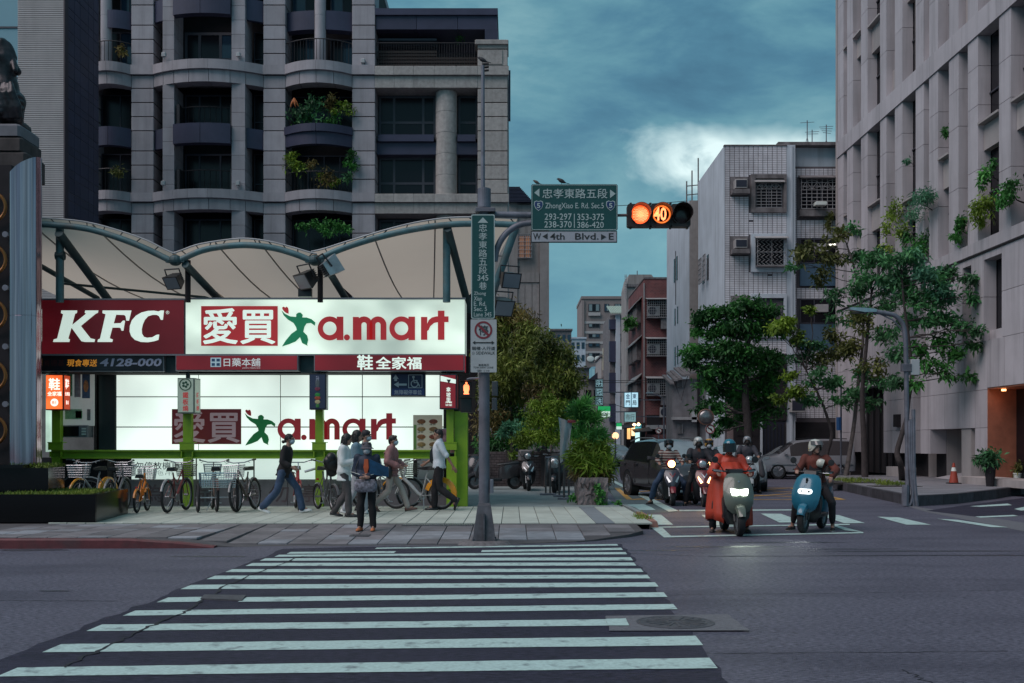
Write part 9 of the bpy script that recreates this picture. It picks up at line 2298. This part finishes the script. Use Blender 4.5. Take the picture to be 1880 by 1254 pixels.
def cap(t,M,m,brim=True):
 c=MB();c.lathe([(.088,.045),(.089,.075),(.078,.115),(.05,.138),(0,.146)],(0,-.012,0),18);
 secs=[[(.085*math.sin(a),-.012+.088*math.cos(a)+f,.055+dz)for a in[R(-60+120*k/10)for k in range(11)]]for f,dz in((0,0),(.065,-.012))]
 c.loft(secs,closed=False);c.loft([[(x,y,z-.006)for x,y,z in s]for s in secs],closed=False);c.xform(M);return c.build('cap',m,t,smooth=50,world=False)
cap(t,M,mat('black_cap',(.015,.015,.02),.7,var=.2))
j=stand();j.update(elbr=V(.235,-.02,1.10),wrir=V(.045,.20,1.04),elbl=V(-.235,-.02,1.10),wril=V(-.03,.215,1.03),ankr=V(.13,-.02,.085),toer=V(.16,.13,.03),kner=V(.115,.03,.49),knel=V(-.10,.02,.49),ankl=V(-.115,-.02,.085),toel=V(-.12,.14,.03),hd=V(0,.04,1.55))
t,M=person('short person in a grey bucket hat and navy jacket facing the road',gp_(674,970),R(180),.875,j,mat('navy_track_jacket',(.012,.022,.045),.7,var=.3,scale=6),mat('black_trousers',(.010,.010,.012),.85,var=.3),mat('orange_shoe',(.42,.13,.045),.6,var=.2),mask=MASKW,hairst='short',topg=.030,low=.10,hem=.010,palm={'r':(0,.2,1),'l':(0,.2,1)},tw=.013,curl=.6)
hb=MB();hb.lathe([(.092,.03),(.098,.03),(.092,.085),(.075,.125),(0,.135),(0,.13)],(0,-.005,0),22);hb.lathe([(.094,.036),(.135,.008),(.133,.002),(.092,.028)],(0,-.005,0),22,caps=False);hb.xform(M);hb.build('bucket_hat',mat('grey_felt',(.085,.08,.095),.9,var=.15),t,smooth=50,world=False)
MB().loft([[(-.035,.135,1.36),(.035,.135,1.36),(.035,.12,1.36),(-.035,.12,1.36)],[(-.05,.152,1.2),(.05,.152,1.2),(.05,.14,1.2),(-.05,.14,1.2)],[(-.012,.150,1.05),(.012,.150,1.05),(.012,.13,1.05),(-.012,.13,1.05)]]).build('orange_shirt',mat('orange_shirt',(.42,.085,.03),.8,var=.15),t,world=False)
pi=MB()
for s,q in(('r',1),('l',-1)):pi.tube([j['sho'+s]+V(q*.055,.03,.01),j['elb'+s]+V(q*.075,.02,.02),j['elb'+s].lerp(j['wri'+s],.8)+V(q*.03,.06,.02)],.006,5)
pi.build('sleeve_piping',M_SIGNWHITE,t,world=False)
def held(nm,lab,cat,t,mb,m,smooth=False,subs=()):
 o=tag(mb.build(nm,m,smooth=smooth),lab,cat);o.location=t.location;o.rotation_euler=t.rotation_euler;o.scale=t.scale
 return o
fo=MB();fo.loft([[(-.07,.17,1.08),(-.07,.20,1.08),(-.07,.20,1.36),(-.07,.17,1.36)],[(-.42,.10,1.02),(-.42,.13,1.02),(-.42,.13,1.20),(-.42,.10,1.20)]])
held('folder','deep blue folded jacket over the arm of the person in the bucket hat','jacket',t,fo,mat('deep_blue_nylon',(.006,.05,.12),.5,var=.4,scale=8))
ba=MB();secs=[]
for z,w,d in((.74,.16,.05),(.78,.21,.08),(.88,.22,.085),(.95,.19,.06),(.98,.17,.03)):secs.append([(w*math.copysign(abs(math.cos(a))**.6,math.cos(a)),.195+d*math.copysign(abs(math.sin(a))**.7,math.sin(a)),z)for a in[2*PI*k/20 for k in range(20)]])
ba.loft(secs);bg_=held('bag','grey patterned shoulder bag worn at the waist by the person in the bucket hat','bag',t,ba,mat('patterned_canvas',(.17,.165,.20),.8,var=.75,scale=20),50)
MB().tube([(.17,.16,.97),(.2,.10,1.2),(.12,.05,1.42),(-.02,-.02,1.45),(-.15,-.10,1.3),(-.2,.0,1.1),(-.17,.16,.97)],.010,6).build('strap',M_BLACK,bg_,world=False)
MB().tube([(-.2,.285,.955),(.2,.285,.955)],.006,5).build('zip',M_BLACK,bg_,world=False)
j=stand();j.update(pel=V(0,0,.90),hipr=V(.09,-.01,.87),hipl=V(-.09,.01,.87),kner=V(.08,-.05,.46),ankr=V(.08,-.36,.16),toer=V(.085,-.25,.03),knel=V(-.09,.22,.50),ankl=V(-.09,.36,.095),toel=V(-.09,.51,.06),nck=V(0,.02,1.40),hd=V(0,.05,1.54),cst=V(0,.01,1.24),wst=V(0,0,1.04),shor=V(.18,.0,1.36),shol=V(-.18,.0,1.36),elbr=V(.24,-.06,1.09),wrir=V(.22,.14,1.0),elbl=V(-.24,.04,1.09),wril=V(-.18,.22,1.02))
t,M=person('short haired walker in a dusty pink padded jacket and beige trousers',gp_(718,939),R(-88),.95,j,mat('dusty_pink_nylon',(.26,.12,.12),.6,var=.15,scale=6),mat('beige_cotton',(.40,.34,.31),.85,var=.1),mat('brown_loafer',(.14,.065,.05),.5,var=.2),mask=MASKB,hairst='short',topg=.046,low=.13,hem=.012,trg=.008,tw=.012)
q_=MB()
for z in(.88,.96,1.04,1.12,1.20,1.28):q_.torus((0,.0,z),.19,.012,'z',24,6)
q_.xform(Matrix.Diagonal((1.07,.82,1,1)));q_.build('quilting',MATS['dusty_pink_nylon'],t,smooth=True,world=False)
bk=MB();bk.ball((.0,-.0,0),(.11,.07,.15),14,10);bk.xform(Matrix.Translation((.27,-.02,.86)));b2=held('bag','small black shoulder bag carried by the walker in the pink jacket','bag',t,bk,M_BLACK,50)
MB().tube([(.27,-.02,.98),(.21,.0,1.2),(.17,.0,1.43),(.1,-.06,1.40)],.008,5).build('strap',M_BLACK,b2,world=False)
j=stand();j.update(kner=V(.09,.10,.50),ankr=V(.09,.10,.085),toer=V(.09,.25,.03),knel=V(-.09,-.02,.47),ankl=V(-.09,-.34,.22),toel=V(-.09,-.30,.07),shor=V(.18,-.01,1.385),shol=V(-.18,-.01,1.385),elbr=V(.21,.08,1.12),wrir=V(.19,.26,1.0),elbl=V(-.23,-.17,1.15),wril=V(-.22,-.30,.93))
t,M=person('man in a short sleeved white shirt and black trousers walking left',gp_(806,937),R(90),1.01,j,mat('white_shirt',(.52,.58,.63),.85,var=.06,scale=6),mat('black_suit_cloth',(.011,.010,.013),.85,var=.3),mat('black_shoe',(.012,.011,.012),.35,var=.2),hairst='short',sleeve=1.0,topg=.026,low=.03,hem=.018,tw=.012,sk=SKIN2)
bp=MB();bp.loft([[(-.14,-.16,.98),(.14,-.16,.98),(.14,-.10,.98),(-.14,-.10,.98)],[(-.15,-.27,1.05),(.15,-.27,1.05),(.15,-.10,1.05),(-.15,-.10,1.05)],[(-.14,-.26,1.25),(.14,-.26,1.25),(.14,-.10,1.25),(-.14,-.10,1.25)],[(-.1,-.18,1.34),(.1,-.18,1.34),(.1,-.10,1.34),(-.1,-.10,1.34)]])
bp.v=[(x*.5+.22*0-.0,-y*.6+.03,z-.02)for x,y,z in bp.v]
held('bag','small dark bag slung on the chest of the man in the white shirt','bag',t,bp,M_BLACK,50)
def rider(splay=.30,lean=.05,hz=1.03,reach=.52,seat=.75,fy=.30,s=1.0):
 j=dict(pel=V(0,-.02,seat+.10),wst=V(0,lean*.3-.01,seat+.23),cst=V(0,lean+.01,seat+.44),nck=V(0,lean+.02,seat+.60),hd=V(0,lean+.055,seat+.745))
 for k,q in(('r',1),('l',-1)):
  j['hip'+k]=V(q*.10,.0,seat+.07);j['kne'+k]=V(q*splay*.95,.36,.56);j['ank'+k]=V(q*(splay+.05),fy,.085);j['toe'+k]=V(q*(splay+.10),fy+.15,.03)
  j['sho'+k]=V(q*.18,lean+.01,seat+.555);j['elb'+k]=V(q*.30,lean+.16,seat+.33);j['wri'+k]=V(q*.29,reach-.10,hz+.035)
 return j
def helmet(t,M,m,style='open',visor=None,trim=M_BLACK):
 h=MB();sh=[]
 prof=[(.118,-.06),(.126,.0),(.125,.05),(.108,.11),(.07,.148),(0,.162)]
 n=28;secs=[]
 for r,z in prof:
  s=[]
  for k in range(n):
   a=2*PI*k/n;fr=max(0,math.sin(a))
   zz=z if z>.04 else z+(fr**2.2)*((.075-z)if style=='open' else(.05-z)if style=='full' else(.06-z))
   s.append((r*.93*math.cos(a),-.012+r*1.08*math.sin(a),max(zz,z)))
  secs.append(s)
 h.loft(secs,caps=False)
 h.loft([[(x*.93,(y+.012)*.93-.012,z*.96+.002)for x,y,z in s]for s in secs],caps=False)
 h.xform(M);o=h.build('helmet',m,t,smooth=50,world=False)
 if style=='full':
  c=MB();c.loft([[(.118*math.sin(a)*1.0,-.01+.132*math.cos(a),z)for a in[R(-100+200*k/14)for k in range(15)]]for z in(-.105,-.055)],closed=False);c.xform(M);c.build('chin_guard',m,o,smooth=True,world=False)
 if visor:
  v=MB();z0,z1=visor[1],visor[2];tilt=visor[3]if len(visor)>3 else 0
  v.loft([[(.122*math.sin(a),-.01+(.142+tilt*(1-f))*math.cos(a),z0+(z1-z0)*f)for a in[R(-82+164*k/14)for k in range(15)]]for f in(0,.5,1)],closed=False);v.xform(M);v.build('visor',visor[0],o,smooth=True,world=False)
 e=MB();e.tube([(.112*math.cos(2*PI*k/24),-.012+.128*math.sin(2*PI*k/24),.078 if math.sin(2*PI*k/24)>.3 else-.03+.09*max(0,math.sin(2*PI*k/24)))for k in range(24)],.006,5,closed=True);e.xform(M);e.build('edge_trim',trim,o,world=False)
 if style=='open':
  st=MB()
  for q in(-1,1):st.tube([(q*.085,.02,-.01),(q*.06,.04,-.08),(0,.06,-.115)],.006,5)
  st.xform(M);st.build('chin_strap',M_BLACK,o,world=False)
 return o
HV=lambda n,c:shell_mat(n,c,.18)
V_DARK=mat('dark_visor',(.012,.012,.016),.22,var=0,spec=.4);V_SMOKE=mat('smoke_visor',(.10,.09,.09),.1,var=0,spec=.8)
RG='riders and scooters waiting at the line'
def on(sc_,dy=-.28,dz=0,dx=0):M=Matrix.Rotation(sc_.rotation_euler[2],4,'Z');return tuple(Vector(sc_.location)+M@Vector((dx,dy,dz)))
j=rider(.30,.06,1.06,.55,.75,.24);j['ankr']=V(.29,.04,.085);j['toer']=V(.33,.19,.03);j['ankl']=V(-.29,.04,.085);j['toel']=V(-.33,.19,.03);j['kner']=V(.26,.24,.54);j['knel']=V(-.26,.24,.54)
for k,q in(('r',1),('l',-1)):j['elb'+k]=V(q*.33,.18,1.06);j['wri'+k]=V(q*.29,.44,1.06)
M_CAPE=mat('red_orange_raincoat',(.42,.045,.022),.5,var=.12,scale=5,spec=.4)
t,M=person('rider in a long red orange rain cape and blue helmet on the sage green scooter',on(scA),R(180),.97,j,M_CAPE,mat('dark_trousers',(.02,.018,.022),.85),mat('dark_sandal',(.035,.03,.03),.7,var=.2),RG,hairst=None,topg=.042,tw=.022,curl=.75,palm={'r':(-1,0,0),'l':(1,0,0)},mask=None,headless=False)
cape=MB();rows=[]
n=44
for z,k,w in((1.25,.0,.18),(1.10,.25,.24),(.92,.5,.31),(.72,.7,.345),(.48,.85,.36),(.28,.95,.375),(.13,1.0,.385)):
 row=[]
 for i in range(n):
  a=2*PI*i/n;c,s_=math.cos(a),math.sin(a)
  fold=.035*k*math.sin(a*11+z*3)+.02*k*math.sin(a*5+1)
  x=(w+fold)*c;y=(.15+.26*k+fold)*s_*(1.65 if s_>0 else 1)+.02
  row.append((x,y,z+(.10*k*max(0,c)if z<.3 else 0)+.03*math.sin(a*3)*k))
 rows.append(row)
cm_=MB();cm_.v=[p for r in rows for p in r]
for i in range(len(rows)-1):
 for k in range(n):
  a=2*PI*(k+.5)/n
  gap=.0 if i<2 else .26+.05*i
  if math.sin(a)>0 and abs(math.cos(a))<gap:continue
  q=(k+1)%n;cm_.f.append((i*n+k,i*n+q,(i+1)*n+q,(i+1)*n+k));cm_.m.append(0)
me=cm_.mesh('cape_skirt',M_CAPE,smooth=180);o=link('cape_skirt',me,t)
sm=o.modifiers.new('thick','SOLIDIFY');sm.thickness=.012
helmet(t,M,HV('blue_helmet_shell',(.015,.14,.20)),'open',(V_DARK,-.075,.075,.012))
for k in 'rl':
 MB().lathe([(.052,-.02),(.060,0),(.05,.03)],j['wri'+k]+V(0,-.04,0),14,'y',caps=False).build('cuff',M_CAPE,t,smooth=True,world=False)
j=rider(.26,.04,1.05,.55,.75,.22);Mz=Matrix.Rotation(R(12),3,'Z');j['ankr']=V(.40,.22,.085);j['toer']=V(.47,.36,.03);j['ankl']=V(-.30,.12,.085);j['toel']=V(-.31,.27,.03);j['kner']=V(.30,.34,.55);j['knel']=V(-.30,.30,.52);j['elbl']=V(-.36,.16,1.10);j['wril']=V(-.31,.36,.99)
M_RUST=mat('rust_red_jacket',(.10,.022,.014),.8,var=.25,scale=6)
t,M=person('rider in a rust red jacket and white helmet astride the teal scooter, looking aside',on(scB,-.26),R(160),.97,j,M_RUST,mat('black_jeans',(.012,.011,.014),.85,var=.25),mat('black_canvas_shoe',(.016,.015,.018),.7,var=.2),RG,hairst='short',topg=.032,tw=.016,yaw=R(42),sk=SKIN,curl=.75,palm={'r':(-1,0,0),'l':(1,0,0)},leg_to=.80,hem=.006,sole=M_SIGNWHITE)
helmet(t,M,HV('cream_helmet_shell',(.50,.50,.44)),'open',(V_SMOKE,.055,.125,.045))
MB().loft([[(-.08,.150,1.33),(.07,.150,1.33),(.07,.12,1.33),(-.08,.12,1.33)],[(-.12,.185,1.12),(.11,.185,1.12),(.11,.13,1.12),(-.12,.13,1.12)],[(-.11,.18,.92),(.10,.18,.92),(.10,.12,.92),(-.11,.12,.92)]]).build('dark_shirt',mat('dark_shirt',(.014,.012,.015),.85,var=.2),t,smooth=True,world=False)
hh=MB();secs=[[(r*math.cos(2*PI*k/20),r*math.sin(2*PI*k/20),z)for k in range(20)]for r,z in((.115,-.07),(.122,-.01),(.112,.05),(.075,.10),(0,.118))]
hh.loft(secs);hh.xform(Matrix.Translation((-.10,.22,1.22))@Matrix.Scale(.68,4)@Matrix.Rotation(R(-20),4,'X')@Matrix.Rotation(R(70),4,'Y'));held('helmet','spare cream helmet hanging in front of the rust red jacket','helmet',t,hh,HV('cream_helmet_shell',(.5,.5,.44)),60)
j=rider(.34,.02,1.04,.55,.76,.18)
for k,q in(('r',1),('l',-1)):j['elb'+k]=V(q*.30,.12,1.12);j['ank'+k]=V(q*.46,.10,.085);j['toe'+k]=V(q*.56,.22,.03);j['kne'+k]=V(q*.36,.30,.54)
stm=bpy.data.materials.new('striped_cotton');stm.use_nodes=True;N_t=stm.node_tree
tcn=N_t.nodes.new('ShaderNodeTexCoord');wv=N_t.nodes.new('ShaderNodeTexWave');wv.wave_type='BANDS';wv.bands_direction='Z';wv.inputs['Scale'].default_value=4.6;wv.inputs['Distortion'].default_value=.6;wv.inputs['Detail'].default_value=1
cr=N_t.nodes.new('ShaderNodeValToRGB');cr.color_ramp.interpolation='CONSTANT';cr.color_ramp.elements[0].color=(.10,.035,.03,1);cr.color_ramp.elements[1].position=.5;cr.color_ramp.elements[1].color=(.36,.31,.28,1)
N_t.links.new(tcn.outputs['Object'],wv.inputs['Vector']);N_t.links.new(wv.outputs['Fac'],cr.inputs[0]);N_t.links.new(cr.outputs[0],N_t.nodes['Principled BSDF'].inputs['Base Color']);N_t.nodes['Principled BSDF'].inputs['Roughness'].default_value=.85
t,M=person('rider in a brown and cream striped shirt and black helmet beside the suv',on(scC,-.26),R(178),.99,j,stm,MATS['blue_denim'],MATS['dark_sandal'],RG,hairst=None,topg=.026,mask=MASKW,leg_to=.78,hem=.016,trg=.020,curl=.75,palm={'r':(-1,0,0),'l':(1,0,0)},tw=.010)
helmet(t,M,HV('black_helmet_shell',(.018,.018,.022)),'open',(V_DARK,.05,.12,.02))
j=rider(.28,.02,1.05,.55,.76,.22)
t,M=person('rider in dark clothes with a cream helmet and black mask on the red scooter',on(scD,-.26),R(180),1.02,j,mat('dark_jacket',(.022,.020,.026),.8,var=.3),MATS['black_jeans'],MATS['black_shoe'],RG,hairst=None,topg=.032,mask=MASKK,curl=.75,palm={'r':(-1,0,0),'l':(1,0,0)},tw=.014,sk=SKIN2)
helmet(t,M,HV('white_helmet_shell',(.46,.47,.46)),'open')
MB().loft([[(-.03,.145,1.38),(.03,.145,1.38),(.03,.12,1.38),(-.03,.12,1.38)],[(-.05,.165,1.12),(.05,.165,1.12),(.05,.14,1.12),(-.05,.14,1.12)]]).build('rust_shirt',mat('dull_rust_shirt',(.16,.05,.035),.85,var=.3),t,world=False)
j=rider(.27,.02,1.05,.55,.76,.22)
t,M=person('rider with a golden yellow helmet and pale mask behind the red scooter',on(scE,-.26),R(178),1.0,j,MATS['dark_jacket'],MATS['black_jeans'],MATS['black_shoe'],RG,hairst=None,topg=.034,mask=MASKW,curl=.75,palm={'r':(-1,0,0),'l':(1,0,0)},tw=.014)
helmet(t,M,HV('golden_helmet_shell',(.38,.20,.03)),'open',(V_DARK,.05,.115,.02))
j=rider(.27,.02,1.05,.55,.76,.22)
t,M=person('farthest rider with a grey half helmet and dark padded clothes behind the rain cape',on(scF,-.26),R(172),1.06,j,mat('dark_padded_jacket',(.03,.03,.04),.8,var=.3),MATS['black_jeans'],MATS['black_shoe'],RG,hairst='short',topg=.040,mask=MASKK,curl=.75,palm={'r':(-1,0,0),'l':(1,0,0)},tw=.016,sk=SKIN2)
helmet(t,M,HV('grey_helmet_shell',(.22,.23,.25)),'open')
for q in(-1,1):
 mt=MB();capsule(mt,(q*.30,.55,.98),(q*.36,.50,.62),.09,.13,12,.7);mt.build('handlebar_mitt',mat('grey_weather_cover',(.07,.07,.08),.85,var=.3),scF,smooth=60,world=False)
DS=22.9
def q3(px,py,dy=0):return V((px-16-CX)*DS/F,DS+.45+dy,H+(HY-py)*DS/F)
st_=thing('bronze_statue','dark bronze draped figure on the pedestal at the left edge','statue',(q3(10,226).x,DS+.45,q3(10,226).z))
M_BRZ=mat('dark_bronze',(.035,.032,.036),.38,.6,var=.6,scale=5,streak=.4,bump=.3,bscale=14)
off=Vector(st_.location)
b=MB()
capsule(b,q3(8,150)-off,q3(4,90)-off,.22,.26);capsule(b,q3(4,95)-off,q3(0,72)-off,.28,.20);capsule(b,q3(18,108)-off,q3(30,118)-off,.16,.08)
capsule(b,q3(0,75)-off,q3(-26,46)-off,.12,.08);b.ball(tuple(q3(-42,28)-off),(.17,.19,.24),14,10)
capsule(b,q3(10,70)-off,q3(22,92)-off,.12,.10);capsule(b,q3(20,90)-off,q3(34,122,-.2)-off,.08,.055);capsule(b,q3(-14,70)-off,q3(-30,110)-off,.12,.08)
capsule(b,q3(8,140)-off,q3(14,190)-off,.26,.30);capsule(b,q3(20,175)-off,q3(22,205)-off,.28,.22);capsule(b,q3(-8,190)-off,q3(-14,215)-off,.30,.28);b.box(*[v for p in zip((q3(-30,222)-off),(q3(38,210,.5)-off))for v in p])
skin('body',b,M_BRZ,st_,.022,6,.02,5)
d=MB()
for k in range(10):
 x=-22+k*6.6;d.tube([q3(x*.55+8,146+(k%3)*4,-.26)-off,q3(x*.8+6,170,-.36-.05*(k%2))-off,q3(x+8,192,-.36)-off,q3(x+6+(k%2)*4,214,-.30)-off],[.05,.085,.08,.06],8)
for y in(176,186,198):d.tube([q3(-20,y,-.3)-off,q3(10,y+8,-.42)-off,q3(34,y-6,-.25)-off,q3(40,y-10,0)-off],.06,8)
skin('drapery',d,M_BRZ,st_,.022,4,.02,7)
bpy.data.scenes.remove(TMP)
